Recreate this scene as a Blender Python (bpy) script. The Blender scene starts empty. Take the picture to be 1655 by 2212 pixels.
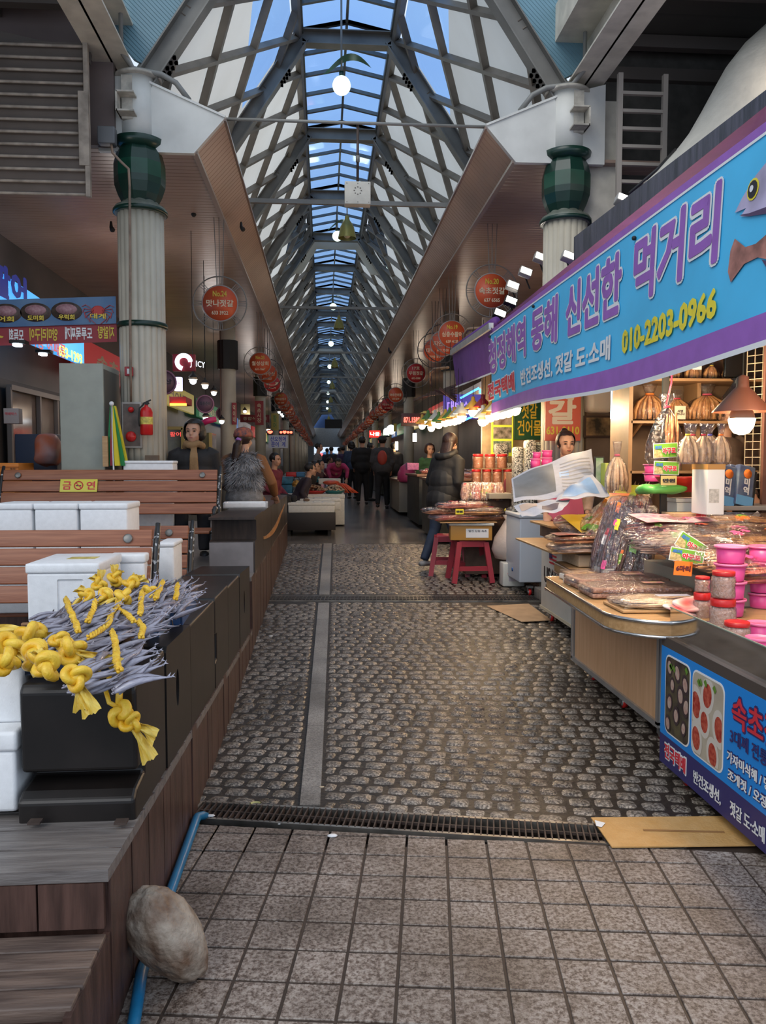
import bpy, bmesh, math, random
from mathutils import Vector, Matrix, Euler, noise
R = math.radians
random.seed(7)
SC = bpy.context.scene
COL = SC.collection
# ---------------------------------------------------------------- camera
F = 1735.0; CX = 827.5; CY = 1106.0; EYE = 1.48
PITCH = math.atan((CY - 1000) / F); YAW = math.atan((CX - 700) / F * math.cos(PITCH))
sa, ca, sb, cb = math.sin(YAW), math.cos(YAW), math.sin(PITCH), math.cos(PITCH)
FWD = Vector((sa*cb, ca*cb, -sb)); RGT = Vector((ca, -sa, 0)); UPV = Vector((sa*sb, ca*sb, cb))
cam = bpy.data.objects.new('camera', bpy.data.cameras.new('camera')); COL.objects.link(cam)
cam.location = (0, 0, EYE)
cam.rotation_euler = Matrix((RGT, UPV, -FWD)).transposed().to_euler()
cam.data.sensor_fit = 'HORIZONTAL'; cam.data.sensor_width = 36.0; cam.data.lens = 36.0 * F / 1655.0
cam.data.clip_start = 0.05; cam.data.clip_end = 400
SC.camera = cam
SC.view_settings.view_transform = 'Standard'; SC.view_settings.look = 'None'
SC.view_settings.gamma = 1; SC.view_settings.exposure = 0.32; SC.view_settings.use_curve_mapping = False
SC.cycles.max_bounces = 6; SC.cycles.transparent_max_bounces = 14
SC.cycles.diffuse_bounces = 3; SC.cycles.glossy_bounces = 2; SC.cycles.transmission_bounces = 3
SC.cycles.caustics_reflective = False; SC.cycles.caustics_refractive = False
SC.cycles.sample_clamp_indirect = 3.0
SC.cycles.use_denoising = True
# ---------------------------------------------------------------- daylight: pale evening overcast sky
W = bpy.data.worlds.new('World'); SC.world = W; W.use_nodes = True
wn = W.node_tree.nodes; wl = W.node_tree.links
bg = wn['Background']
tc = wn.new('ShaderNodeTexCoord'); mp = wn.new('ShaderNodeMapping'); mp.inputs['Scale'].default_value = (1, 1, 2.5)
nz = wn.new('ShaderNodeTexNoise'); nz.inputs['Scale'].default_value = 2.2; nz.inputs['Detail'].default_value = 5
cr = wn.new('ShaderNodeValToRGB'); cr.color_ramp.elements[0].position = .35; cr.color_ramp.elements[1].position = .7
cr.color_ramp.elements[0].color = (.62, .76, 1, 1); cr.color_ramp.elements[1].color = (.85, .93, 1, 1)
wl.new(tc.outputs['Generated'], mp.inputs[0]); wl.new(mp.outputs[0], nz.inputs['Vector'])
wl.new(nz.outputs[0], cr.inputs[0]); wl.new(cr.outputs[0], bg.inputs[0]); bg.inputs[1].default_value = 0.86
def area(name, loc, rot, sx, sy, col, power):
    L = bpy.data.lights.new(name, 'AREA'); L.shape = 'RECTANGLE'; L.size = sx; L.size_y = sy; L.color = col; L.energy = power
    o = bpy.data.objects.new(name, L); o.location = loc; o.rotation_euler = rot; COL.objects.link(o); return o
# broad soft sun from behind left, supporting the overcast sky
SUN = bpy.data.lights.new('soft_daylight', 'SUN'); SUN.energy = 0.95; SUN.angle = R(40); SUN.color = (1, .95, .88)
so = bpy.data.objects.new('soft_daylight', SUN); so.rotation_euler = (R(50), 0, R(-36)); so.location = (0, -5, 9); COL.objects.link(so)
# ---------------------------------------------------------------- helpers
def ray(px, py): return FWD + RGT*((px-CX)/F) + UPV*((CY-py)/F)
def PY(px, py, Y):
    d = ray(px, py); return Vector((d.x*Y/d.y, Y, EYE + d.z*Y/d.y))
def PX(px, py, X):
    d = ray(px, py); return Vector((X, d.y*X/d.x, EYE + d.z*X/d.x))
def GZ(px, py, z=0.0):
    d = ray(px, py); t = (z-EYE)/d.z; return Vector((d.x*t, d.y*t, z))
def ground(Y):
    pts = [(-5, .12), (2, .02), (3.2, 0), (4.5, 0), (8, .12), (12, .25), (22, .45), (40, .6), (120, .6)]
    for (a, za), (b, zb) in zip(pts, pts[1:]):
        if Y <= b: return za + (zb-za)*(Y-a)/(b-a)
    return .6
_M = {}
def mat(name, col, rough=.6, metal=0, var=0, vscale=8, bump=0, bscale=30, emit=None, estr=1, alpha=None, trans=0, spec=None, coat=0, col2=None, stretch=None, detail=4, sss=0):
    if name in _M: return _M[name]
    m = bpy.data.materials.new(name); m.use_nodes = True; _M[name] = m
    N = m.node_tree.nodes; L = m.node_tree.links; p = N['Principled BSDF']
    p.inputs['Base Color'].default_value = (*col, 1); p.inputs['Roughness'].default_value = rough; p.inputs['Metallic'].default_value = metal
    if spec is not None: p.inputs['Specular IOR Level'].default_value = spec
    if coat: p.inputs['Coat Weight'].default_value = coat; p.inputs['Coat Roughness'].default_value = .15
    if emit: p.inputs['Emission Color'].default_value = (*emit, 1); p.inputs['Emission Strength'].default_value = estr
    if alpha is not None: p.inputs['Alpha'].default_value = alpha
    if trans: p.inputs['Transmission Weight'].default_value = trans
    if var or bump or col2:
        t = N.new('ShaderNodeTexCoord'); v = t.outputs['Object']
        if stretch:
            q = N.new('ShaderNodeMapping'); q.inputs['Scale'].default_value = stretch; L.new(v, q.inputs[0]); v = q.outputs[0]
        if var or col2:
            n = N.new('ShaderNodeTexNoise'); n.inputs['Scale'].default_value = vscale; n.inputs['Detail'].default_value = detail; L.new(v, n.inputs['Vector'])
            r = N.new('ShaderNodeValToRGB'); r.color_ramp.elements[0].position = .33; r.color_ramp.elements[1].position = .67
            c2 = col2 or tuple(min(1, c*(1+var)) for c in col); c1 = col if col2 else tuple(c*(1-var) for c in col)
            r.color_ramp.elements[0].color = (*c1, 1); r.color_ramp.elements[1].color = (*c2, 1)
            L.new(n.outputs[0], r.inputs[0]); L.new(r.outputs[0], p.inputs['Base Color'])
        if bump:
            n2 = N.new('ShaderNodeTexNoise'); n2.inputs['Scale'].default_value = bscale; n2.inputs['Detail'].default_value = 5; L.new(v, n2.inputs['Vector'])
            b = N.new('ShaderNodeBump'); b.inputs['Strength'].default_value = bump; b.inputs['Distance'].default_value = .01
            L.new(n2.outputs[0], b.inputs['Height']); L.new(b.outputs[0], p.inputs['Normal'])
    return m
def ribmat(name, col, axis, period, rough=.35, depth=.35, var=.15, metal=0, dark=.5):
    """sheet metal pressed into ribs: fine grooves across one axis"""
    if name in _M: return _M[name]
    m = mat(name, col, rough, metal, var=var, vscale=1.3)
    N = m.node_tree.nodes; L = m.node_tree.links; p = N['Principled BSDF']
    t = N.new('ShaderNodeTexCoord'); w = N.new('ShaderNodeTexWave'); w.bands_direction = axis; w.wave_profile = 'SAW' if dark < 1 else 'SIN'
    w.inputs['Scale'].default_value = 0.314159/period*1.0; w.inputs['Distortion'].default_value = 0
    L.new(t.outputs['Object'], w.inputs['Vector'])
    r = N.new('ShaderNodeValToRGB'); e = r.color_ramp.elements; e[0].position = 0; e[0].color = (0, 0, 0, 1); e[1].position = .14; e[1].color = (1, 1, 1, 1)
    L.new(w.outputs['Color'], r.inputs[0])
    b = N.new('ShaderNodeBump'); b.inputs['Strength'].default_value = depth; b.inputs['Distance'].default_value = .02
    L.new(r.outputs[0], b.inputs['Height']); L.new(b.outputs[0], p.inputs['Normal'])
    mx = N.new('ShaderNodeMixRGB'); mx.blend_type = 'MULTIPLY'; mx.inputs[0].default_value = dark if dark < 1 else .2
    src = p.inputs['Base Color'].links[0].from_socket
    L.new(src, mx.inputs[1]); L.new(r.outputs[0], mx.inputs[2]); L.new(mx.outputs[0], p.inputs['Base Color'])
    return m
def link(o, parent=None):
    COL.objects.link(o)
    if parent is not None: o.parent = parent
    return o
def tag(o, label=None, cat=None, group=None, kind=None):
    if label: o['label'] = label
    if cat: o['category'] = cat
    if group: o['group'] = group
    if kind: o['kind'] = kind
    return o
def thing(name, label, cat, loc=(0, 0, 0), rz=0, group=None):
    o = bpy.data.objects.new(name, None); o.empty_display_size = .1; COL.objects.link(o)
    o.location = loc; o.rotation_euler = (0, 0, rz); return tag(o, label, cat, group)
class MB:
    def __init__(s): s.v = []; s.f = []; s.mi = []; s.sm = []; s.cur = 0; s.T = None
    def _add(s, vs, fs, smooth=False):
        n = len(s.v)
        if s.T is not None: vs = [s.T @ Vector(v) for v in vs]
        s.v += [tuple(v) for v in vs]
        for f in fs: s.f.append([i+n for i in f]); s.mi.append(s.cur); s.sm.append(smooth)
        return s
    def box(s, a, b, bev=0):
        x0, y0, z0 = [min(p, q) for p, q in zip(a, b)]; x1, y1, z1 = [max(p, q) for p, q in zip(a, b)]
        if not bev:
            return s._add([(x0,y0,z0),(x1,y0,z0),(x1,y1,z0),(x0,y1,z0),(x0,y0,z1),(x1,y0,z1),(x1,y1,z1),(x0,y1,z1)],
                [(3,2,1,0),(4,5,6,7),(0,1,5,4),(1,2,6,5),(2,3,7,6),(3,0,4,7)])
        bm = bmesh.new(); bmesh.ops.create_cube(bm, size=1)
        for v in bm.verts: v.co = Vector((x0+(v.co.x+.5)*(x1-x0), y0+(v.co.y+.5)*(y1-y0), z0+(v.co.z+.5)*(z1-z0)))
        bev = min(bev, .45*min(x1-x0, y1-y0, z1-z0))
        bmesh.ops.bevel(bm, geom=bm.edges[:], offset=bev, segments=2, affect='EDGES', profile=.6)
        bm.verts.index_update()
        s._add([v.co.copy() for v in bm.verts], [[v.index for v in f.verts] for f in bm.faces], True); bm.free(); return s
    def cbox(s, c, sz, bev=0): return s.box([c[i]-sz[i]/2 for i in range(3)], [c[i]+sz[i]/2 for i in range(3)], bev)
    def bar(s, p, q, w, h=None, up=(0, 0, 1)):
        h = h or w; p = Vector(p); q = Vector(q); d = (q-p).normalized(); u = Vector(up)
        if abs(d.dot(u)) > .97: u = Vector((0, 1, 0))
        r = d.cross(u).normalized(); u = r.cross(d)
        vs = [e + r*(i*w/2) + u*(j*h/2) for e in (p, q) for i, j in ((-1,-1),(1,-1),(1,1),(-1,1))]
        return s._add(vs, [(3,2,1,0),(4,5,6,7),(0,1,5,4),(1,2,6,5),(2,3,7,6),(3,0,4,7)])
    def tube(s, pts, r, n=10, cap=True, sy=1, smooth=True):
        pts = [Vector(p) for p in pts]; k = len(pts); rr = r if isinstance(r, (list, tuple)) else [r]*k
        vs = []; prev = None
        for i, p in enumerate(pts):
            d = (pts[min(i+1, k-1)] - pts[max(i-1, 0)])
            d = d.normalized() if d.length > 1e-9 else Vector((0, 0, 1))
            if prev is None:
                u = Vector((0, 0, 1)) if abs(d.z) < .9 else Vector((0, 1, 0)); a = d.cross(u).normalized()
            else: a = (prev - d*prev.dot(d)); a = a.normalized() if a.length > 1e-6 else d.orthogonal().normalized()
            prev = a; b = d.cross(a)
            vs += [p + (a*math.cos(6.28318*j/n) + b*math.sin(6.28318*j/n)*sy)*rr[i] for j in range(n)]
        fs = [(i*n+j, i*n+(j+1) % n, (i+1)*n+(j+1) % n, (i+1)*n+j) for i in range(k-1) for j in range(n)]
        if cap: fs += [tuple(range(n))[::-1], tuple((k-1)*n+j for j in range(n))]
        return s._add(vs, fs, smooth)
    def lathe(s, prof, c=(0, 0, 0), n=24, cap=True, smooth=True, sx=1, sy=1, flute=None):
        c = Vector(c); k = len(prof)
        vs = []
        for r, z in prof:
            for j in range(n):
                a = 6.28318530718*j/n; q = r*(flute(a) if flute else 1)
                vs.append(c + Vector((q*math.cos(a)*sx, q*math.sin(a)*sy, z)))
        fs = [(i*n+j, i*n+(j+1) % n, (i+1)*n+(j+1) % n, (i+1)*n+j) for i in range(k-1) for j in range(n)]
        if cap: fs += [tuple(range(n))[::-1], tuple((k-1)*n+j for j in range(n))]
        return s._add(vs, fs, smooth)
    def prism(s, poly, d, smooth=False):
        """poly: 3-D points of one face, d: extrusion vector"""
        n = len(poly); P = [Vector(p) for p in poly]; d = Vector(d)
        return s._add(P + [p+d for p in P], [tuple(range(n)), tuple(range(2*n-1, n-1, -1))] + [(i, i+n, (i+1) % n + n, (i+1) % n) for i in range(n)], smooth)
    def quad(s, *p): return s._add([Vector(q) for q in p], [tuple(range(len(p)))])
    def ball(s, c, r, n=12, m=8, sx=1, sy=1, sz=1):
        pr = [(max(1e-4, math.sin(math.pi*i/m))*r, -math.cos(math.pi*i/m)*r*sz) for i in range(m+1)]
        return s.lathe(pr, c, n, True, True, sx, sy)
    def grid(s, fn, nu, nv, smooth=True):
        vs = [Vector(fn(i/nu, j/nv)) for i in range(nu+1) for j in range(nv+1)]; w = nv+1
        return s._add(vs, [(i*w+j, (i+1)*w+j, (i+1)*w+j+1, i*w+j+1) for i in range(nu) for j in range(nv)], smooth)
    def mesh(s, name, mats):
        me = bpy.data.meshes.new(name); me.from_pydata(s.v, [], s.f)
        for m in (mats if isinstance(mats, (list, tuple)) else [mats]): me.materials.append(m)
        me.polygons.foreach_set('material_index', s.mi); me.polygons.foreach_set('use_smooth', s.sm)
        me.update()
        bm = bmesh.new(); bm.from_mesh(me); bmesh.ops.recalc_face_normals(bm, faces=bm.faces); bm.to_mesh(me); bm.free()
        return me
    def build(s, name, mats, parent=None, **k):
        o = bpy.data.objects.new(name, s.mesh(name, mats)); link(o, parent)
        if k: tag(o, **k)
        return o
def struct(o, label=None): o['kind'] = 'structure'; (label and o.__setitem__('label', label)); return o
def autosmooth(o, ang=40):
    me = o.data
    try: me.set_sharp_from_angle(angle=R(ang))
    except Exception: pass
    return o
def dup(root, loc=None, rz=None, label=None, group=None):
    r = root.copy(); COL.objects.link(r)
    if loc is not None: r.location = loc
    if rz is not None: r.rotation_euler = (r.rotation_euler[0], r.rotation_euler[1], rz)
    if label: r['label'] = label
    if group: r['group'] = group
    for ch in list(root.children):
        c = ch.copy(); COL.objects.link(c); c.parent = r
        for g in list(ch.children): d = g.copy(); COL.objects.link(d); d.parent = c
    return r
def textmesh(name, body, size, m, parent=None, loc=(0, 0, 0), rot=(0, 0, 0), bold=0.0, ext=.0008, align='CENTER', sx=1, fit=None, sy=1, shear=0):
    """raised lettering; fit = (width, height) stretches the line to that size"""
    c = bpy.data.curves.new(name, 'FONT'); c.body = body; c.size = size; c.align_x = align; c.align_y = 'CENTER'
    c.offset = 0; c.extrude = ext; c.resolution_u = 2; c.shear = shear
    t = bpy.data.objects.new('tmp', c); COL.objects.link(t)
    dg = bpy.context.evaluated_depsgraph_get(); me = bpy.data.meshes.new_from_object(t.evaluated_get(dg))
    bpy.data.objects.remove(t); bpy.data.curves.remove(c)
    if bold and len(me.vertices):   # thicken the strokes by laying shifted copies
        n = len(me.vertices); V = [v.co.copy() for v in me.vertices]; FS = [tuple(p.vertices) for p in me.polygons]; vs = []; fs = []
        K = 10 if size >= .2 else 6; rings = ((bold, K),) if bold < size*.05 else ((bold, K+4), (bold*.5, K))
        q = 0
        for rd, kk in rings:
            for i in range(kk):
                a = 6.28318*i/kk; d = Vector((rd*math.cos(a), rd*math.sin(a), -1e-5*q)); vs += [v+d for v in V]; fs += [tuple(x+q*n for x in f) for f in FS]; q += 1
        me = bpy.data.meshes.new(name); me.from_pydata(vs, [], fs)
    me.materials.clear(); me.materials.append(m)
    if fit and len(me.vertices):
        xs = [v.co.x for v in me.vertices]; ys = [v.co.y for v in me.vertices]
        kx = fit[0]/(max(xs)-min(xs)) if fit[0] else 1; ky = fit[1]/(max(ys)-min(ys)) if fit[1] else 1
        if not fit[0]: kx = ky
        if not fit[1]: ky = kx
        mx = (max(xs)+min(xs))/2; my = (max(ys)+min(ys))/2
        for v in me.vertices: v.co.x = (v.co.x-mx)*kx; v.co.y = (v.co.y-my)*ky
    elif sx != 1 or sy != 1:
        for v in me.vertices: v.co.x *= sx; v.co.y *= sy
    o = bpy.data.objects.new(name, me); link(o, parent); o.location = loc; o.rotation_euler = rot
    return o
UP = (R(90), 0, 0)      # upright text that faces the viewer (-Y)
# ================================================================ MATERIALS
white_paint = mat('white_paint', (.62, .62, .58), .5, var=.1, vscale=3, bump=.05, bscale=20)
cream = mat('cream_paint', (.6, .56, .47), .5, var=.14, vscale=6)
greysteel = mat('grey_steel', (.2, .2, .185), .45, var=.15, vscale=3)
brownsteel = mat('brown_steel', (.17, .15, .13), .5, var=.15, vscale=3)
green_dk = mat('green_enamel', (.006, .032, .022), .3, var=.2, vscale=5)
green_md = mat('green_enamel_mid', (.008, .06, .036), .28, var=.2, vscale=5)
black = mat('black_matte', (.012, .012, .012), .6)
blackg = mat('black_gloss', (.01, .01, .011), .2)
chrome = mat('steel_bright', (.6, .6, .6), .22, metal=1)
alu = mat('aluminium', (.55, .56, .57), .38, metal=.8, var=.08)
rust = mat('rusty_iron', (.07, .05, .042), .6, metal=.3, var=.5, vscale=14)
foam = mat('foam_plastic', (.86, .88, .9), .55, var=.04, vscale=30, bump=.12, bscale=220)
foam_warm = mat('foam_plastic_warm', (.66, .66, .62), .55, var=.06, vscale=30, bump=.1, bscale=200)
woodbench = mat('bench_wood', (.23, .075, .035), .42, col2=(.36, .14, .07), vscale=5, stretch=(.6, 8, 14), bump=.15, bscale=12)
deckwood = mat('deck_wood', (.06, .04, .033), .5, col2=(.17, .12, .095), vscale=4, stretch=(1, 9, 9), bump=.3, bscale=14)
deckgrey = mat('deck_wood_grey', (.13, .115, .11), .42, col2=(.22, .2, .19), vscale=5, stretch=(1, 9, 9), bump=.3, bscale=14)
ply = mat('plywood', (.62, .36, .19), .5, col2=(.7, .43, .25), vscale=4, stretch=(9, 9, 1))
honey = mat('honey_wood', (.42, .24, .1), .4, col2=(.55, .34, .16), vscale=6, stretch=(1, 9, 9))
cardb = mat('cardboard', (.5, .33, .19), .7, var=.12)
red_p = mat('red_plastic', (.6, .02, .02), .35)
pink_p = mat('pink_plastic', (.85, .09, .33), .35)
orange_p = mat('orange_plastic', (.75, .24, .02), .45)
blue_p = mat('blue_plastic', (.03, .12, .38), .45, var=.15)
skin = mat('skin', (.5, .28, .19), .5, var=.06, vscale=20)
hairm = mat('black_hair', (.012, .01, .009), .45, bump=.4, bscale=60)
hairb = mat('brown_hair', (.028, .012, .008), .45, bump=.4, bscale=60)
glow_w = mat('lamp_glow_warm', (1, .8, .5), .5, emit=(1, .72, .4), estr=22)
glow_n = mat('lamp_glow_neutral', (1, 1, 1), .5, emit=(1, .93, .8), estr=14)
glow_c = mat('lamp_glow_cool', (1, 1, 1), .5, emit=(.75, .88, 1), estr=9)
# ================================================================ GROUND
def speckle(name, c1, c2, c3, sc=60, rough=.45, bump=.2, wet=.5):
    m = bpy.data.materials.new(name); m.use_nodes = True; N = m.node_tree.nodes; L = m.node_tree.links; p = N['Principled BSDF']
    t = N.new('ShaderNodeTexCoord'); n = N.new('ShaderNodeTexNoise'); n.inputs['Scale'].default_value = sc; n.inputs['Detail'].default_value = 3; n.inputs['Roughness'].default_value = .75
    L.new(t.outputs['Object'], n.inputs['Vector'])
    r = N.new('ShaderNodeValToRGB'); e = r.color_ramp.elements; e[0].position = .38; e[0].color = (*c1, 1); e[1].position = .62; e[1].color = (*c3, 1)
    q = e.new(.5); q.color = (*c2, 1); L.new(n.outputs[0], r.inputs[0])
    n2 = N.new('ShaderNodeTexNoise'); n2.inputs['Scale'].default_value = 1.7; n2.inputs['Detail'].default_value = 5; n2.inputs['Roughness'].default_value = .65; L.new(t.outputs['Object'], n2.inputs['Vector'])
    r2 = N.new('ShaderNodeValToRGB'); r2.color_ramp.elements[0].position = .36; r2.color_ramp.elements[1].position = .62
    r2.color_ramp.elements[0].color = (.36, .32, .28, 1); r2.color_ramp.elements[1].color = (1, 1, 1, 1); L.new(n2.outputs[0], r2.inputs[0])
    mx = N.new('ShaderNodeMixRGB'); mx.blend_type = 'MULTIPLY'; mx.inputs[0].default_value = .85
    L.new(r.outputs[0], mx.inputs[1]); L.new(r2.outputs[0], mx.inputs[2]); L.new(mx.outputs[0], p.inputs['Base Color'])
    r3 = N.new('ShaderNodeMapRange'); r3.inputs[1].default_value = .35; r3.inputs[2].default_value = .65; r3.inputs[3].default_value = rough*wet; r3.inputs[4].default_value = rough
    L.new(n2.outputs[0], r3.inputs[0]); L.new(r3.outputs[0], p.inputs['Roughness'])
    b = N.new('ShaderNodeBump'); b.inputs['Strength'].default_value = bump; b.inputs['Distance'].default_value = .006; L.new(n.outputs[0], b.inputs['Height']); L.new(b.outputs[0], p.inputs['Normal'])
    return m
granite = speckle('granite_tile', (.1, .07, .055), (.27, .22, .19), (.42, .37, .33), 75, .6, .15, .75)
cobble_m = speckle('cobble_granite', (.05, .043, .038), (.2, .175, .15), (.5, .45, .39), 80, .38, .5, .55)
stripm = speckle('granite_strip', (.17, .16, .15), (.3, .28, .26), (.4, .38, .35), 110, .4, .15, .8)
mortar = mat('wet_mortar', (.024, .018, .014), .45, var=.5, vscale=3, bump=.6, bscale=40)
grout = mat('grout', (.045, .03, .022), .6, var=.3, vscale=5)
wetfloor = mat('wet_pavement', (.13, .12, .112), .26, var=.4, vscale=2, bump=.25, bscale=9)

DYAW = R(12)           # the drain lies across the street at an angle
drain_c = Vector((.30, 3.22, 0))
# tile field (individual slabs are the pattern of one floor)
ty = R(7.6); tu = Vector((math.cos(ty), -math.sin(ty), 0)); tv = Vector((math.sin(ty), math.cos(ty), 0))
def cut_y(x): return 3.235 - math.tan(DYAW)*(x-.3)*.92 - .14
g = MB(); P = .1545; TH = .004
org = Vector((.474, 3.053, 0))
for i in range(-9, 16):
    for j in range(-14, 2):
        p0 = org + tu*(i*P+.004) + tv*(j*P+.004); cs = [p0, p0+tu*(P-.009), p0+tu*(P-.009)+tv*(P-.011), p0+tv*(P-.011)]
        if min(c.x for c in cs) < -.66 or max(c.x for c in cs) > 2.6: continue
        ce = []
        for c, d in zip(cs, cs[1:]+cs[:1]):
            fc = cut_y(c.x)-c.y; fd = cut_y(d.x)-d.y
            if fc >= 0: ce.append(c)
            if fc*fd < 0: ce.append(c+(d-c)*(fc/(fc-fd)))
        if len(ce) < 3 or max(c.y for c in ce) - min(c.y for c in ce) < .03: continue
        h = random.uniform(-.001, .001); k = len(ce)
        cc = sum(ce, Vector())/k
        top = [Vector((c.x, c.y, ground(c.y)+h)) for c in ce]; top_in = [t + (Vector((cc.x, cc.y, t.z))-t)*.02 + Vector((0, 0, .002)) for t in top]
        low = [t - Vector((0, 0, .005)) for t in top]
        g._add(low+top+top_in, [(q, (q+1) % k, (q+1) % k+k, q+k) for q in range(k)] + [(q+k, (q+1) % k+k, (q+1) % k+2*k, q+2*k) for q in range(k)] + [tuple(range(2*k, 3*k))], False)
struct(g.build('floor', granite), 'square speckled granite paving before the drain')
g = MB()
g.box((-8, -3, -.25), (9, 2.0, .0))
g.quad((-8, 2, .0175), (9, 2, .0175), (9, 3.0, .0008), (-8, 3.0, .0008)); g.quad((-8, -3, .08), (9, -3, .08), (9, 2, .0175), (-8, 2, .0175))
g.quad((-8, 3, .0008), (9, 3, .0008), (9, 3.15, -.09), (-8, 3.5, -.09))
struct(g.build('floor', grout), 'dark grout bed under the granite paving')
# street base
g = MB(); ys = [3.62, 4.5, 6, 7.7, 8, 10, 12.2]
g._add([(-1, 3.55, -.0045), (.1, 3.33, -.0045), (2.5, 2.83, -.0045), (6, 2.83, -.0045), (6, 3.62, -.0045), (-1, 3.62, -.0045)], [tuple(range(6))])
for a, b in zip(ys, ys[1:]): g.quad((-1, a, ground(a)-.0045), (6, a, ground(a)-.0045), (6, b, ground(b)-.0045), (-1, b, ground(b)-.0045))
struct(g.build('floor', mortar), 'wet mortar bed between the cobblestones')
g = MB(); ys = [12.15, 13, 16, 22, 30, 40, 60, 100]
for a, b in zip(ys, ys[1:]): g.quad((-6, a, ground(a)), (6, a, ground(a)), (6, b, ground(b)), (-6, b, ground(b)))
g.quad((-6, 12.15, .1), (6, 12.15, .1), (6, 12.15, ground(12.15)), (-6, 12.15, ground(12.15)))
g.quad((-6, 6.2, .1), (-1, 6.2, .1), (-1, 12.2, ground(12.2)), (-6, 12.2, ground(12.2)))
struct(g.build('floor', wetfloor), 'smooth wet dark pavement along the far market street')
# cobbles
def strip_x(Y): return -.067 + (Y-3.4)*.0135
def strip_w(Y): return .088 + (Y-3.4)*.004
g = MB(); rnd = random.Random(3)
NG = 5
def cobble(cx, cy, w, d, ang, hgt):
    z0 = ground(cy) - .002; c, s_ = math.cos(ang), math.sin(ang); vs = []
    sd = rnd.random()*50
    for i in range(NG+1):
        for j in range(NG+1):
            u = -1+2*i/NG; v = -1+2*j/NG
            k = max(abs(u), abs(v)); e = (abs(u)**7+abs(v)**7)**(1/7)
            f = (k/e if e > 0 else 1); uu = u*f*1.02; vv = v*f*1.02
            x = uu*w/2*(1.04+.05*math.sin(sd+v*2)); y = vv*d/2*(1+.05*math.cos(sd+u*2))
            dome = (1-max(0, k)**5)
            z = z0 - .006 + dome*(hgt+.003) + (rnd.random()-.5)*.0028*(k < .99)
            vs.append((cx+x*c-y*s_, cy+x*s_+y*c, z))
    w_ = NG+1
    g._add(vs, [(i*w_+j, (i+1)*w_+j, (i+1)*w_+j+1, i*w_+j+1) for i in range(NG) for j in range(NG)], True)
def rowang(Y): return R(max(4.3, 12.3-(Y-3.3)*1.75))
row = 0; Y = 3.30
while Y < 12.15:
    pit = .098 if Y < 7.4 else .1
    if True:
        for side in (0, 1):
            x = (strip_x(Y)-.02-strip_w(Y)/2) if side == 0 else (strip_x(Y)+.012+strip_w(Y)/2)
            x += (-1 if side == 0 else 1)*0
            lim = -.62 if side == 0 else 2.6
            first = True
            while (x > lim if side == 0 else x < lim):
                w = rnd.uniform(.088, .118)
                if first and row % 2: w *= .55
                first = False
                cx = x + (w/2 if side else -w/2)
                yy = Y - math.tan(rowang(Y))*(cx-.0) + .018*math.sin(Y*2.1+cx*1.5) + rnd.uniform(-.006, .006)
                if yy < 12.15:
                    dry = (3.33 - math.tan(DYAW)*(cx-.3))
                    if yy-pit/2 > dry-.045 and not (7.75 < yy+.075*(cx-.8) < 8.22): cobble(cx, yy, w-.009, pit-.011, rnd.uniform(-.05, .05)-rowang(Y), rnd.uniform(.006, .010))
                x += (w+.004)*(1 if side else -1)
    row += 1; Y += pit
co = g.build('floor', cobble_m); struct(co, 'rounded granite cobblestones of the street')
g = MB()
Y = 3.40
while Y < 12.1:
    L_ = rnd.uniform(.7, 1.1); e = min(Y+L_, 12.2)
    if Y < 7.8 < e: e = 7.8
    y0 = max(Y, 3.385)
    x0, x1 = strip_x(y0), strip_x(e); w0, w1 = strip_w(y0)/2, strip_w(e)/2
    g._add([(x0-w0, y0, ground(y0)-.02), (x0+w0, y0, ground(y0)-.02), (x1+w1, e-.004, ground(e)-.02), (x1-w1, e-.004, ground(e)-.02),
            (x0-w0, y0, ground(y0)+.006), (x0+w0, y0, ground(y0)+.006), (x1+w1, e-.004, ground(e)+.006), (x1-w1, e-.004, ground(e)+.006)],
           [(4,5,6,7),(0,1,5,4),(1,2,6,5),(2,3,7,6),(3,0,4,7)])
    Y = e if e != 7.8 else 8.2
struct(g.build('trim_1', stripm), 'long granite strip set into the cobblestones')
# drains
def drain(c, ang, length, w, nbar, label, z=0, cross=2, mb=rust):
    t = thing('drain_grate', label, 'drain', c, -ang)
    g = MB()
    for s in (-1, 1):
        g.box((-length/2, s*w/2-.008, -.03), (length/2, s*w/2+.008, .004)); 
    g.box((-length/2-.01, -w/2, -.03), (-length/2, w/2, .004)); g.box((length/2, -w/2, -.03), (length/2+.01, w/2, .004))
    g.build('frame', mat('worn_steel', (.32, .3, .27), .35, metal=.8, var=.4, vscale=8), t)
    g = MB()
    for i in range(nbar):
        x = -length/2 + (i+.5)*length/nbar; g.bar((x, -w/2, -.006), (x, w/2, -.006), .006, .022)
    for k in range(cross):
        y = -w/2 + (k+1)*w/(cross+1); g.bar((-length/2, y, -.004), (length/2, y, -.004), .006, .012)
    g.build('bars', mb, t)
    g = MB()
    g.box((-length/2, -w/2, -.17), (length/2, w/2, -.16)); g.box((-length/2, -w/2-.01, -.17), (length/2, -w/2, -.02)); g.box((-length/2, w/2, -.17), (length/2, w/2+.01, -.02))
    g.build('channel', mat('drain_slime', (.03, .022, .018), .25, var=.6, vscale=25, bump=.8, bscale=50), t)
    return t
drain((.42, 3.19, .002), DYAW, 1.98, .155, 78, 'rusty steel grate of the near drain across the street', cross=1)
drain((.80, 7.985, ground(8)), R(4.3), 2.75, .30, 74, 'grey steel grate of the far drain across the cobbles', cross=2, mb=mat('bars_grey', (.1, .09, .085), .4, metal=.6))
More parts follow.
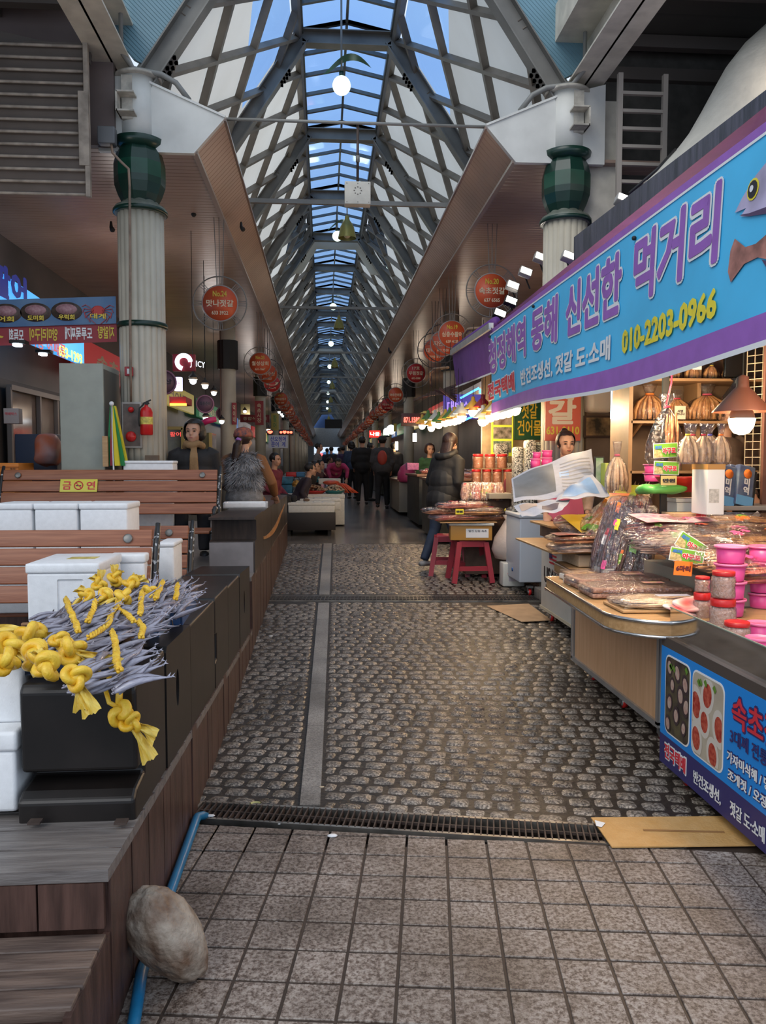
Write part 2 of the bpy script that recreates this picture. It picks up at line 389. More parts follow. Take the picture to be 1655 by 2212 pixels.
# ================================================================ LEFT DECK
def deckz(Y): return .46 - .06*(Y-2.0) if Y < 6.1 else .62
g = MB()
def wall_side(y0, y1, zt0, zt1, xf=-.55):
    y = y0; k = 0
    while y < y1-.01:
        e = min(y+.115, y1); zt = lambda q: zt0+(zt1-zt0)*(q-y0)/(y1-y0)
        off = rnd.uniform(0, .006)
        g._add([(xf+off, y+.002, ground(y)-.03), (xf+off, e-.002, ground(e)-.03), (xf+off, e-.002, zt(e)), (xf+off, y+.002, zt(y)),
                (xf-.03, y+.002, ground(y)-.03), (xf-.03, e-.002, ground(e)-.03), (xf-.03, e-.002, zt(e)), (xf-.03, y+.002, zt(y))],
               [(0,1,2,3),(3,2,6,7),(0,3,7,4),(1,5,6,2)])
        y = e
wall_side(2.02, 6.1, .458, .222); wall_side(6.1, 12.0, .62, .60, -.552)
sidem = mat('side_boards', (.045, .023, .018), .42, col2=(.105, .055, .043), vscale=4, stretch=(9, 5, 1), bump=.3, bscale=16)
struct(g.build('wall_left', sidem), 'reddish brown vertical boards cladding the deck side')
g = MB(); g.box((-.565, 1.7, .0), (-.548, 2.02, .29)); g.box((-.565, 1.2, .0), (-.548, 1.7, .14))
g._add([(-8, 2.04, -.05), (-.58, 2.04, -.05), (-.58, 6.08, -.05), (-8, 6.08, -.05), (-8, 2.04, .428), (-.58, 2.04, .428), (-.58, 6.08, .19), (-8, 6.08, .19)], [(0,1,5,4),(1,2,6,5),(2,3,7,6),(3,0,4,7),(4,5,6,7)])
g.box((-8, 6.12, -.05), (-.585, 12.0, .59))
struct(g.build('wall_left', sidem), 'boarded core of the raised deck')
# deck boards (front apron and steps)
g = MB()
y = 2.0
for i, wd in enumerate([.14, .135, .14] + [.14]*26):
    e = y+wd
    if e > 6.1: break
    z0, z1 = deckz(y), deckz(e)
    g._add([(-6, y+.002, z0-.03), (-.545, y+.002, z0-.03), (-.545, e-.002, z1-.03), (-6, e-.002, z1-.03), (-6, y+.002, z0), (-.545, y+.002, z0+.002), (-.545, e-.002, z1), (-6, e-.002, z1)],
           [(4,5,6,7),(0,1,5,4),(1,2,6,5),(2,3,7,6),(3,0,4,7)])
    y = e
while y < 12: g.box((-6, y+.002, .59), (-.55, y+.138, .62)); y += .14
struct(g.build('floor', deckgrey), 'weathered grey wooden deck boards')
def step(ytop, yfront, z, name, lab, m):
    g = MB(); n = 4; d = (ytop-yfront)/n
    for i in range(n): g.box((-6, yfront+i*d+.002, z-.035), (-.55+rnd.uniform(-.004, .004), yfront+(i+1)*d-.002, z+rnd.uniform(-.001, .002)), .004)
    struct(g.build('floor', m), lab)
step(2.0, 1.72, .30, 'step', 'worn brown wooden step board below the deck', deckwood)
step(1.73, 1.42, .16, 'step', 'lowest worn wooden step board', deckwood)
g = MB()
for x in [i*.165 for i in range(34)]:
    g.box((-.557-x-.16, 2.0, .31), (-.557-x, 2.02, .428)); g.box((-.557-x-.16, 1.735, .13), (-.557-x, 1.752, .265)); g.box((-.557-x-.16, 1.43, .0), (-.557-x, 1.447, .13))
struct(g.build('wall_left', sidem), 'brown riser boards of the deck steps')
# ================================================================ HALL: columns, beams, ceilings, ribs, glazing
HC = .335; YF = 8.0; YE = 95.0; ZC = 4.46
slat = ribmat('ceiling_slats', (.36, .25, .19), 'Y', .1, rough=.28, depth=.4, dark=.45)
slat2 = ribmat('fascia_slats', (.43, .29, .21), 'Y', .1, rough=.3, depth=.4, dark=.4)
for s in (-1, 1):
    X = lambda v: HC + s*v
    g = MB(); g.box((X(1.56), YF, ZC), (X(4.9), YE, ZC+.03))
    struct(g.build('ceiling', slat), 'brown ribbed metal ceiling over the %s shops' % ('left', 'right')[s > 0])
    g = MB()   # slanted fascia and bottom lip
    g._add([(X(1.27), YF+.02, 4.76), (X(1.55), YF+.02, ZC), (X(1.55), YE, ZC), (X(1.27), YE, 4.76)], [(0,1,2,3)])
    g._add([(X(1.27), YF, 4.76), (X(2.0), YF, 5.06), (X(2.0), YE, 5.06), (X(1.27), YE, 4.76)], [(0,1,2,3)])
    struct(g.build('trim_2', slat2), 'slatted gutter fascia along the %s side of the glass roof' % ('left', 'right')[s > 0])
    g = MB(); g.bar((X(1.27), YF, 4.765), (X(1.27), YE, 4.765), .03, .03); g.bar((X(1.555), YF, ZC-.01), (X(1.555), YE, ZC-.01), .05, .03)
    struct(g.build('trim_3', mat('fascia_edge', (.3, .23, .19), .4)), 'metal edging of the fascia')
    g = MB(); g.prism([(X(1.26), YF-.03, 4.77), (X(1.56), YF-.03, 4.43), (X(2.45), YF-.03, 4.43), (X(2.45), YF-.03, 5.2), (X(2.0), YF-.03, 5.08)], (0, .06, 0))
    g.bar((X(1.26), YF-.035, 4.775), (X(2.0), YF-.035, 5.085), .02, .02)
    struct(g.build('trim_4', white_paint), 'white end plate closing the gutter beam')
def column(x, y, zb, ztop, near, label, gname):
    t = thing('column', label, 'column', (x, y, zb), 0, gname)
    if near:
        fl = lambda a: 1-.07*abs(math.cos(a*10))**.5*0 - .08*(1-abs(math.sin(a*10))**.55)
        g = MB(); g.lathe([(.218, 0), (.218, 3.88-zb)], n=200, flute=fl); g.build('shaft', white_cream, t)
        g = MB(); g.lathe([(.232, 3.74-1.58), (.24, 3.75-1.58), (.24, 3.78-1.58), (.232, 3.79-1.58)], n=48); g.build('band', green_dk, t).location.z = -zb+.62
        g = MB(); g.lathe([(.225, 3.86), (.245, 3.87), (.25, 3.905), (.235, 3.93), (.17, 3.965), (.165, 3.99), (.165, 4.0)], n=48)
        o = g.build('collar', mat('collar_grey', (.13, .15, .12), .5, var=.4, vscale=6), t); o.location.z = -zb
        g = MB(); g.lathe([(.235, 3.865), (.256, 3.87), (.256, 3.9), (.235, 3.915)], n=48); o = g.build('green_ring', green_dk, t); o.location.z = -zb
        g = MB(); g.lathe([(.17, 3.97), (.205, 4.04), (.236, 4.13), (.24, 4.19)], n=10, smooth=False); g.cur = 1
        g.lathe([(.24, 4.19), (.24, 4.33)], n=10, cap=False, smooth=False); g.cur = 0
        g.lathe([(.24, 4.33), (.215, 4.43), (.185, 4.49)], n=10, smooth=False)
        o = g.build('capital', [green_dk, green_md], t); o.location.z = -zb; o.rotation_euler.z = .2
        g = MB(); g.lathe([(.19, 4.46), (.235, 4.50), (.245, 4.55), (.22, 4.56)], n=48); o = g.build('rim', green_dk, t); o.location.z = -zb
        g = MB(); g.lathe([(.165, 4.5), (.165, 5.14)], n=32); o = g.build('drum', white_paint, t); o.location.z = -zb
        g = MB(); g.lathe([(.22, 5.12), (.22, 5.145)], n=32)
        s = -1 if x < HC else 1
        for k in (0, 1): g.box((s*-.02 + s*.0, -.30, 4.72+k*.17), (s*.14, -.10, 4.735+k*.17))
        g.box((s*.13, -.30, 4.72), (s*.145, -.10, 4.9)); g.box((s*.02, -.17, 4.7), (s*.12, -.1, 5.1))
        o = g.build('bracket', mat('rust_edge_white', (.45, .42, .36), .6, var=.3, vscale=9), t); o.location.z = -zb
    else:
        g = MB(); g.lathe([(.155, 0), (.155, ZC-zb)], n=28); g.build('shaft', white_cream, t)
        g = MB(); g.lathe([(.2, 2.95-zb+.35), (.2, 3.5-zb+.35)], n=10, smooth=False); g.build('band', black, t)
    return t
white_cream = mat('cream_column', (.5, .46, .37), .45, var=.1, vscale=3)
cl = [None, None]
for s, nm in ((-1, 'left'), (1, 'right')):
    column(HC+s*2.09, YF+.06, .58 if s < 0 else .12, 5.1, True, ('fluted cream column with green vase capital beside the white cabinet and extinguisher', 'fluted cream column with green vase capital rising behind the sky blue banner')[s > 0], None)
    proto = None
    for k in range(1, 11):
        y = YF+k*8.0; zb = ground(y)
        lab = ('plain round white column in the row of the %s shops' % ('left', 'right')[s > 0]) if k > 2 else ('first plain white column beyond the fluted one on the %s side' if k == 1 else 'second plain white column beyond the fluted one on the %s side') % ('left', 'right')[s > 0]
        if proto is None: proto = column(HC+s*2.2, y, zb, ZC, False, lab, 'plain white columns of the %s row' % ('left', 'right')[s > 0])
        else: dup(proto, (HC+s*2.2, y, zb), label=lab)
# roof ribs
ribm = mat('rib_steel', (.16, .155, .14), .5, var=.2, vscale=3)
ridge = mat('ridge_steel', (.1, .115, .12), .4, var=.2)
def rib(y, low=0):
    g = MB(); zt = 7.2
    A = Vector((HC-2.05, y, 5.05)); B = Vector((HC-.60, y, zt)); C = Vector((HC+.60, y, zt)); D = Vector((HC+2.05, y, 5.05))
    for p, q in ((A, B), (B, C), (C, D)):
        d = (q-p).normalized(); n = Vector((0, 1, 0)).cross(d); w = .09
        for e in (-1, 1): g.bar(p+n*(w*e), q+n*(w*e), .16, .014, up=n)
        g.bar(p, q, .014, .18, up=n)
    for (p, q) in ((A, B), (D, C)):
        d = (q-p).normalized(); n = Vector((0, 1, 0)).cross(d)
        if n.z > 0: n = -n
        for k in ((.78, .08) if y > 9 else (.12,)):
            c = p+(q-p)*k
            for i in range(4):
                for j in (-1, 1):
                    for e in (-.05, .05): g.cbox(c+d*(i*.06-.09)+n*.11+Vector((0, e, 0)), (.03, .03, .03))
    return struct(g.build('beam', ribm), 'bolted steel portal rib of the glass roof')
ribs = [YF+.05+3.2*i for i in range(28)]
r0 = rib(ribs[0]); r1 = rib(ribs[1])
for y in ribs[2:]:
    o = r1.copy(); COL.objects.link(o); o.location.y = y-ribs[1]
# lattice on the sloping sides and the translucent sheets behind it
def panelmat():
    m = bpy.data.materials.new('translucent_sheet'); m.use_nodes = True; N = m.node_tree.nodes; L = m.node_tree.links
    out = N['Material Output']; N.remove(N['Principled BSDF'])
    t = N.new('ShaderNodeTexCoord'); n = N.new('ShaderNodeTexNoise'); n.inputs['Scale'].default_value = .9; n.inputs['Detail'].default_value = 4; L.new(t.outputs['Object'], n.inputs['Vector'])
    r = N.new('ShaderNodeValToRGB'); r.color_ramp.elements[0].color = (.62, .58, .5, 1); r.color_ramp.elements[1].color = (.86, .85, .8, 1); L.new(n.outputs[0], r.inputs[0])
    a = N.new('ShaderNodeBsdfTranslucent'); b = N.new('ShaderNodeBsdfDiffuse'); x = N.new('ShaderNodeMixShader'); x.inputs[0].default_value = .35
    L.new(r.outputs[0], a.inputs[0]); L.new(r.outputs[0], b.inputs[0]); L.new(a.outputs[0], x.inputs[1]); L.new(b.outputs[0], x.inputs[2]); L.new(x.outputs[0], out.inputs[0]); return m
def glassmat(name, col, gl=.12):
    m = bpy.data.materials.new(name); m.use_nodes = True; N = m.node_tree.nodes; L = m.node_tree.links
    out = N['Material Output']; N.remove(N['Principled BSDF'])
    a = N.new('ShaderNodeBsdfTransparent'); a.inputs[0].default_value = (*col, 1); b = N.new('ShaderNodeBsdfGlossy'); b.inputs['Roughness'].default_value = .08
    x = N.new('ShaderNodeMixShader'); f = N.new('ShaderNodeFresnel'); f.inputs[0].default_value = 1.4
    L.new(f.outputs[0], x.inputs[0]); L.new(a.outputs[0], x.inputs[1]); L.new(b.outputs[0], x.inputs[2]); L.new(x.outputs[0], out.inputs[0]); return m
sheet = panelmat(); blueglass = glassmat('blue_tinted_glass', (.38, .6, .95))
lat = mat('lattice_steel', (.17, .15, .125), .5, var=.2, vscale=3)
def side_pt(s, u, y, off=0):   # u 0 at the gutter, 1 at the ridge strip
    return Vector((HC+s*(2.12-1.47*u+off), y, 5.1+2.15*u+off*.5))
def bay(y0, y1, idx):
    for s in (-1, 1):
        W_ = y1-y0
        blue = (idx % 3 == 0)
        g = MB(); k = .78
        if blue:   # upper corner glazed blue, as by the first and third ribs
            g.quad(side_pt(s, 0, y0, .06), side_pt(s, 0, y1, .06), side_pt(s, .52, y1, .06), side_pt(s, .78, y0+W_*.30, .06), side_pt(s, .98, y0, .06))
            h = MB(); h.quad(side_pt(s, .98, y0, .06), side_pt(s, .78, y0+W_*.3, .06), side_pt(s, .52, y1, .06), side_pt(s, .98, y1, .06))
            struct(h.build('window_1', blueglass), 'blue tinted glazing high on the roof side')
        else:
            g.quad(side_pt(s, 0, y0, .06), side_pt(s, 0, y1, .06), side_pt(s, 1, y1, .06), side_pt(s, 1, y0, .06))
        struct(g.build('window_2', sheet), 'milky translucent sheet on the roof side')
        g = MB()
        # two families of diagonals: rising and falling members that make tall diamonds
        for c, fam in [(i*.34, 1) for i in range(-3, 4)] + [(i*.5-.2, -1) for i in range(-3, 3)]:
            for (du, dy) in ((fam*1.0, .34),):
                # line u = u0 + du*t ; y = y0 + W*(c + ...)
                pts = []
                for t in (0, 1):
                    u = t if du > 0 else 1-t
                    pts.append((u, c + t*1.02))
                (ua, ya), (ub, yb) = pts
                ta, tb = 0.0, 1.0
                if ya < 0: ta = (0-ya)/(yb-ya)
                if yb > 1: tb = (1-ya)/(yb-ya)
                if ta >= tb: continue
                P0 = side_pt(s, ua+(ub-ua)*ta, y0+W_*(ya+(yb-ya)*ta)); P1 = side_pt(s, ua+(ub-ua)*tb, y0+W_*(ya+(yb-ya)*tb))
                if (P1-P0).length > .25: g.bar(P0, P1, .05, .09, up=(s*.8, 0, .55))
        g.bar(side_pt(s, .03, y0), side_pt(s, .03, y1), .06, .1, up=(s*.8, 0, .55)); g.bar(side_pt(s, .99, y0), side_pt(s, .99, y1), .06, .1, up=(s*.8, 0, .55))
        struct(g.build('trim_5', lat), 'diagonal lattice bars of the roof side')
    # ridge strip: shallow gable glazing with cross bars
    g = MB(); h = MB(); n = 5
    zr = 7.3
    for j in range(n+1):
        y = y0+(y1-y0)*j/n
        if 0 < j < n or True:
            h.bar((HC-.62, y, zr), (HC, y, zr+.13), .05, .05); h.bar((HC, y, zr+.13), (HC+.62, y, zr), .05, .05)
    h.bar((HC, y0, zr+.13), (HC, y1, zr+.13), .035, .05)
    for s in (-1, 1): h.bar((HC+s*.62, y0, zr), (HC+s*.62, y1, zr), .07, .09); g.quad((HC, y0, zr+.16), (HC, y1, zr+.16), (HC+s*.64, y1, zr+.03), (HC+s*.64, y0, zr+.03))
    struct(g.build('window_3', blueglass), 'blue tinted ridge glazing'); struct(h.build('trim_6', ridge), 'slim cross bars under the ridge glazing')
for i in range(27): bay(ribs[i], ribs[i+1], i)
# dark bulkhead bands where the roof steps, every fourth bay
bulk = ribmat('bulkhead_sheet', (.22, .24, .25), 'Z', .1, rough=.4, depth=.4, dark=.4)
for k, i in enumerate((4, 7, 10, 13, 17, 21)):
    y = ribs[i]+.25
    g = MB(); zt, zb = 7.28, 6.35
    def hx(z): return .6 + (7.2-z)*.674
    g.prism([(HC-hx(zb)-.0, y, zb), (HC-hx(zt), y, zt), (HC+hx(zt), y, zt), (HC+hx(zb), y, zb), (HC+hx(zb)-.28, y, zb), (HC+.5, y, 6.98), (HC-.5, y, 6.98), (HC-hx(zb)+.28, y, zb)], (0, .05, 0))
    struct(g.build('trim_7', sheet if k % 2 == 0 else bulk), 'cross band inside the roof where it changes')
# tie bars, pipes
def steel(name, lab, pts, r, m=greysteel, cat='pipe', n=8, group=None):
    o = MB().tube(pts, r, n).build(name, m); return tag(o, lab, cat, group)
steel('tie_pipe', 'thin round pipe strung across the hall between both gutter beams', [(HC-1.27, 8.05, 4.79), (HC+1.27, 8.05, 4.79)], .016)
ties = [10.6, 17.5, 24.5, 31.5, 38.5, 46, 54]
tb0 = None
for i, y in enumerate(ties):
    if i == 0:
        o = MB().bar((-1.3, 0, 0), (1.3, 0, 0), .05, .055).build('tie_beam', greysteel); o.location = (HC, y, 4.83); tag(o, 'flat grey tie beam nearest the camera, carrying the white junction box', 'beam', 'tie beams across the hall'); tb0 = o
    else:
        c = tb0.copy(); COL.objects.link(c); c.location = (HC, y, 4.80); c['label'] = 'flat grey tie beam across the hall, %s one' % ('second', 'third', 'fourth', 'fifth', 'sixth', 'seventh')[i-1] + ' from the junction box'
        c['label'] = c['label'].replace(' one from', ' beyond')
# end wall of the hall
g = MB(); g.box((HC-5, YE, 3.35), (HC+5, YE+.3, 5.6)); g.box((HC-5, YE, 0), (HC-1.5, YE+.3, 3.4)); g.box((HC+1.5, YE, 0), (HC+5, YE+.3, 3.4))
struct(g.build('wall_back', mat('end_wall', (.3, .32, .33), .6, var=.1)), 'grey wall with the bright opening at the far end')
g = MB(); g.prism([(HC-2.1, YE+.05, 5.5), (HC+2.1, YE+.05, 5.5), (HC+.7, YE+.05, 7.5), (HC-.7, YE+.05, 7.5)], (0, .05, 0)); struct(g.build('wall_back', mat('gable_blue', (.05, .11, .28), .5)), 'blue gable panel at the far end of the roof')
# side walls
wallL = mat('dark_shopfront', (.06, .055, .05), .5, col2=(.13, .11, .1), vscale=.8)
g = MB(); g.box((-4.4, 6.2, 0), (-4.2, YE, ZC+1)); struct(g.build('wall_left', wallL), 'dim shopfront wall along the left side')
g = MB(); g.box((4.75, 8.0, 0), (4.95, YE, ZC+1)); struct(g.build('wall_right', wallL), 'dim shopfront wall along the right side')
# canopy structure in front of the hall, both sides
dkroof = ribmat('dark_deck_sheet', (.07, .065, .055), 'Y', .55, rough=.6, depth=.3, dark=.3)
g = MB(); g.box((2.75, 3.0, 5.75), (9, 8.6, 5.82)); struct(g.build('ceiling', dkroof), 'dark steel roof deck over the right stalls')
g = MB()
for y in [3.6, 4.5, 5.4, 6.3, 7.2, 8.1]: g.bar((2.75, y, 5.68), (9, y, 5.68), .09, .12)
g.bar((2.9, 8.3, 5.45), (9, 8.3, 5.45), .12, .12)
struct(g.build('trim_8', mat('purlin_brown', (.1, .085, .075), .5)), 'dark purlins under the right roof deck')
def ibeam(x0, x1, z0, z1, y0, y1, lab, m):
    g = MB(); xc = (x0+x1)/2
    g.box((x0, y0, z0), (x1, y1, z0+.02)); g.box((x0, y0, z1-.02), (x1, y1, z1)); g.box((xc-.01, y0, z0), (xc+.01, y1, z1))
    struct(g.build('beam', m), lab)
ibeam(2.42, 2.78, 5.22, 5.62, 3.0, 8.5, 'cream steel beam running forward from the right column', cream)
ibeam(-2.14, -1.78, 5.22, 5.62, 3.0, 8.5, 'cream steel beam running forward from the left column', cream)
g = MB(); g.box((2.28, 3.0, 5.6), (2.42, 8.3, 5.95)); struct(g.build('trim_8', cream), 'cream upstand above the right beam')
g = MB(); g.box((-8, 3.0, 5.75), (-2.14, 7.9, 5.82)); g.box((-8, 7.92, 4.46), (-1.95, 8.0, 6)); g.box((-8, 1.0, 5.75), (-2.6, 3.0, 5.82)); struct(g.build('ceiling', mat('brown_deck', (.16, .12, .11), .6, var=.3, vscale=1)), 'brown roof deck over the left side')
g = MB()
for x in (-3.0, -4.2): g.bar((x, 3, 5.66), (x, 7.9, 5.66), .12, .16)
for y in (4.6, 6.2, 7.6): g.bar((-6, y, 5.6), (-2.1, y, 5.6), .1, .14)
g.bar((-4.6, 7.5, 5.55), (-2.1, 7.72, 5.15), .06, .09)
struct(g.build('trim_8', mat('purlin_brown', (.1, .085, .075), .5)), 'brown purlins under the left roof deck')
# blue grey corrugated gable infills outside the first rib
corr = ribmat('corrugated_blue_sheet', (.13, .25, .31), 'DIAGONAL', .022, rough=.4, depth=.6, dark=.35)
for s in (-1, 1):
    g = MB(); g.prism([(HC+s*2.12, YF, 5.30), (HC+s*2.02, YF, 5.25), (HC+s*.75, YF, 7.15), (HC+s*1.7, YF, 7.15), (HC+s*2.5, YF, 6.1), (HC+s*2.28, YF, 5.5)], (0, .05, 0))
    struct(g.build('wall_front', corr), 'blue grey corrugated gable panel')
    steel('conduit_pipe', 'grey conduit running up the outside of the %s roof beam' % ('left', 'right')[s > 0], [(HC+s*2.2, 3.2, 5.28), (HC+s*2.2, 7.7, 5.28), (HC+s*2.1, 7.9, 5.16), (HC+s*1.85, 7.95, 5.14), (HC+s*1.72, 7.98, 5.08), (HC+s*1.6, 8.0, 4.93)], .026, greysteel, 'pipe')
    steel('drain_pipe', 'thin vertical pipe standing above the %s fluted column' % ('left', 'right')[s > 0], [(HC+s*2.18, 7.8, 5.3), (HC+s*2.18, 7.8, 7.4)], .02, greysteel, 'pipe')
# left louvre screen
t = thing('louvre_screen', 'cream pipe louvre screen hanging beside the left fluted column', 'screen', (0, 7.6, 0))
g = MB(); g.box((-3.9, .04, 3.93), (-2.1, .05, 5.25)); g.build('backing', mat('louvre_back', (.15, .12, .1), .6, var=.2, vscale=2, alpha=.75), t)
g = MB()
for k in range(13): g.tube([(-3.9, 0, 3.90+k*.108), (-2.12, 0, 3.90+k*.108)], .014, 8)
g.build('louvre', mat('louvre_cream', (.32, .27, .22), .5, var=.3, vscale=9), t)
g = MB(); g.bar((-2.11, 0, 3.88), (-2.11, 0, 5.25), .04, .05); g.box((-2.18, -.03, 4.15), (-2.09, -.02, 4.8)); g.build('frame', mat('louvre_cream', (.32, .27, .22), .5), t)
# ladder at the right
t = thing('steel_ladder', 'tall cream steel ladder standing behind the banner by the right column', 'ladder', (2.83, 7.7, 3.2))
g = MB()
for k in range(11): g.bar((-.0, 0, .15+k*.165), (.42, 0, .15+k*.165), .04, .03)
g.build('rung', mat('ladder_paint', (.36, .32, .28), .5), t)
for x, z in ((0, 1.98), (.44, 1.98)): MB().bar((x, 0, -.2), (x, 0, z), .045, .05).build('rail', mat('ladder_paint', (.36, .32, .28), .5), t)
g = MB(); g.box((2.6, 8.32, 3.5), (8, 8.4, 5.8)); struct(g.build('wall_right', mat('dark_wall', (.07, .065, .058), .7, var=.2)), 'dark wall above the right stalls')
g = MB(); g.box((2.5, 8.1, 3.9), (3.0, 8.3, 5.1)); struct(g.build('trim_8', cream), 'cream wall stub behind the ladder')
# white moulded roof canopy on the right
t = thing('dome_canopy', 'white rough moulded canopy curving up above the right stalls', 'canopy', (5.6, 6.9, 0))
dp = [PY(a, b, 6.9) for a, b in ((1368, 417), (1420, 370), (1467, 317), (1495, 280), (1522, 233), (1548, 185), (1574, 138), (1610, 92), (1655, 51))]
prof = [(5.6-p.x, p.z) for p in dp]
prof += [(1.2, prof[-1][1]+.25), (.5, prof[-1][1]+.4), (.01, prof[-1][1]+.42)]
MB().lathe(prof, n=64, cap=False, sy=.35).build('shell', mat('dome_white', (.62, .6, .53), .7, bump=.8, bscale=14, var=.06), t)
steel('cable', 'thin cable lying along the foot of the white canopy', [PY(1368, 417, 6.2)-Vector((.03,0,0)), PY(1420, 365, 6.2), PY(1460, 322, 6.2)], .01, black, 'cable')
# ================================================================ RIGHT STALLS
film = bpy.data.materials.new('clear_film'); film.use_nodes = True
_N = film.node_tree.nodes; _L = film.node_tree.links; _o = _N['Material Output']; _N.remove(_N['Principled BSDF'])
_a = _N.new('ShaderNodeBsdfTransparent'); _a.inputs[0].default_value = (.93, .92, .93, 1)
_g = _N.new('ShaderNodeBsdfGlossy'); _g.inputs['Roughness'].default_value = .12; _g.inputs[0].default_value = (.9, .9, .95, 1)
_t = _N.new('ShaderNodeTexCoord'); _n = _N.new('ShaderNodeTexNoise'); _n.inputs['Scale'].default_value = 26; _n.inputs['Detail'].default_value = 3; _n.inputs['Distortion'].default_value = 1.2
_b = _N.new('ShaderNodeBump'); _b.inputs['Strength'].default_value = 1; _b.inputs['Distance'].default_value = .02
_f = _N.new('ShaderNodeLayerWeight'); _f.inputs[0].default_value = .42
_r = _N.new('ShaderNodeMapRange'); _r.inputs[3].default_value = .05; _r.inputs[4].default_value = .6
_x = _N.new('ShaderNodeMixShader')
_L.new(_t.outputs['Object'], _n.inputs['Vector']); _L.new(_n.outputs[0], _b.inputs['Height']); _L.new(_b.outputs[0], _g.inputs['Normal']); _L.new(_b.outputs[0], _f.inputs['Normal'])
_L.new(_f.outputs['Facing'], _r.inputs[0]); _L.new(_r.outputs[0], _x.inputs[0]); _L.new(_a.outputs[0], _x.inputs[1]); _L.new(_g.outputs[0], _x.inputs[2]); _L.new(_x.outputs[0], _o.inputs[0])
clear = glassmat('clear_glass', (.9, .93, .92))
sky_b = mat('banner_sky_blue', (.07, .50, .86), .5, var=.08, vscale=2)
purp = mat('banner_purple', (.30, .12, .48), .5, var=.08)
purp_d = mat('awning_purple', (.12, .04, .24), .7, var=.1)
wht = mat('print_white', (.78, .8, .82), .5); yel = mat('print_yellow', (.85, .72, .05), .5); redt = mat('print_red', (.62, .03, .05), .5)
blkt = mat('print_black', (.02, .02, .025), .5); navy = mat('print_navy', (.035, .03, .14), .45); orng = mat('print_orange', (.9, .22, .03), .5)
# ---- banner ---------------------------------------------------------------
BL, BZ, BH = 5.9, 1.965, .86
def bpos(u, v, off=0):
    y = 8.42-u; x = 1.745 + .011*u + .014*math.sin(u*2.1+v*1.5)*(1.1-v) + .03*(1-v)*math.sin(u*.9+1)
    sag = -.035*math.sin(math.pi*min(1, u/1.7))*(1-v)*0 + .045*math.sin(u*1.05+.6)*(1-v)
    return Vector((x-off, y, BZ+v*BH + sag*.8))
t = thing('sales_banner', 'large sky blue banner with purple Hangul lettering hanging along the right stalls', 'banner')
def bpatch(name, u0, u1, v0, v1, m, nu=60, off=0, nv=6):
    return MB().grid(lambda a, b: bpos(u0+(u1-u0)*a, v0+(v1-v0)*b, off), nu, nv).build(name, m, t)
bpatch('cloth', 0, BL, 0, 1, sky_b); bpatch('purple_band', 0, BL, .015, .145, purp, off=.004, nv=2); bpatch('white_hem', 0, BL, -.012, .016, wht, off=.005, nv=1); bpatch('white_hem', 0, BL, .985, 1.0, wht, off=.005, nv=1); bpatch('purple_band', 0, BL, 1.0, 1.05, purp, off=.0, nv=1)
def uof(px, py): return 8.42 - PX(px, py, 1.765).y
def btext(name, body, px0, px1, v0, v1, m, outline=None, ol=.014, bold=.010):
    ym = 720
    u0, u1 = uof(px0, ym), uof(px1, ym)
    for nm, mm, bo, off in ((('outline', outline, bold+ol, .006),) if outline else ()) + ((name, m, bold, .009),):
        o = textmesh(nm, body, .3, mm, t, bold=bo, ext=.001)
        me = o.data; xs = [v.co.x for v in me.vertices]; ys = [v.co.y for v in me.vertices]; x0, x1, y0, y1 = min(xs), max(xs), min(ys), max(ys)
        e = (ol*.8 if nm == 'outline' else 0)
        for v in me.vertices:
            u = u0-e + (u1-u0+2*e)*(v.co.x-x0)/(x1-x0); w = v0-e*1.2 + (v1-v0+2.4*e)*(v.co.y-y0)/(y1-y0)
            v.co = bpos(u, w, off + (.001 if v.co.z > -.0002 else 0))
btext('lettering', '청정해역', 1060, 1138, .50, .92, purp, wht); btext('lettering', '동해', 1150, 1205, .50, .92, purp, wht)
btext('lettering', '신선한', 1222, 1338, .50, .92, purp, wht); btext('lettering', '먹거리', 1364, 1543, .50, .92, purp, wht)
btext('lettering', '반건조생선, 젓갈 도·소매', 1125, 1318, .20, .38, wht, bold=.01)
btext('lettering', '010-2203-0966', 1343, 1548, .215, .37, yel, bold=.012)
btext('lettering', '전국택배', 1057, 1110, .19, .40, redt, wht, ol=.015)
def bshape(name, pts, m, off):   # pts (u,v)
    MB().prism([bpos(u, v, off) for u, v in pts], (-.001, 0, 0)).build(name, m, t)
u0 = uof(1580, 440)
H1 = [(0, .70), (.05, .75), (.15, .82), (.3, .88), (.5, .92), (.8, .93), (1.1, .9), (1.1, .62), (.8, .60), (.5, .59), (.3, .60), (.12, .64), (.05, .665), (.09, .69)]
bshape('fish_print', [(u0+a, b) for a, b in H1], mat('fish_lilac', (.42, .38, .55), .5, var=.3, vscale=5), .006)
bshape('fish_print', [(u0+a, b) for a, b in [(.04, .675), (.12, .655), (.3, .63), (.8, .62), (1.1, .63), (1.1, .61), (.3, .592), (.12, .64)]], mat('fish_dark', (.08, .05, .12), .5), .008)
def bdisc(name, uc, vc, r, m, off): bshape(name, [(u0+uc+r*math.cos(k*.5236), vc+r*1.15*math.sin(k*.5236)) for k in range(12)], m, off)
bdisc('fish_eye', .14, .76, .045, yel, .009); bdisc('fish_eye', .14, .76, .036, blkt, .011); bdisc('fish_eye', .135, .765, .014, wht, .013)
u2 = uof(1572, 600)
bshape('fish_print', [(u2+a, b) for a, b in [(0, .52), (.03, .57), (.12, .50), (.2, .49), (.4, .54), (.7, .58), (1.0, .58), (1.0, .3), (.7, .26), (.45, .32), (.22, .42), (.12, .42), (.02, .36), (-.01, .42)]], mat('fish_brown', (.38, .17, .14), .5, var=.4, vscale=12), .006)
bshape('fin_print', [(u2+a, b) for a, b in [(.25, .40), (.45, .31), (.7, .25), (.62, .2), (.5, .22), (.36, .26)]], mat('fish_dark', (.08, .05, .12), .5), .005)
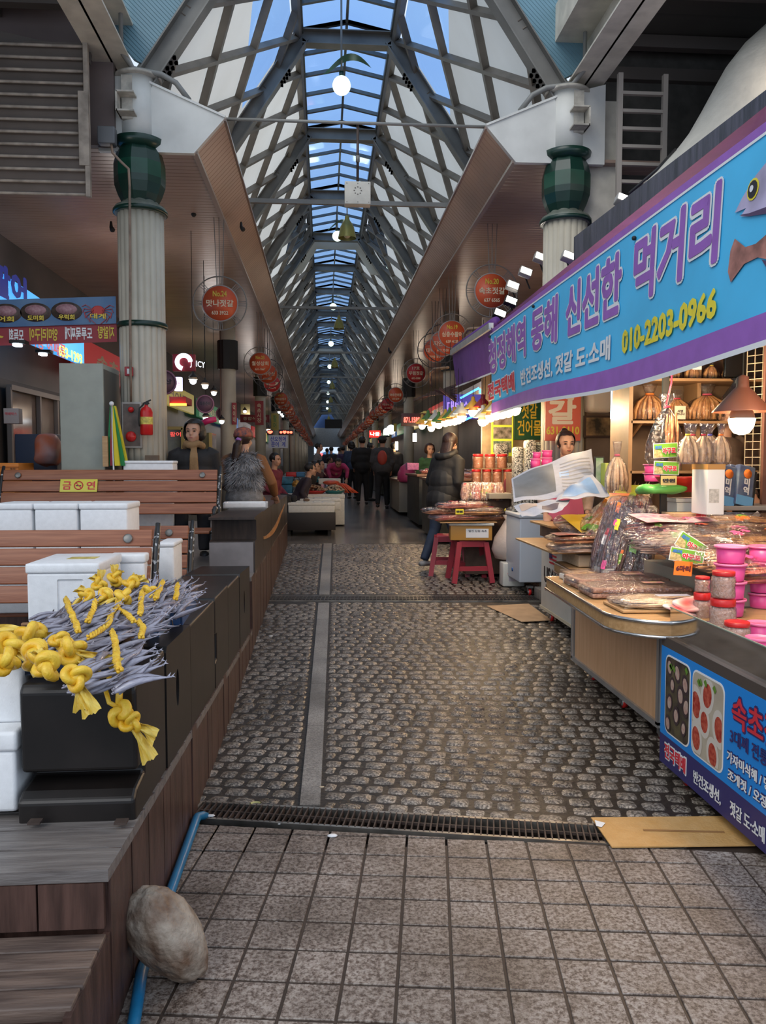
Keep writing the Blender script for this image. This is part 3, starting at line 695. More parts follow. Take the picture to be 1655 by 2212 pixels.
for u, v in ((.02, .97), (1.72, .955), (3.86, .93)): 
    MB().ball(bpos(u, v, .012), .014, 8, 5).build('eyelet', black, t)
# ---- awning ----------------------------------------------------------------
t = thing('roller_awning', 'purple roller awning with a hanging valance at the far end of the banner', 'awning')
MB().tube([(1.79, 8.35, 2.95), (1.79, 10.9, 3.03)], .05, 12).build('roller', purp_d, t)
MB().bar((1.74, 8.35, 2.90), (1.74, 10.92, 2.975), .05, .07).build('rail', alu, t)
MB().grid(lambda a, b: (1.74+.02*math.sin(a*9)*b + .05*b, 8.3+2.6*a, (2.88+.08*a)-b*(.44)), 30, 4).build('valance', purp_d, t)
MB().grid(lambda a, b: (1.738+.05, 8.3+2.6*a, (2.44+.08*a)-b*.02), 30, 1).build('hem', wht, t)
MB().grid(lambda a, b: (1.8+2.3*b, 3.0+8*a, 2.93+.4*b), 10, 2).build('canopy_cloth', purp_d, t)
t = thing('fascia_board', 'weathered black fascia beam above the sky blue banner', 'beam')
g = MB()
for x, z0, z1, y0, y1 in ((1.95, 3.005, 3.235, 2.4, 6.25),): g._add([(x, y0, z0-.14), (x, y1, z0), (x, y1, z1), (x, y0, z1-.16), (x+.1, y0, z0-.14), (x+.1, y1, z0), (x+.1, y1, z1), (x+.1, y0, z1-.16)], [(0,1,2,3),(7,6,5,4),(0,3,7,4),(1,5,6,2),(3,2,6,7),(0,4,5,1)])
g.build('board', mat('fascia_black', (.03, .033, .045), .4, col2=(.09, .09, .12), vscale=3, stretch=(3, 12, 1), bump=.2), t)
# ---- stall interior shell ---------------------------------------------------
booth = mat('booth_panel', (.30, .19, .11), .6, var=.25, vscale=2)
g = MB(); g.box((2.33, 6.35, 0.05), (5, 6.42, 2.9)); g.box((2.62, 7.9, 0.1), (4.6, 7.97, 2.9)); struct(g.build('wall_right', mat('booth_back', (.16, .10, .06), .6, var=.3, vscale=2)), 'brown back wall of the near stall')
g = MB(); g.box((3.55, 2.5, 0.0), (3.62, 6.35, 2.9)); struct(g.build('wall_right', booth), 'side wall of the near stall')
g = MB(); g.box((2.1, 10.6, .2), (4.6, 10.68, 3.4)); struct(g.build('wall_right', mat('booth_tile', (.42, .3, .2), .5, var=.2)), 'tan partition wall behind the pickle stall')
g = MB(); g.box((2.05, 8.05, .12), (2.12, 8.12, 2.95)); g.box((3.4, 6.5, .12), (3.5, 6.6, 2.9))
# counters -------------------------------------------------------------------
def casters(t, pts, r=.035):
    for x, y in pts:
        z = ground(y)
        c = MB().tube([(x-.012, y, z+r), (x+.012, y, z+r)], r, 16).build('wheel', red_p, t)
        MB().tube([(x-.016, y, z+r), (x+.016, y, z+r)], r*.62, 12).build('hub', alu, c)
        g = MB(); g.box((x-.022, y-.02, z+r*.9), (x-.018, y+.02, z+2*r+.015)); g.box((x+.018, y-.02, z+r*.9), (x+.022, y+.02, z+2*r+.015)); g.box((x-.03, y-.035, z+2*r+.01), (x+.03, y+.035, z+2*r+.03)); g.build('fork', mat('fork_dark', (.12, .12, .12), .5), c)
t = thing('wood_counter', 'long wood grain counter with rounded aluminium edging on red casters', 'counter')
MB().box((1.74, 4.0, .125), (2.5, 5.42, .655)).build('body', ply, t)
g = MB()
for y in (3.99, 5.44): g.box((1.725, y, .115), (1.75, y+.03, .66))
g.box((1.725, 3.99, .10), (1.75, 5.47, .13)); g.box((1.74, 3.975, .10), (2.5, 3.995, .66)); g.build('frame', alu, t)
def roundtop(x0, y0, y1, r, z0, z1, xr):
    P_ = [(xr, y1+.8), (x0+.34, y1+.8), (x0+.30, y1+.03), (x0+.07, y1)] + [(x0+.05, y1-.02)]
    for k in range(9): a = k/8*math.pi/2; P_.append((x0+r-r*math.cos(a), y0+r-r*math.sin(a)))
    P_.append((xr, y0)); return [(x, y, z0) for x, y in P_], (0, 0, z1-z0)
MB().prism(*roundtop(1.40, 3.62, 5.15, .28, .655, .735, 2.6)).build('top', honey, t)
g = MB()
for z in (.66, .73): 
    p, _ = roundtop(1.395, 3.615, 5.15, .285, z, z, 2.6); g.tube(p[1:], .009, 8)
g.build('edging', chrome, t)
casters(t, [(1.80, 5.2), (1.80, 4.65), (1.80, 4.10)])
t = thing('chest_freezer', 'white chest freezer with USALL JUNIOR lettering and a flag', 'freezer')
MB().box((1.95, 5.95, .19), (2.6, 7.08, .80), .012).build('body', white_paint, t)
MB().box((1.945, 5.93, .175), (2.6, 7.10, .20)).build('base_trim', mat('aged_cream', (.55, .5, .38), .5), t)
LROT = (R(90), 0, R(-90))
textmesh('lettering', 'USALL', .1, blkt, t, (1.946, 6.72, .50), LROT, bold=.003, fit=(.5, .14)); textmesh('lettering', 'JUNIOR', .06, blkt, t, (1.946, 6.72, .385), LROT, bold=.001, fit=(.40, .06))
g = MB(); 
for k in range(4): g.box((1.944, 6.6, .615+k*.032), (1.9495, 6.8, .63+k*.032))
g.build('flag_stripes', redt, t); MB().box((1.942, 6.72, .66), (1.9485, 6.80, .74)).build('flag_canton', navy, t)
casters(t, [(2.0, 6.9), (2.0, 6.15)], .04)
t = thing('chest_freezer', 'pale blue white chest freezer at the street end of the stall, beyond the lettered one', 'freezer')
MB().box((1.98, 8.0, .26), (2.7, 8.62, .92), .015).build('body', mat('pale_enamel', (.5, .55, .62), .35), t); MB().box((1.97, 7.99, .92), (2.71, 8.63, .96), .01).build('lid', mat('pale_enamel', (.5, .55, .62), .35), t)
MB().tube([(1.978, 8.3, .36), (1.972, 8.3, .36)], .02, 10).build('drain_plug', blue_p, t)
casters(t, [(2.1, 8.05)], .035)
for nm, lab, a, b in (('concrete_block', 'grey concrete block propping the pale freezer', (2.12, 7.75, .12), (2.4, 7.95, .23)), ('concrete_block', 'dark block beside the caster of the lettered freezer', (1.99, 5.62, .05), (2.2, 5.8, .12))):
    tag(MB().box(a, b, .01).build(nm, mat('block_grey', (.16, .14, .12), .8, var=.3)), lab, 'block')
tag(MB().prism([(1.55, 7.55, .108), (1.98, 7.62, .11), (2.0, 6.9, .09), (1.72, 6.85, .09)], (0, 0, .004)).build('cardboard_scrap', cardb), 'flat brown cardboard scrap under the lettered freezer', 'cardboard')
# ---- display counter with sign ----------------------------------------------
t = thing('display_counter', 'glass topped counter with blue printed front showing bowls of pickled seafood', 'counter')
XF = 1.60; Y1 = 3.66; Y0 = 1.9
MB().box((XF+.01, Y0, .085), (2.5, Y1, .60)).build('body', mat('counter_grey', (.28, .27, .27), .5), t)
g = MB(); g.box((XF-.002, Y0, .618), (XF+.03, Y1+.01, .664)); g.box((XF+.03, Y1-.03, .6), (2.5, Y1+.01, .664)); g.build('rim', mat('rim_dark', (.075, .06, .052), .35), t)
MB().box((XF+.03, Y0, .600), (2.5, Y1-.03, .655)).build('tray', mat('tray_grey', (.5, .44, .42), .25), t)
g = MB(); g.quad((XF+.025, Y0, .665), (XF+.025, Y1-.02, .665), (XF+.025, Y1-.02, .80), (XF+.025, Y0, .80)); g.quad((XF+.025, Y1-.02, .665), (2.4, Y1-.02, .665), (2.4, Y1-.02, .80), (XF+.025, Y1-.02, .80)); g.build('glass', clear, t)
MB().bar((XF+.025, Y0, .802), (XF+.025, Y1-.02, .802), .008, .004).build('glass_edge', mat('glass_edge', (.25, .33, .28), .2), t)
signb = mat('sign_blue', (.01, .24, .72), .4)
MB().box((XF-.004, Y0, .20), (XF, Y1, .618)).build('blue_print', signb, t); MB().box((XF-.004, Y0, .06), (XF, Y1, .20)).build('navy_print', navy, t)
def rrect(y0, y1, z0, z1, r, x):   # rounded panel on the plane x
    P_ = []
    for cy, cz, a0 in ((y0+r, z0+r, 180), (y1-r, z0+r, 270), (y1-r, z1-r, 0), (y0+r, z1-r, 90)):
        for k in range(6): a = R(a0+k*18); P_.append((x, cy+r*math.cos(a), cz+r*math.sin(a)))
    return P_
def food(name, y0, y1, kind):
    p = MB().prism(rrect(y0-.008, y1+.008, .222, .592, .04, XF-.005), (-.001, 0, 0)).build('photo_border', wht, t)
    MB().prism(rrect(y0, y1, .23, .584, .035, XF-.0065), (-.001, 0, 0)).build(name, mat('photo_dark', (.03, .02, .022), .4, col2=(.12, .10, .05), vscale=14) if kind == 0 else mat('photo_board', (.42, .36, .28), .4, col2=(.5, .46, .36), vscale=9), p)
    rr = random.Random(5+kind)
    spots = [(.16, .9), (.5, .88), (.84, .78), (.3, .68), (.66, .6), (.9, .5), (.2, .42), (.5, .3), (.82, .2), (.15, .12)] if kind == 0 else [(.12, .62), (.5, .82), (.42, .47), (.9, .5), (.16, .2), (.72, .14)]
    g = MB(); h = MB(); q = MB()
    for qi, (a, b) in enumerate(spots):
        cy = y1-(y1-y0)*a; cz = .23+.34*b; rad = (.030 if kind == 0 else .052)
        rad = (.036 if kind == 0 else .066)*rr.uniform(.85, 1.15)
        tl = rr.uniform(-.5, .5); cl = lambda v, lo, hi: max(lo, min(hi, v)); d = lambda r_, x: [(x, cl(cy+r_*math.cos(k*.3142)*.86+tl*r_*math.sin(k*.3142)*.4, y0+.004, y1-.004), cl(cz+r_*1.2*math.sin(k*.3142), .236, .578)) for k in range(20)]
        g.prism(d(rad, XF-.0074-.0003*qi), (-.0002, 0, 0)); h.prism(d(rad*.66, XF-.0077-.0003*qi), (-.00015, 0, 0))
    g.build('bowls', mat('bowl_dark', (.05, .03, .035), .4) if kind == 0 else mat('bowl_white', (.62, .58, .52), .4), p)
    h.build('food_heaps', mat('food_pink', (.42, .22, .18), .5, col2=(.5, .4, .33), vscale=60) if kind == 0 else mat('food_red', (.3, .015, .01), .4, col2=(.55, .12, .07), vscale=55), p)
    for k in range(4):
        cy = y0+.02+(y1-y0-.04)*rr.random(); cz = .52+.03*rr.random(); q.prism([(XF-.011, cy, cz), (XF-.011, cy+.02, cz+.02), (XF-.011, cy+.005, cz+.035), (XF-.011, cy-.012, cz+.015)], (-.0005, 0, 0))
    q.build('leaves', mat('leaf_print', (.12, .25, .03), .5), p)
food('food_photo', 3.36, 3.60, 0); food('food_photo', 3.06, 3.325, 1)
def ctext(body, yc, zc, w, h, m, outline=None, bold=.005, ol=.008, x=XF):
    bold = .022*h
    if outline: textmesh('outline', body, h, outline, t, (x-.0052, yc, zc), LROT, bold=bold+.055*h, fit=(w+ol*1.5, h+ol*2))
    textmesh('lettering', body, h, m, t, (x-.0075, yc, zc), LROT, bold=bold, fit=(w, h))
ctext('전국택배', 3.49, .135, .22, .07, redt, wht); ctext('반건조생선,', 3.18, .125, .24, .06, wht); ctext('젓갈 도·소매', 2.86, .125, .25, .06, wht)
ctext('속초젓갈', 2.76, .515, .46, .12, redt, navy, .008, .008); ctext('3대째 전통의 맛', 2.80, .41, .40, .06, navy); ctext('가자미식해 / 명란젓', 2.82, .32, .40, .045, wht, navy, .003, .005); ctext('조개젓 / 오징어젓', 2.82, .25, .38, .045, wht, navy, .003, .005)
casters(t, [(1.66, 3.5)], .03)
# yellow board on the drain
t = tag(MB().prism([GZ(1277, 1768, .012), GZ(1600, 1765, .012), GZ(1632, 1828, .012), GZ(1322, 1832, .012)], (0, 0, .005)).build('plywood_sheet', mat('yellow_board', (.55, .31, .1), .6, col2=(.60, .36, .14), vscale=20, bump=.3, bscale=90)), 'yellow cardboard sheet laid over the right end of the near drain', 'board')
o = MB().bar(GZ(1390, 1793, .0185), GZ(1565, 1797, .0185), .014, .001).build('tear', mat('tear_brown', (.3, .15, .05), .8), t)
tag(MB().prism([GZ(1285, 1772, .02), GZ(1308, 1778, .02), GZ(1300, 1787, .02), GZ(1288, 1784, .02)], (0, 0, .001)).build('paper_label', wht), 'torn white paper tag on the corner of the yellow sheet', 'paper')
# ---- stool tower at the street end --------------------------------------------
def stool(loc, rz, label):
    t = thing('plastic_stool', label, 'stool', loc, rz, 'red plastic stools'); m = mat('stool_red', (.38, .04, .06), .4)
    MB().box((-.15, -.15, .44), (.15, .15, .475), .012).build('seat', m, t)
    g = MB(); [g.box(a, b) for a, b in (((-.16, -.16, .40), (.16, -.145, .46)), ((-.16, .145, .40), (.16, .16, .46)), ((-.16, -.16, .40), (-.145, .16, .46)), ((.145, -.16, .40), (.16, .16, .46)))]; g.build('apron', m, t)
    for x in (-1, 1):
        for y in (-1, 1): MB().bar((x*.215, y*.2, 0), (x*.15, y*.15, .45), .055, .05).build('leg', m, t)
    [MB().bar((-.19, y, .16), (.19, y, .16), .02, .05).build('stretcher', m, t) for y in (-.18, .18)]
    return t
gz = ground(8.85)
stool((1.64, 8.95, gz), .03, 'red plastic stool in front carrying the carton of dried fish'); stool((1.48, 9.42, gz+.01), -.15, 'red plastic stool half hidden behind the front one')
t = thing('fish_carton', 'orange lidded carton with white label on the red stool', 'carton', (1.64, 8.93, gz+.476), -.1)
MB().box((-.23, -.17, 0), (.23, .17, .17), .006).build('box', mat('carton_orange', (.5, .25, .05), .5), t); MB().box((-.25, -.19, .165), (.25, .19, .195), .008).build('lid', foam_warm, t)
MB().box((-.06, -.172, .03), (.19, -.1705, .13)).build('label_sheet', wht, t); textmesh('lettering', '발신 강원 속초', .03, blkt, t, (.07, -.1735, .105), UP, fit=(.2, .025))
tag(MB().box((1.27, 8.72, gz+.672), (1.9, 9.1, gz+.684)).build('tray_board', honey), 'thin wooden board on the orange carton under the dried fish', 'board')
t = thing('tin_can', 'square white tin with red print beside the red stool', 'tin', (2.05, 8.62, ground(8.6)))
MB().box((-.12, -.1, 0), (.12, .1, .26), .015).build('body', white_paint, t); MB().box((-.06, -.102, .06), (.03, -.1005, .2)).build('print_panel', mat('pale_print', (.5, .45, .5), .5), t); textmesh('lettering', '액젓', .06, redt, t, (-.02, -.104, .13), UP, bold=.002)
o = tag(MB().lathe([(.02, 0), (.13, .02), (.17, .12), (.14, .25), (.06, .38), (.02, .45), (.05, .5)], (2.02, 8.75, ground(8.6)+.265), 20).build('plastic_bag', mat('frosted_bag', (.6, .5, .45), .4, alpha=.8, bump=.6, bscale=20)), 'frosted plastic bag knotted on top of the white tin', 'bag')
greenp = mat('label_green', (.16, .42, .04), .5)
# ================================================================ GOODS ON THE RIGHT STALLS
def pillow(L_, W_, H_, amp=.012, sc=9, nu=18, nv=14, e=4, seed=0):
    """crumpled closed bag surface, base at z=0"""
    g = MB(); off = Vector((seed*7.3, seed*3.1, 0))
    def fn(a, b):
        th = 6.28318*a; ph = -math.pi/2 + math.pi*b
        c, s_ = math.cos(th), math.sin(th); cp, sp = math.cos(ph), math.sin(ph)
        q = lambda x, k: math.copysign(abs(x)**k, x)
        p = Vector((q(c, 2/e)*q(cp, .5)*L_/2, q(s_, 2/e)*q(cp, .5)*W_/2, q(sp, .9)*H_/2+H_/2))
        n = noise.noise_vector(p*sc+off)*amp
        return p + Vector((n.x, n.y, n.z if p.z > .01 else abs(n.z)))
    g.grid(fn, nu, nv); return g
FISHM = {
 'brown': mat('dried_squid', (.26, .08, .04), .45, col2=(.58, .27, .13), vscale=22, bump=.4, bscale=60),
 'dark': mat('dark_dried_fish', (.035, .012, .012), .3, col2=(.14, .05, .045), vscale=18, bump=.4, bscale=60),
 'tan': mat('tan_dried_fish', (.52, .24, .08), .45, col2=(.82, .46, .19), vscale=22, bump=.4, bscale=60),
 'pale': mat('pale_dried_fish', (.62, .42, .26), .5, col2=(.8, .62, .42), vscale=26, bump=.4, bscale=60),
 'reddish': mat('reddish_dried_fish', (.45, .06, .05), .4, col2=(.75, .28, .18), vscale=18, bump=.4, bscale=60),
 'silver': mat('silver_dried_fish', (.3, .19, .15), .35, col2=(.62, .46, .38), vscale=18, bump=.4, bscale=60),
}
def strands(L_, W_, H_, n, rr, curve=.02, fan=0, r=.011):
    g = MB()
    for i in range(n):
        y = rr.uniform(-.46, .46)*W_; z = rr.uniform(.1, .95)*H_; l = L_*rr.uniform(.8, .98); x0 = rr.uniform(-.5, .5)*(L_-l); c = rr.uniform(-1, 1)*curve
        k = 5; pts = []
        for j in range(k+1):
            a = j/k; pts.append((x0-l/2+l*a, y*(1+fan*(a-.5)*2) + c*math.sin(a*3.14), z*(1-.25*abs(a-.5))+.003*math.sin(a*9+i)))
        g.tube(pts, [r*.35, r*1.2, r*1.4, r*1.1, r*.8, r*.25], 6, sy=.55)
    return g
def bag(label, c, L_, W_, H_, rz=0, kind='tan', n=34, rx=0, ry=0, name='dried_fish_bag', cat='bag of dried fish', group='bags of dried fish on the right stall', tie=None, sheet=None, fan=0, seed=None, r=.011, amp=.012):
    rr = random.Random(seed if seed is not None else hash(label) % 999 if False else sum(map(ord, label)))
    t = thing(name, label, cat, c, rz, group); t.rotation_euler = (rx, ry, rz)
    strands(L_*.94, W_*.9, H_*.86, n, rr, fan=fan, r=r).build('fish', FISHM[kind], t)
    pillow(L_*1.04, W_*1.05, H_*1.05, amp, 9, seed=rr.random()*9).build('film', film, t)
    for q in range(3 if L_ > .35 else 1):
        m_ = (redt, pink_p, yel, wht, orng, greenp)[rr.randrange(6)]; u0 = rr.uniform(-.36, .26)*L_; v0 = rr.uniform(-.38, .1)*W_; w0 = rr.uniform(.07, .15)*L_; w1 = rr.uniform(.14, .28)*W_
        MB().grid(lambda a, b: (u0+w0*a+.01*b, v0+w1*b, H_*(1.05-.5*(abs((v0+w1*b)/W_)*2)**3)+.004*math.sin(a*7+b*5)), 4, 3).build('label_print', m_, t)
    if tie: 
        k = MB().tube([(L_*.5, -.02, H_*.5), (L_*.52, .0, H_*.75), (L_*.5, .03, H_*.5), (L_*.62, .05, H_*.4)], .008, 6); k.build('twine', yel, t)
        MB().lathe([(.012, 0), (.03, .05), (.05, .1), (.03, .12)], n=10, cap=False).build('knot_end', film, t).matrix_local = Matrix.Translation((L_*.5, 0, H_*.5)) @ Matrix.Rotation(R(80), 4, 'Y')
    if sheet: MB().grid(lambda a, b: (-L_*.42+L_*.84*a, -W_*.36+W_*.72*b, H_*1.07+.004*math.sin(a*8)), 6, 3).build('paper_insert', sheet, t)
    return t
def jar(label, c, r, h, fill, lid=red_p, group='red lidded jars', cat='jar', rz=0):
    t = thing('plastic_jar', label, cat, c, rz, group)
    MB().lathe([(r*.9, .004), (r*.93, h*.1), (r*.86, h*.4), (r*.93, h*.7), (r*.8, h*.8)], n=24).build('filling', fill, t)
    MB().lathe([(r*.92, 0), (r, h*.06), (r*.99, h*.2), (r*.94, h*.42), (r, h*.6), (r*.98, h*.78), (r*.82, h*.84), (r*.82, h*.86)], n=28, cap=False).build('bottle', film, t)
    MB().lathe([(r*.9, h*.83), (r*.92, h*.84), (r*.92, h*.985), (r*.86, h)], n=32).build('lid', lid, t)
    return t
flake = mat('salted_shrimp', (.55, .30, .2), .6, col2=(.78, .52, .40), vscale=70, bump=.5, bscale=120)
paste = mat('chilli_paste', (.45, .16, .07), .5, col2=(.65, .3, .14), vscale=50, bump=.5, bscale=90)
def tub(label, c, r, h, n, group='pink lidded tubs', m=pink_p):
    for i in range(n):
        t = thing('pink_tub', label if n == 1 else '%s, %s' % (label, ('at the bottom', 'second from the bottom', 'third from the bottom', 'on top')[i]), 'tub', (c[0], c[1], c[2]+i*h*1.0), 0, group)
        MB().lathe([(r*.82, 0), (r*.84, .006), (r*.93, h*.86)], n=28).build('cup', m, t); MB().lathe([(r*.9, h*.84), (r*1.04, h*.85), (r*1.05, h*.97), (r*.98, h*.985), (r*.96, h*.95)], n=32).build('lid', mat('pink_lid', (.9, .2, .42), .35), t)
def priced(name, lab, body, c, w, h, rz, bgm, tm, rx=90, ry=0, cat='sign', extra=None):
    t = thing(name, lab, cat, c); t.rotation_euler = (R(rx-90), R(ry), rz)
    MB().box((-w/2, 0, -h/2), (w/2, .003, h/2)).build('card', bgm, t)
    textmesh('lettering', body, h*.5, tm, t, (0, -.002, 0), UP, bold=.002, fit=(w*.8, h*.42)); return t
greenp_ = mat('label_green', (.16, .42, .04), .5); bluet = mat('print_blue', (.05, .2, .6), .5)
def agu(lab, c, w, h, rz=0, ry=0, rx=0):
    t = thing('price_sign', lab, 'sign', c); t.rotation_euler = (R(rx), R(ry), rz)
    MB().box((-w/2, 0, -h/2), (w/2, .003, h/2)).build('card', wht, t); MB().box((-w/2+.004, -.001, -h/2+.004), (w/2-.004, 0, h/2-.004)).build('print', greenp, t)
    MB().prism([(-w/2+.004, -.0016, -h/2+.004), (-w*.1, -.0016, -h/2+.004), (-w*.2, -.0016, 0), (-w/2+.004, -.0016, h*.15)], (0, .0005, 0)).build('photo', mat('straw_print', (.5, .42, .2), .5, var=.4, vscale=60), t)
    textmesh('lettering', '조미', h*.4, bluet, t, (-w*.3, -.003, h*.22), UP, bold=.002, fit=(w*.27, h*.26))
    textmesh('outline', '아구포', h*.5, wht, t, (w*.13, -.003, -h*.02), UP, bold=.006, fit=(w*.57, h*.46)); textmesh('lettering', '아구포', h*.5, redt, t, (w*.13, -.0045, -h*.02), UP, bold=.002, fit=(w*.54, h*.42))
    return t
# supports behind and between: crates and boards that carry the goods -----------
def box_(name, lab, cat, a, b, m, bev=.004, group=None): return tag(MB().box(a, b, bev).build(name, m), lab, cat, group)
box_('display_board', 'tan board on the lettered freezer under the bags of dried fish', 'board', (1.62, 5.6, .83), (2.3, 6.7, .845), honey)
box_('wooden_crate', 'pale wooden crate on the counter holding up the tan board', 'crate', (1.8, 5.55, .742), (2.45, 5.95, .825), mat('crate_wood', (.45, .34, .22), .6, col2=(.55, .43, .3), vscale=5, stretch=(1, 9, 9)))
box_('display_board', 'long brown board under the newspaper tent', 'board', (1.9, 6.6, .93), (3.0, 7.3, .95), honey)
box_('wooden_crate', 'dark wooden crate under the newspaper tent', 'crate', (1.99, 6.72, .81), (2.9, 7.28, .928), mat('crate_dark', (.16, .1, .07), .6, var=.2))
box_('stall_table', 'brown goods table behind the wood counter', 'table', (2.52, 3.5, .08), (3.5, 6.0, .72), mat('table_brown', (.2, .12, .08), .6, var=.2))
JY = 9.7; jb = PY(1060, 1043, JY); jz = jb.z
box_('stall_table', 'orange brown table under the red lidded paste jars', 'table', (PY(1020, 1043, JY).x, JY-.15, jz-.06), (2.75, JY+.3, jz), honey)
box_('side_table', 'brown side table carrying the jar table', 'table', (PY(1030, 1043, JY).x, JY-.1, .2), (2.7, JY+.25, jz-.061), mat('table_brown', (.2, .12, .08), .6))
# fish pile on the stool tower
for i, (dx, dy, dz, rz, k, w) in enumerate([(-.12, 0, 0, .15, 'reddish', .34), (.18, .05, .0, -.1, 'brown', .3), (-.2, .05, .07, .3, 'brown', .3), (.1, -.02, .07, -.2, 'tan', .3), (-.04, .02, .13, .08, 'reddish', .32)]):
    bag(('wide reddish bag of dried fish at the bottom of the stool pile', 'brown bag at the bottom right of the stool pile', 'brown bag of dried fish sticking out left of the stool pile', 'tan bag with yellow ends in the stool pile', 'reddish bag of dried fish on top of the stool pile')[i],
        (1.6+dx, 8.9+dy, gz+.686+dz), .62, w, .085, rz, k, 22, tie=(i in (1, 3)), group='dried fish bags on the stool tower')
priced('price_tag', 'small yellow price tag on the stool pile of dried fish', '만원', (1.48, 8.7, gz+.80), .09, .06, 0, yel, blkt)
# bundles standing by the coat lady
for i in range(7):
    p = PY(1006+i*12, 1078, 9.15); bag('leaning dried squid bag behind the stool pile, %s' % ('first from the coat lady', 'second from the coat lady', 'third from the coat lady', 'middle one', 'third from the grey board end', 'second from the grey board end', 'nearest the grey board end')[i], (p.x, 9.15+.03*(i % 2), p.z+.07), .27, .11, .05, R(75), ('brown', 'tan', 'reddish')[i % 3], 12, rx=0, ry=R(-48), group='dried squid bags leaning behind the stool pile', name='dried_squid_bag')
a = PY(1057, 1072, 8.9); b = PY(1100, 1066, 8.9); box_('display_board', 'grey board end right of the leaning squid bags', 'board', (a.x, 8.9, a.z-.03), (b.x+.3, 9.4, b.z), mat('board_grey', (.32, .28, .22), .6)); box_('wooden_crate', 'grey brown crate under the leaning squid bags', 'crate', (1.62, 9.1, .2), (2.5, 9.4, a.z-.035), mat('crate_dark', (.16, .1, .07), .6, var=.2))
for j in range(4):
    jar('paste jar of the lower row behind the coat lady, %s' % ('nearest her', 'second from her', 'third from her', 'farthest right')[j], (PY(1029+22.5*j, 1043, JY).x, JY, jz), .062, .165, paste, group='paste jars in two rows')
for j in range(3):
    jar('larger paste jar of the upper row behind the coat lady, %s' % ('nearest her', 'the middle one', 'farthest right')[j], (PY(1034+26*j, 1043, JY).x, JY+.05, jz+.172), .07, .18, paste, group='paste jars in two rows')
box_('shelf_board', 'thin board between the two rows of paste jars', 'board', (PY(1022, 1043, JY).x, JY-.06, jz+.167), (PY(1102, 1043, JY).x, JY+.12, jz+.172), honey, 0)
p = PY(1127, 1020, 9.0); jar('small jar with yellow lid and red filling beside the newspapers', p, .045, .13, mat('red_fill', (.5, .03, .02), .4, col2=(.6, .3, .2), vscale=40), yel, None)
p2 = PY(1118, 1020, 9.15); jar('single red lidded paste jar beside the patterned bags', p2, .06, .18, paste, red_p, None)
box_('storage_case', 'brown case under the small jars', 'case', (p2.x-.1, 8.9, .2), (p.x+.15, 9.3, p.z-.001), mat('table_brown', (.2, .12, .08), .6))
# newspapers: bent sheets with print
def newspaper(label, corners, bend, dark=None, blocks=(), seed=0):
    t = thing('newspaper', label, 'newspaper', (0, 0, 0), 0, 'newspapers covering the goods')
    a, b, c, d = [Vector(p) for p in corners]
    def f(u, v, off=0):
        p = a*(1-u)*(1-v)+b*u*(1-v)+c*u*v+d*(1-u)*v
        n = (b-a).cross(d-a).normalized(); n = n if n.y < 0 else -n
        return p + n*(bend*math.sin(u*3.14)*math.sin(v*2.2+.4) + .008*math.sin(u*13+v*5+seed) + off)
    o = MB().grid(lambda u, v: f(u, v), 20, 12).build('sheet', mat('newsprint', (.43, .46, .53), .7, var=.05, vscale=30), t)
    for (u0, u1, v0, v1, m) in blocks: MB().grid(lambda u, v: f(u0+(u1-u0)*u, v0+(v1-v0)*v, .002), 10, 6).build('print', m, t)
    if seed < 5:
        g = MB()
        for k in range(9):
            v = .12+.085*k; g.grid(lambda u, w: f(.58+.38*u, v+.02*w, .0025), 6, 1)
        g.build('text_lines', mat('text_grey', (.3, .31, .33), .6), t)
    return t
ngrey = mat('ad_grey', (.16, .18, .2), .6, var=.25, vscale=4); nblue = mat('ad_blue', (.25, .4, .62), .6, var=.2, vscale=5)
newspaper('open newspaper with a large grey advertisement draped over the goods', [PY(1110, 1085, 5.7), PY(1290, 1072, 5.9), PY(1278, 968, 6.35), PY(1105, 1032, 6.25)], .03, blocks=[(.02, .5, .12, .93, ngrey), (.56, .68, .45, .6, nblue)], seed=0)
newspaper('newspaper with a pale blue advertisement lying across the larger one', [PY(1200, 1082, 5.5), PY(1318, 1072, 5.6), PY(1280, 1022, 5.8), PY(1215, 1062, 5.8)], .02, blocks=[(.1, .85, .15, .85, nblue)], seed=6)
newspaper('lower newspaper sheet hanging over the board edge', [PY(1128, 1118, 5.3), PY(1215, 1104, 5.3), PY(1232, 1078, 5.6), PY(1110, 1092, 5.6)], .012, blocks=[(.5, .85, .2, .6, mat('ad_dark', (.12, .1, .12), .6)), (.08, .4, .5, .9, mat('ad_beige', (.5, .4, .33), .6))], seed=7)
MB()
# bags on the tan board
bag('silvery brown bag of dried fish on the front board, lower of two', (1.92, 5.62, .846), .62, .3, .07, .05, 'silver', 34, tie=True)
bag('clear bag of dried fish with red print on the front board, upper of two', (1.90, 5.66, .915), .60, .28, .05, .02, 'brown', 26, sheet=mat('red_print', (.6, .12, .1), .5, col2=(.7, .6, .55), vscale=20))
priced('price_card', 'orange card under the yellow tied bag end', '만원', (2.28, 5.5, .86), .14, .09, .3, orng, blkt, rx=30)
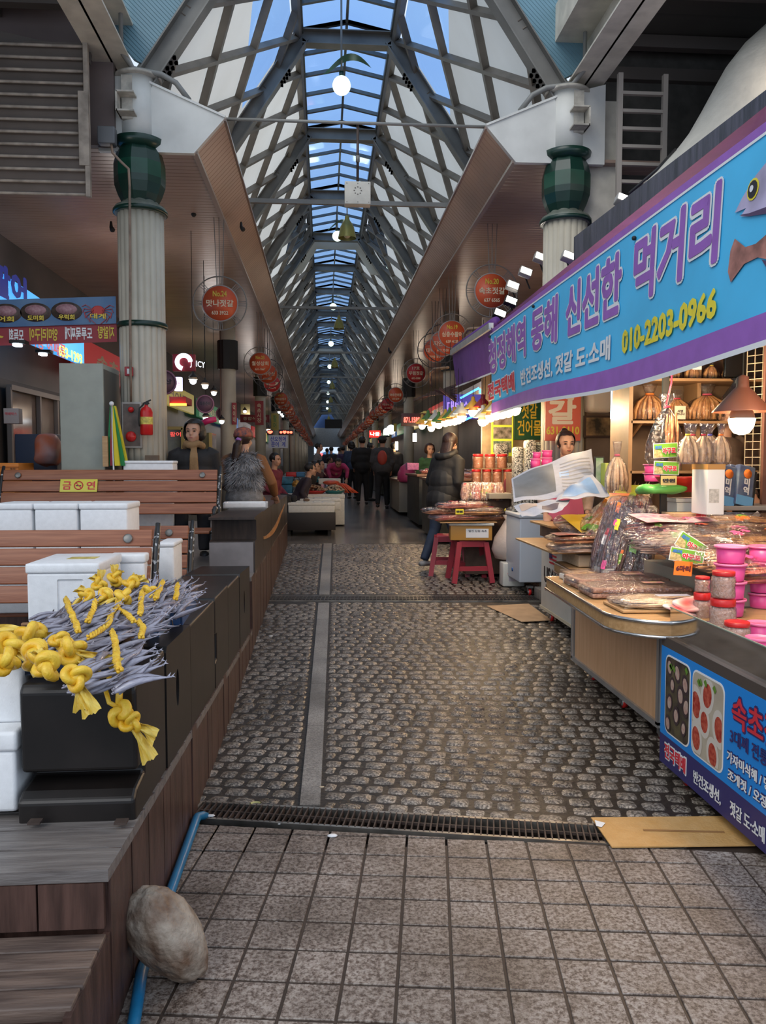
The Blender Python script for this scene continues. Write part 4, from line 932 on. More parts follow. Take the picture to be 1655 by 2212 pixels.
# yellow bag goods behind
bag('yellow bag with a dark seaweed roll picture beside the newspapers', (PY(1262, 1108, 5.9).x, 5.9, .94), .46, .34, .1, .5, 'pale', 18, rx=R(28), sheet=mat('yellow_print', (.85, .55, .03), .35, col2=(.85, .6, .1), vscale=9), group=None, name='snack_bag', cat='bag')
for i in range(4):
    bag(('bag of shredded fish leaning beside the yellow bag', 'gold and red bag of shredded squid in the leaning row', 'gold bag with green corner at the back of the leaning row', 'pale bag of shredded squid between the gold bags')[i], (PY(1290+34*i, 1090, 5.8).x, 5.8+.06*i, 1.0+.05*i), .56, .24, .08, R(38+6*i), ('pale', 'tan', 'tan', 'pale')[i], 16, ry=R(-28-4*i), sheet=(None, mat('gold_red', (.6, .3, .04), .4, col2=(.6, .06, .03), vscale=7), mat('gold_print', (.6, .4, .05), .4, col2=(.2, .35, .05), vscale=7), None)[i], group='shredded fish bags behind the dark pile')
# dark squid pile
for i in range(6):
    bag('dark bag of dried strips in the tall middle pile, %s' % ('front left', 'front middle', 'front right', 'rear left', 'rear middle', 'rear right')[i], (PY(1335+28*(i % 3), 1150, 5.25).x, 5.25+.12*(i//3), .90+.06*(i//3)), .62, .17, .09, R(48+5*(i % 3)), 'dark', 16, ry=R(-56), group='dark dried bags in the tall middle pile', r=.009)
# trays of food
def tray(label, c, w, d, h, fill, rz=0):
    t = thing('food_tray', label, 'tray', c, rz, 'small plastic food trays')
    MB().box((-w/2, -d/2, 0), (w/2, d/2, h*.55), .006).build('tray', foam_warm, t); MB().box((-w/2+.01, -d/2+.01, h*.5), (w/2-.01, d/2-.01, h*.8), .008).build('food', fill, t); MB().box((-w/2, -d/2, h*.55), (w/2, d/2, h), .012).build('cover', film, t); return t
nut = mat('nut_mix', (.3, .16, .07), .4, col2=(.6, .4, .2), vscale=45, bump=.5, bscale=60)
tray('clear lidded tray of brown side dish nearest the board crate', (1.62, 5.0, .738), .2, .15, .06, nut, .1); tray('white tray of side dish with a printed lid', (1.95, 5.22, .745), .24, .17, .07, FISHM['dark'], .05)
tray('flat tray of dark side dish under the white one', (1.95, 5.02, .738), .22, .16, .045, FISHM['brown'], -.05); tray('dark sauced side dish tray right of the white one', (2.22, 5.0, .738), .25, .18, .07, FISHM['dark'], .15)
tray('grey side dish tray standing by the price signs', (2.30, 4.72, .738), .22, .16, .06, FISHM['silver'], -.3); tray('snack tray in front of the dark pile', (1.58, 4.80, .738), .2, .14, .05, nut, .0)
anch = mat('anchovy_mass', (.22, .11, .085), .45, col2=(.45, .27, .2), vscale=60, bump=.8, bscale=110)
for i, (lab, c, L_, W_, rz) in enumerate([('flat bag of small brown anchovies, the farther of two', (1.76, 4.72, .738), .56, .27, .03), ('flat bag of small brown anchovies, the nearer of two', (1.74, 4.38, .738), .56, .28, -.02)]):
    t = thing('anchovy_bag', lab, 'bag of dried fish', c, rz, 'flat bags of small anchovies')
    MB().box((-L_/2, -W_/2, .002), (L_/2, W_/2, .03), .01).build('anchovies', anch, t); MB().box((-L_/2, -W_/2, .032), (L_/2, W_/2, .058), .01).build('anchovies', anch, t)
    pillow(L_*1.1, W_*1.1, .068, .006, 14, seed=i+3).build('film', film, t)
    MB().grid(lambda a, b: (.05+.12*a, -.03+.06*b, .070), 3, 2).build('label_sheet', mat('pink_print', (.7, .25, .3), .5, col2=(.8, .7, .2), vscale=18), t)
t = thing('shrimp_tray', 'wooden tray of peach coloured dried shrimp in clear wrap at the counter corner', 'tray', (1.74, 3.98, .738), 0)
g = MB(); g.box((-.27, -.15, 0), (.36, .14, .012), .003); g.build('board', honey, t)
strands(.50, .24, .035, 170, random.Random(4), r=.007, curve=.05).build('shrimp', FISHM['pale'], t).location.z = .014
pillow(.58, .27, .055, .006, 16, seed=8).build('film', film, t).location.z = .01
MB().box((-.05, -.05, .066), (.12, 0, .068)).build('label_sheet', mat('label_lilac', (.45, .48, .6), .4), t)
HP = [('pink printed bag of dried fish on the middle heap, farthest back', 1450, 1142, 4.7, 'reddish', .1, .5), ('bag of dried fish under the pink printed one', 1455, 1168, 4.55, 'silver', .0, .48), ('large bag of tan dried fish right of the pink printed one', 1560, 1158, 4.5, 'tan', -.1, .6), ('long tan bag at the right edge of the heap', 1640, 1170, 4.35, 'tan', .0, .55),
     ('bag of dried fish behind the price signs', 1530, 1188, 4.3, 'brown', .1, .5), ('large bag of tan fish right of the green price signs', 1590, 1208, 4.1, 'tan', .25, .5), ('bag of reddish fish at the frame edge over the pink tubs', 1650, 1222, 4.0, 'reddish', .2, .5), ('big tan bag of dried pollack at the back of the heap', 1600, 1135, 4.9, 'tan', -.15, .5)]
for i, (lab, hx_, hy_, y, k, rz, L_) in enumerate(HP):
    q = PY(hx_, hy_, y); x = q.x; z = q.z-.06
    bag(lab, (x, y, z), L_*1.1, .34, .12, rz, k, 40, rx=R(8),  tie=(i in (2, 4)), sheet=mat('pink_print2', (.8, .2, .35), .4, col2=(.8, .7, .7), vscale=16) if i == 0 else None)
box_('display_board', 'pale board holding up the heap of fish bags', 'board', (2.05, 3.95, .74), (3.4, 5.0, .86), mat('board_grey', (.32, .28, .22), .6))
# signs in the heap
agu('green price sign reading 조미 아구포, the upper of two on the heap', PY(1493, 1178, 4.15), .16, .085, R(-5), 32); agu('green price sign reading 조미 아구포, the lower of two on the heap', PY(1484, 1201, 4.05), .18, .072, R(-5), 10)
priced('price_card', 'orange handwritten card reading 6마리 under the green signs', '6마리', PY(1476, 1228, 4.04), .095, .075, R(-5), orng, mat('marker', (.1, .02, .03), .6), ry=4)
for i, (lab, px, py, rz) in enumerate([('red and white snack bag lying behind the small jars', 1478, 1285, .5), ('red and white snack bag with black lettering', 1505, 1262, .2)]):
    p = PY(px, py, 3.78); t = thing('snack_bag', lab, 'bag', (p.x, p.y, .742+.035*i), rz, 'red and white snack bags'); t.rotation_euler = (R(12), R(10-15*i), rz)
    pillow(.22, .15, .03, .006, 14, seed=i).build('packet', mat('redwhite', (.66, .04, .05), .4, col2=(.8, .8, .78), vscale=9, detail=1), t)
# jars and tubs inside the display counter
zj = .656
J = GZ(1515, 1368, zj); jar('far big jar of salted shrimp under the small jar', J, .042, .20, flake); jar('small red lidded jar standing on the farthest big jar', J+Vector((0, 0, .203)), .036, .075, flake)
J = GZ(1560, 1385, zj); jar('middle big jar of salted shrimp carrying another jar', J, .060, .20, flake); jar('red lidded jar stacked on the middle big jar', J+Vector((0, 0, .203)), .054, .125, flake)
J = GZ(1591, 1402, zj); jar('nearest short red lidded jar in the glass counter', J, .058, .125, flake)
J = PY(1597, 1300, 3.66); tub('pink tub in the tall stack behind the shrimp jars', (J.x, 3.75, .738), .074, .086, 4); J = PY(1668, 1300, 3.85); tub('pink tub at the right edge behind the tall stack', (J.x, 3.95, .738), .07, .08, 4)
J = GZ(1640, 1420, zj); tub('single pink tub nearest the glass front', J, .055, .09, 1); J = GZ(1655, 1395, zj); tub('pink tub right of the nearest jar', J+Vector((.03, .1, 0)), .06, .09, 1)
t = tag(MB().lathe([(.03, 0), (.06, .01), (.07, .045), (.055, .055)], (1.80, 3.08, zj), 24).build('plastic_bowl', mat('frosted', (.7, .65, .65), .3, alpha=.5)), 'frosted plastic bowl in front of the pink tubs', 'bowl')
# hanging bag with signs on the pole
t = thing('hanging_bag', 'clear hanging bag of dried monkfish under a red ribbon on a dark post', 'bag', PY(1437, 1000, 4.9))
MB().lathe([(.10, -.02), (.13, .03), (.125, .12), (.09, .22), (.05, .30), (.018, .345), (.03, .37), (.05, .41), (.045, .43)], n=24, cap=False, sy=.5).build('film', film, t)
strands(.3, .16, .06, 14, random.Random(2)).build('fish', FISHM['brown'], t).matrix_local = Matrix.Translation((0, 0, .17)) @ Matrix.Rotation(R(90), 4, 'Y')
MB().tube([(-.02, -.01, .345), (.02, -.01, .35), (.0, .0, .36), (.03, 0, .5), (.03, 0, .75)], .006, 6).build('ribbon', mat('ribbon_red', (.5, .02, .06), .4), t)
MB().box((-.01, .03, -.5), (.03, .05, .8)).build('post', black, t)
agu('green monkfish sign fixed on the hanging bag, upper of two', PY(1438, 973, 4.8), .155, .09, 0, -3); agu('green monkfish sign under the hanging bag, lower of two', PY(1440, 1011, 4.8), .16, .083, 0, 2)
priced('price_card', 'yellow card reading 만원 below the two green signs', '만원', PY(1445, 1038, 4.8), .1, .058, 0, mat('paper_yellow', (.6, .5, .2), .7), blkt)
# shelf unit with bags behind
t = thing('wall_shelves', 'brown wooden wall shelves of dried fish at the back of the stall', 'shelf', (0, 0, 0))
shm = mat('shelf_wood', (.34, .2, .1), .5, var=.2, vscale=4)
for z, y0, lab in ((2.12, 5.95, 1), (1.80, 5.95, 1), (1.42, 5.95, 1), (1.08, 5.8, 1)): MB().box((2.32, y0, z-.02), (3.5, 6.34, z)).build('shelf_board', shm, t)
MB().box((2.30, 5.95, 1.0), (2.33, 6.34, 2.6)).build('side_panel', shm, t); MB().box((2.9, 6.1, 1.0), (2.93, 6.34, 2.6)).build('divider', shm, t)
for x in (2.4, 3.0): MB().prism([(x, 5.97, 1.78), (x, 6.33, 1.78), (x, 6.33, 1.6)], (.02, 0, 0)).build('bracket', shm, t)
def tiedbag(label, c, w, h, kind, band=None, n=18, sq=.55, group='tied bags of dried fish'):
    t = thing('tied_bag', label, 'bag', c, 0, group); g = MB(); rr = random.Random(sum(map(ord, label)))
    for i in range(n):
        x = rr.uniform(-.42, .42)*w; y = rr.uniform(-.4, .4)*w*sq
        g.tube([(x, y, .01), (x*1.0, y, h*.25), (x*.75, y*.7, h*.5), (x*.25, y*.2, h*.68)], [.008, .014, .012, .006], 6)
    g.build('fish', FISHM[kind], t)
    MB().lathe([(.46*w, 0), (.52*w, h*.08), (.5*w, h*.35), (.38*w, h*.55), (.1*w, h*.72), (.16*w, h*.85), (.2*w, h)], n=20, cap=False, sy=sq*1.1).build('film', film, t)
    MB().lathe([(.11*w, h*.70), (.12*w, h*.72), (.11*w, h*.745)], n=12, sy=sq).build('tie', band or mat('tie_red', (.55, .03, .06), .4), t); return t
tiedbag('wide tied bag of dried pollack on the middle shelf, left', (2.52, 6.1, 1.81), .30, .28, 'tan', orng, 26); tiedbag('tied bag of dried pollack behind the hanging bag on the middle shelf', (2.76, 6.15, 1.81), .26, .24, 'tan', None, 22)
tiedbag('wide tied bag of dried fish on the middle shelf beside the black bag', (2.98, 6.1, 1.81), .34, .28, 'tan', mat('tie_pink', (.6, .1, .18), .4), 26)
tag(MB().lathe([(.03, 0), (.09, .03), (.10, .1), (.05, .17), (.02, .22), (.04, .24)], (3.08, 5.85, 1.87), 18).build('plastic_bag', mat('black_bag', (.015, .015, .018), .2, bump=.8, bscale=25)), 'glossy black plastic bag hanging by the middle shelf', 'bag')
for i in range(6): tiedbag('amber wrapped bundle on the top shelf, first from the side panel' if i == 0 else 'amber wrapped bundle on the top shelf', (2.42+.15*i, 6.12, 2.13), .13, .15, 'tan', yel, 8, group='amber wrapped goods on the top shelf')
t = thing('monitor', 'small black screen on the top shelf', 'screen', (3.22, 5.97, 2.125)); MB().box((-.17, 0, .01), (.17, .03, .28), .006).build('panel', blackg, t); MB().box((-.06, -.03, 0), (.06, .08, .012)).build('foot', black, t)
priced('white_tag', 'white printed tag on the top shelf', '●━', (2.80, 5.9, 2.21), .07, .06, 0, wht, blkt); priced('note_card', 'handwritten note card between the shelf bags', '서명\n합니다', (2.69, 5.93, 1.86), .09, .1, .1, mat('note_paper', (.55, .5, .4), .7), blkt)
for i in range(5):
    c = PY((1488, 1504, 1522, 1541, 1560)[i], 1000, 4.6); tiedbag(('cream tied bag with a yellow round label', 'cream tied bag at the far left of the white carton', 'slim cream tied bag in the middle over the white carton', 'cream tied bag with blue tie', 'cream tied bag at the right over the white carton')[i], (c.x, 4.62+.03*(i % 2), PY(1530, 1003, 4.5).z+.001), .13, .24, 'pale', (yel, None, None, mat('tie_blue', (.1, .1, .5), .4), orng)[i], 12, group='cream tied bags on the white carton')
t = thing('white_carton', 'tall white carton with brown tape on its top edge', 'carton', (0, 0, 0)); a = PY(1528, 1075, 4.5); b = PY(1567, 1003, 4.5)
MB().box((a.x, 4.5, a.z-.1), (b.x, 4.7, b.z), .004).build('box', wht, t); MB().box((a.x-.001, 4.498, b.z-.03), (b.x+.001, 4.702, b.z+.001), 0).build('tape', mat('tape_tan', (.45, .24, .07), .4), t); MB().box((a.x+.01, 4.4985, a.z-.03), (a.x+.07, 4.4995, a.z+.05)).build('label_sheet', mat('label_grid', (.5, .5, .48), .6, var=.2, vscale=60), t)
a = PY(1462, 1125, 4.95); b = PY(1535, 1078, 4.95)
t = thing('polystyrene_box', 'white lidded box behind the dried fish heap', 'box', (0, 0, 0)); MB().box((a.x, 4.95, .74), (b.x, 5.1, b.z-.02), .006).build('box', white_paint, t); MB().box((a.x-.01, 4.94, b.z-.02), (b.x+.01, 5.11, b.z+.005), .004).build('lid', foam_warm, t)
a = PY(1436, 1120, 4.85); b = PY(1510, 1106, 4.85)
t = thing('anchovy_carton', 'brown carton with red lettering 멸치 in front of the white box', 'carton', (0, 0, 0)); MB().box((a.x, 4.72, a.z-.06), (b.x, 4.9, b.z), .003).build('box', cardb, t); textmesh('lettering', '멸치', .03, redt, t, (b.x-.05, 4.717, (a.z+b.z)/2), UP, bold=.002, fit=(.06, .035)); textmesh('lettering', '다시마 멸치', .02, blkt, t, (b.x-.13, 4.717, (a.z+b.z)/2-.005), UP, fit=(.07, .014))
# seaweed packs on a small ledge
a = PY(1540, 1110, 5.2); b = PY(1655, 1093, 5.2)
t = thing('side_ledge', 'grey shelf ledge with a white strap hanging below it', 'shelf', (0, 0, 0)); MB().box((a.x, 5.2, b.z-.03), (3.5, 5.6, b.z), .004).build('ledge', mat('ledge_grey', (.3, .28, .27), .5), t)
MB().box((a.x+.02, 5.25, .73), (3.5, 5.5, b.z-.2)).build('case', mat('ledge_dark', (.04, .035, .035), .6), t); MB().box((3.2, 5.25, b.z-.2), (3.23, 5.5, b.z-.03)).build('post', black, t)
p = [PY(x, y, 5.17) for x, y in ((1556, 1112), (1575, 1135), (1600, 1137), (1625, 1120), (1640, 1108))]; g = MB()
for q, r_ in zip(p, p[1:]): g.bar(q, r_, .004, .035, up=(0, 0, 1))
g.build('strap', mat('strap_white', (.5, .48, .46), .5), t)
lz = b.z
for i, (px, lab) in enumerate(((1572, 'blue and white seaweed pack leaning at the left of the ledge'), (1592, 'blue printed seaweed pack, the middle one on the ledge'), (1612, 'blue seaweed pack with a dark side at the right of the ledge'))):
    c = PY(px-8, 1092, 5.24+.1*(i % 2)); t = thing('seaweed_pack', lab, 'seaweed pack', (c.x, c.y, lz), R(12), 'seaweed packs on the ledge'); t.rotation_euler = (R(-8), R(12), R(10)); t.scale = (1.33, 1.33, 1.33)
    MB().box((-.05, -.01, 0), (.05, .03, .21), .01).build('packet', mat('pack_navy', (.06, .08, .2), .3, col2=(.16, .22, .3), vscale=14), t)
    MB().box((-.05, -.0125, 0), (.05, -.0105, .05)).build('blue_strip', mat('pack_blue', (.15, .4, .7), .3), t); MB().lathe([(.024, -.002), (.024, .002)], n=14).build('badge', orng, t).matrix_local = Matrix.Translation((.0, -.014, .165)) @ Matrix.Rotation(R(90), 4, 'X')
    textmesh('lettering', '미\n역', .05, wht, t, (0, -.0145, .1), UP, bold=.002, fit=(.035, .085)); MB().box((.05, -.005, .01), (.065, .03, .19), .004).build('seaweed', black, t)
# wire grid on the right side wall, bag on it
t = thing('wire_grid', 'white wire grid panel at the right side of the stall', 'grid', (0, 0, 0)); g = MB()
for k in range(22): g.bar((3.0+.03*k, 5.55-.05*k, 1.3), (3.0+.03*k, 5.55-.05*k, 2.7), .005)
for k in range(26): g.bar((3.0, 5.55, 1.3+k*.055), (3.66, 4.45, 1.3+k*.055), .005)
g.build('wires', mat('wire_white', (.5, .42, .3), .4), t); MB().bar((3.06, 5.4, .8), (3.06, 5.4, 2.7), .03).build('post', mat('post_red', (.2, .09, .07), .5), t)
tiedbag('large tied bag of dried pollack hanging on the wire grid', (2.92, 4.6, 1.80), .30, .42, 'tan', None, 30)
# pendant lamp
def pendant(c, label, shade, bulb, rr=.13, cord=1.0, group=None, name='pendant_lamp', globe=False):
    t = thing(name, label, 'lamp', c, 0, group)
    MB().lathe([(rr, .0), (rr*.98, .006), (rr*.30, .105*rr/.13), (rr*.22, .115*rr/.13), (rr*.2, .16*rr/.13), (rr*.05, .17*rr/.13)], n=28, cap=False).build('lamp_shade', shade, t)
    b = MB().lathe([(.01, -.105), (.035, -.095), (.052, -.07), (.06, -.035), (.058, -.03)] if not globe else [(.01, -.09), (.035, -.075), (.045, -.045), (.035, -.015), (.02, 0)], n=20); b.build('bulb', bulb, t)
    MB().lathe([(.058, -.03), (.05, .0), (.028, .03)], n=20, cap=False).build('socket', mat('socket_pale', (.5, .38, .25), .5), t)
    MB().tube([(0, 0, .15), (0, 0, .15+cord)], .004, 6).build('cord', black, t); return t
p = PY(1603, 890, 3.6); pendant((p.x, p.y, p.z), 'brown metal pendant lamp glowing low at the right edge', mat('shade_brown', (.14, .05, .03), .4, metal=.3), glow_w, cord=1.1)
def plight(x, y, z, e, col=(1, .7, .4), r=.06):
    L = bpy.data.lights.new('bulb_and_fill_light', 'POINT'); L.energy = e; L.color = col; L.shadow_soft_size = r; o = bpy.data.objects.new('bulb_and_fill_light', L); o.location = (x, y, z); COL.objects.link(o)
plight(p.x, p.y, p.z-.2, 16); plight(2.6, 5.4, 1.95, 20); plight(1.95, 4.7, 1.9, 30); plight(1.95, 3.2, 1.88, 14); plight(2.1, 6.6, 1.9, 18)  # first belongs to the pendant; the others are added fill, no bulbs
# ================================================================ LEFT SIDE
def boolcut(o, cutters):
    dg = bpy.context.evaluated_depsgraph_get
    for c in cutters:
        md = o.modifiers.new('cut', 'BOOLEAN'); md.operation = 'DIFFERENCE'; md.object = c; md.solver = 'EXACT'
    bpy.context.view_layer.update()
    me = bpy.data.meshes.new_from_object(o.evaluated_get(dg())); o.modifiers.clear(); me.polygons.foreach_set('use_smooth', [False]*len(me.polygons)); old = o.data; o.data = me; bpy.data.meshes.remove(old)
    for c in cutters: bpy.data.objects.remove(c)
blk = mat('block_dark', (.009, .007, .0065), .4, var=.5, vscale=5, bump=.06, bscale=12)
def xprism(poly, x0, x1): return MB().prism([(x0, y, z) for y, z in poly], (x1-x0, 0, 0))
def rowY(px): return PX(px, 1300, -.55).y
ends = [rowY(290), rowY(356), rowY(410), rowY(464), rowY(493), rowY(518), rowY(540)]
tops = [.838, .833, .815, .79, .77, .75, .72, .71]
labs = ['nearest glossy black bench block with a stepped front under the fish', 'black bench block with an oval hole in its side', 'wide black bench block third from the camera', 'narrow black bench block with a notched edge', 'narrow black bench block fifth in the front row', 'last black bench block of the front row, with an oval hole']
for i in range(6):
    y0, y1 = ends[i]+.006, ends[i+1]-.006; zt0 = tops[i]; zt1 = tops[i+1]+.004; zb0, zb1 = deckz(y0)-.002, deckz(y1)-.002
    if i == 0: poly = [(y0+.02, zt0), (y0, zt0-.02), (y0+.005, .575), (y0+.10, .57), (y0+.10, .535), (y0+.0, .525), (y0-.035, .505), (y0-.03, .425), (y1, zb1), (y1, zt1)]
    elif i == 3: poly = [(y0+.015, zt0+.01), (y0, zt0), (y0, .62), (y0+.05, .61), (y0+.05, .48), (y0, .47), (y0, zb0), (y1, zb1), (y1, zt1+.01)]
    else: poly = [(y0+.015, zt0+(i % 2)*.008), (y0, zt0-.012), (y0, zb0), (y1, zb1), (y1, zt1)]
    xl = -.885 if i == 0 else -.90
    o = xprism(poly, xl, -.552+.002*(i % 2)).build('bench_block', blk)
    md = o.modifiers.new('b', 'BEVEL'); md.width = .012; md.segments = 3; md.limit_method = 'ANGLE'
    if i in (1, 5):
        cy = y0+(y1-y0)*.42; cz = (zt0+zb0)/2+.02
        c = MB().tube([(-.75, cy, cz), (-.3, cy, cz)], .07 if i == 1 else .08, 32); co_ = c.build('cutter', blk)
        for v in co_.data.vertices: v.co.y = cy+(v.co.y-cy)*.42
        o.modifiers.clear(); boolcut(o, [co_])
    tag(o, labs[i], 'bench block', 'black bench blocks of the front row')
for i, x in enumerate((76, 262)):
    p = GZ(x, 1774, .463); tag(MB().cbox((p.x, p.y, .462), (.035, .03, .006)).build('steel_bracket', rust), 'small rusty floor bracket at the %s foot of the nearest black block' % ('left', 'right')[i], 'bracket', 'floor brackets of the nearest block')
e2 = [PX(p, 1118, -.55).y for p in (548, 567, 585, 598, 607, 614, 620)]
sm = mat('smile_wood', (.42, .2, .07), .45, var=.2, vscale=6)
for i in range(6):
    y0, y1 = e2[i]+.01, e2[i+1]-.01; zt = 1.055-.009*i
    if i == 0: poly = [(y0, zt), (y0, zt-.018), (y0+.16, zt-.03), (y0+.17, .87), (y0+.03, .865), (y0, .62), (y1, .62), (y1, zt)]
    else: poly = [(y0, zt), (y0, .62), (y1, .62), (y1, zt)]
    t = thing('bench_block', ('brown black bench block with a grey panel for its lit lower face and a dark opening', 'brown bench block where the wooden smile begins', 'brown bench block at the lowest point of the wooden smile', 'brown bench block where the wooden smile rises', 'brown bench block carrying the tip of the wooden smile', 'farthest brown bench block of the second row')[i], 'bench block', group='brown bench blocks of the second row')
    o = xprism(poly, -.90, -.545).build('body', mat('block_brown', (.03, .02, .016), .38, var=.4, vscale=5, stretch=(9, 1, 1)), t)
    if i == 0: MB().box((-.895, y0-.012, .47), (-.555, y0-.004, .86)).build('front_panel', mat('panel_lit_grey', (.2, .19, .2), .5, var=.12), t)  # plate coloured lighter than the block to show its lit lower face
    if 0 < i < 5:
        L_ = e2[5]-e2[1]; f = lambda y: (y-e2[1])/L_
        lo = lambda y: .80-.10*math.sin(min(1, f(y)*1.35)*2.3)+.18*f(y)**2; ys = [y0+(y1-y0)*k/6 for k in range(7)]
        w = lambda y: .05*math.sin(math.pi*min(.97, max(.08, f(y))))+.012
        MB().prism([(-.544, y, lo(y)) for y in ys]+[(-.544, y, lo(y)+w(y)) for y in ys[::-1]], (.006, 0, 0)).build('smile_inlay', sm, t)
# benches -----------------------------------------------------------------
iron = mat('chipped_iron', (.02, .022, .025), .4, col2=(.45, .48, .5), vscale=26); iron.node_tree.nodes['Color Ramp'].color_ramp.elements[0].position = .6; iron.node_tree.nodes['Color Ramp'].color_ramp.elements[1].position = .64
def bench(xr, yb, z, L_, label):
    t = thing('slatted_bench', label, 'bench', (xr-L_/2, yb, z), 0, 'wooden slatted benches on the deck')
    for k in range(4):
        z0 = .412+k*.099; y = .0+.035*k
        o = MB().box((-L_/2, -.012, -.0475), (L_/2, .012, .0475), .006).build('back_slat', woodbench, t); o.location = (0, y, z0+.043); o.rotation_euler.x = R(-18)
    for k in range(4): MB().box((-L_/2, -.06-.1*k-.085, .268), (L_/2, -.06-.1*k, .293), .006).build('seat_slat', woodbench, t)
    for s in (-1, 1):
        x = s*(L_/2+.02)
        MB().tube([(x, .17, .83), (x, .12, .72), (x, .03, .45), (x, -.03, .30), (x, -.05, .24)], [.014, .02, .02, .022, .02], 8).build('end_frame', iron, t)
        MB().tube([(x, -.05, .26), (x, .06, .1), (x, .1, 0)], .02, 8).build('leg', iron, t); MB().tube([(x, -.42, .27), (x, -.40, .12), (x, -.44, 0)], .02, 8).build('leg', iron, t)
        MB().tube([(x, .02, .44), (x, -.05, .36), (x, -.12, .34), (x, -.17, .38), (x, -.19, .45), (x, -.22, .47), (x, -.27, .46), (x, -.28, .42), (x, -.25, .36), (x, -.3, .3), (x, -.42, .27)], [.016, .024, .024, .02, .02, .024, .022, .016, .018, .02, .02], 8).build('armrest', iron, t)
        b = MB().lathe([(.026, -.004), (.026, .003), (.02, .006)], n=18).build('bolt_cap', mat('bolt_zinc', (.2, .2, .19), .4, metal=.6), t)
        b.matrix_local = Matrix.Translation((s*(L_/2-.13), .10-.018, .752)) @ Matrix.Rotation(R(90-18), 4, 'X')
    return t
bc = bench(-.97, 4.5, .305, 1.9, 'nearest slatted bench, carrying the big foam box')
bb = bench(-.955, 5.62, .24, 1.9, 'middle slatted bench behind the nearest one')
ba = bench(-.955, 7.2, .62, 1.86, 'farthest slatted bench with the yellow no smoking sign')
o = MB().box((-.16, -.006, -.058), (.16, 0, .058), .001).build('no_smoking_sign', mat('sign_yellow', (.72, .66, .08), .4), ba); o.location = (-.27, .053, .66); o.rotation_euler.x = R(-18)
for a in ('금', '연'): textmesh('lettering', a, .09, redt, o, ((-.10 if a == '금' else .105), -.0075, 0), UP, bold=.002, fit=(.075, .075))
g = MB(); g.tube([(.036*math.cos(k*.262), -.008, .036*math.sin(k*.262)) for k in range(25)], .0045, 6); g.bar((-.025, -.008, .025), (.025, -.008, -.025), .002, .008); g.build('ban_ring', redt, o)
MB().bar((-.024, -.0072, -.002), (.022, -.0072, -.002), .001, .008).build('cigarette', blkt, o)
# foam boxes ----------------------------------------------------------------
def foambox(label, a, b, lid=.05, m=foam, recess=None, name='foam_box', group=None, sticker=None, cat='box', t=None):
    x0, y0, z0 = a; x1, y1, z1 = b; t = thing(name, label, cat, ((x0+x1)/2, (y0+y1)/2, z0), 0, group); w, d, h = x1-x0, y1-y0, z1-z0
    o = MB().box((-w/2+.006, -d/2+.006, 0), (w/2-.006, d/2-.006, h-lid+.002), .012).build('box', m, t)
    if lid: MB().box((-w/2, -d/2, h-lid), (w/2, d/2, h), .012).build('lid', m, t)
    if recess:
        c = MB().cbox((recess[0]*w, -d/2, h*.42), (w*.36, .03, h*.62), .01).build('cutter', m); c.location = t.location
        bpy.context.view_layer.update(); boolcut(o, [c])
    if sticker: MB().box((-w*.1, -d*.1, h), (w*.3, d*.12, h+.001)).build('sticker', sticker, t)
    return t
sty = mat('sticker_yellow', (.6, .5, .15), .5, var=.3, vscale=30)
foambox('big white foam box with a yellow sticker on the nearest bench', (-1.455, 4.0, .70), (-1.10, 4.45, .99), .05, recess=(.1,), sticker=sty)
foambox('flat foam box under the big sticker box on the nearest bench', (-1.42, 4.03, .602), (-1.02, 4.44, .70), .03)
foambox('white foam box behind the big sticker box, its right end showing', (-1.18, 4.47, .60), (-.98, 4.85, .98), .05)
x = [PY(p, 1087, 5.15) for p in (-20, 70, 168, 277)]
for i in range(3): foambox(('left one of the three white foam boxes on the middle bench', 'middle one of the three white foam boxes on the middle bench', 'right one of the three white foam boxes on the middle bench')[i], (x[i].x+.003, 5.15, .535), (x[i+1].x-.003, 5.5, x[3].z), .04, group='three foam boxes in a row on the middle bench')
a = PY(340, 1250, 5.0); b = PY(377, 1172, 5.0); foambox('narrow upright foam box between the two near bench ends', (a.x, 5.0, .535), (b.x, 5.3, b.z), .03)
foambox('tall white foam box at the frame edge left of the nearest black block, upper', (-1.30, 2.44, .70), (-.90, 2.8, .86), .0); 
foambox('white foam box with a yellow sticker at the bottom of the frame edge stack', (-1.35, 2.36, .459), (-.895, 2.8, .70), .06, sticker=sty)
# trays and fish ---------------------------------------------------------------
def fishtray(label, c, w, d, h, rz, m):
    t = thing('fish_tray', label, 'tray', c, rz); g = MB(); g.box((-w/2, -d/2, 0), (w/2, d/2, .01)); 
    for a, b in (((-w/2, -d/2, 0), (w/2, -d/2+.012, h)), ((-w/2, d/2-.012, 0), (w/2, d/2, h)), ((-w/2, -d/2, 0), (-w/2+.012, d/2, h)), ((w/2-.012, -d/2, 0), (w/2, d/2, h))): g.box(a, b, .004)
    g.build('tray', m, t); g = MB()
    for a, b in (((-w/2-.008, -d/2-.008, h), (w/2+.008, -d/2+.014, h+.01)), ((w/2-.014, -d/2, h), (w/2+.008, d/2, h+.01)), ((-w/2-.008, d/2-.014, h), (w/2+.008, d/2+.008, h+.01))): g.box(a, b, .003)
    g.build('wood_rim', mat('rim_wood', (.28, .14, .06), .5, var=.2), t)
    MB().tube([(w/2+.006, -.03, h*.9), (w/2+.03, -.03, h*.9), (w/2+.035, -.03, h*.4), (w/2+.02, -.03, h*.3)], .003, 6).build('handle', rust, t); return t
fishtray('blue plastic tray with a wooden rim under the far end of the fish pile', (-.80, 3.62, .80), .40, .66, .075, .06, mat('tray_blue', (.03, .09, .25), .4, var=.3, vscale=9))
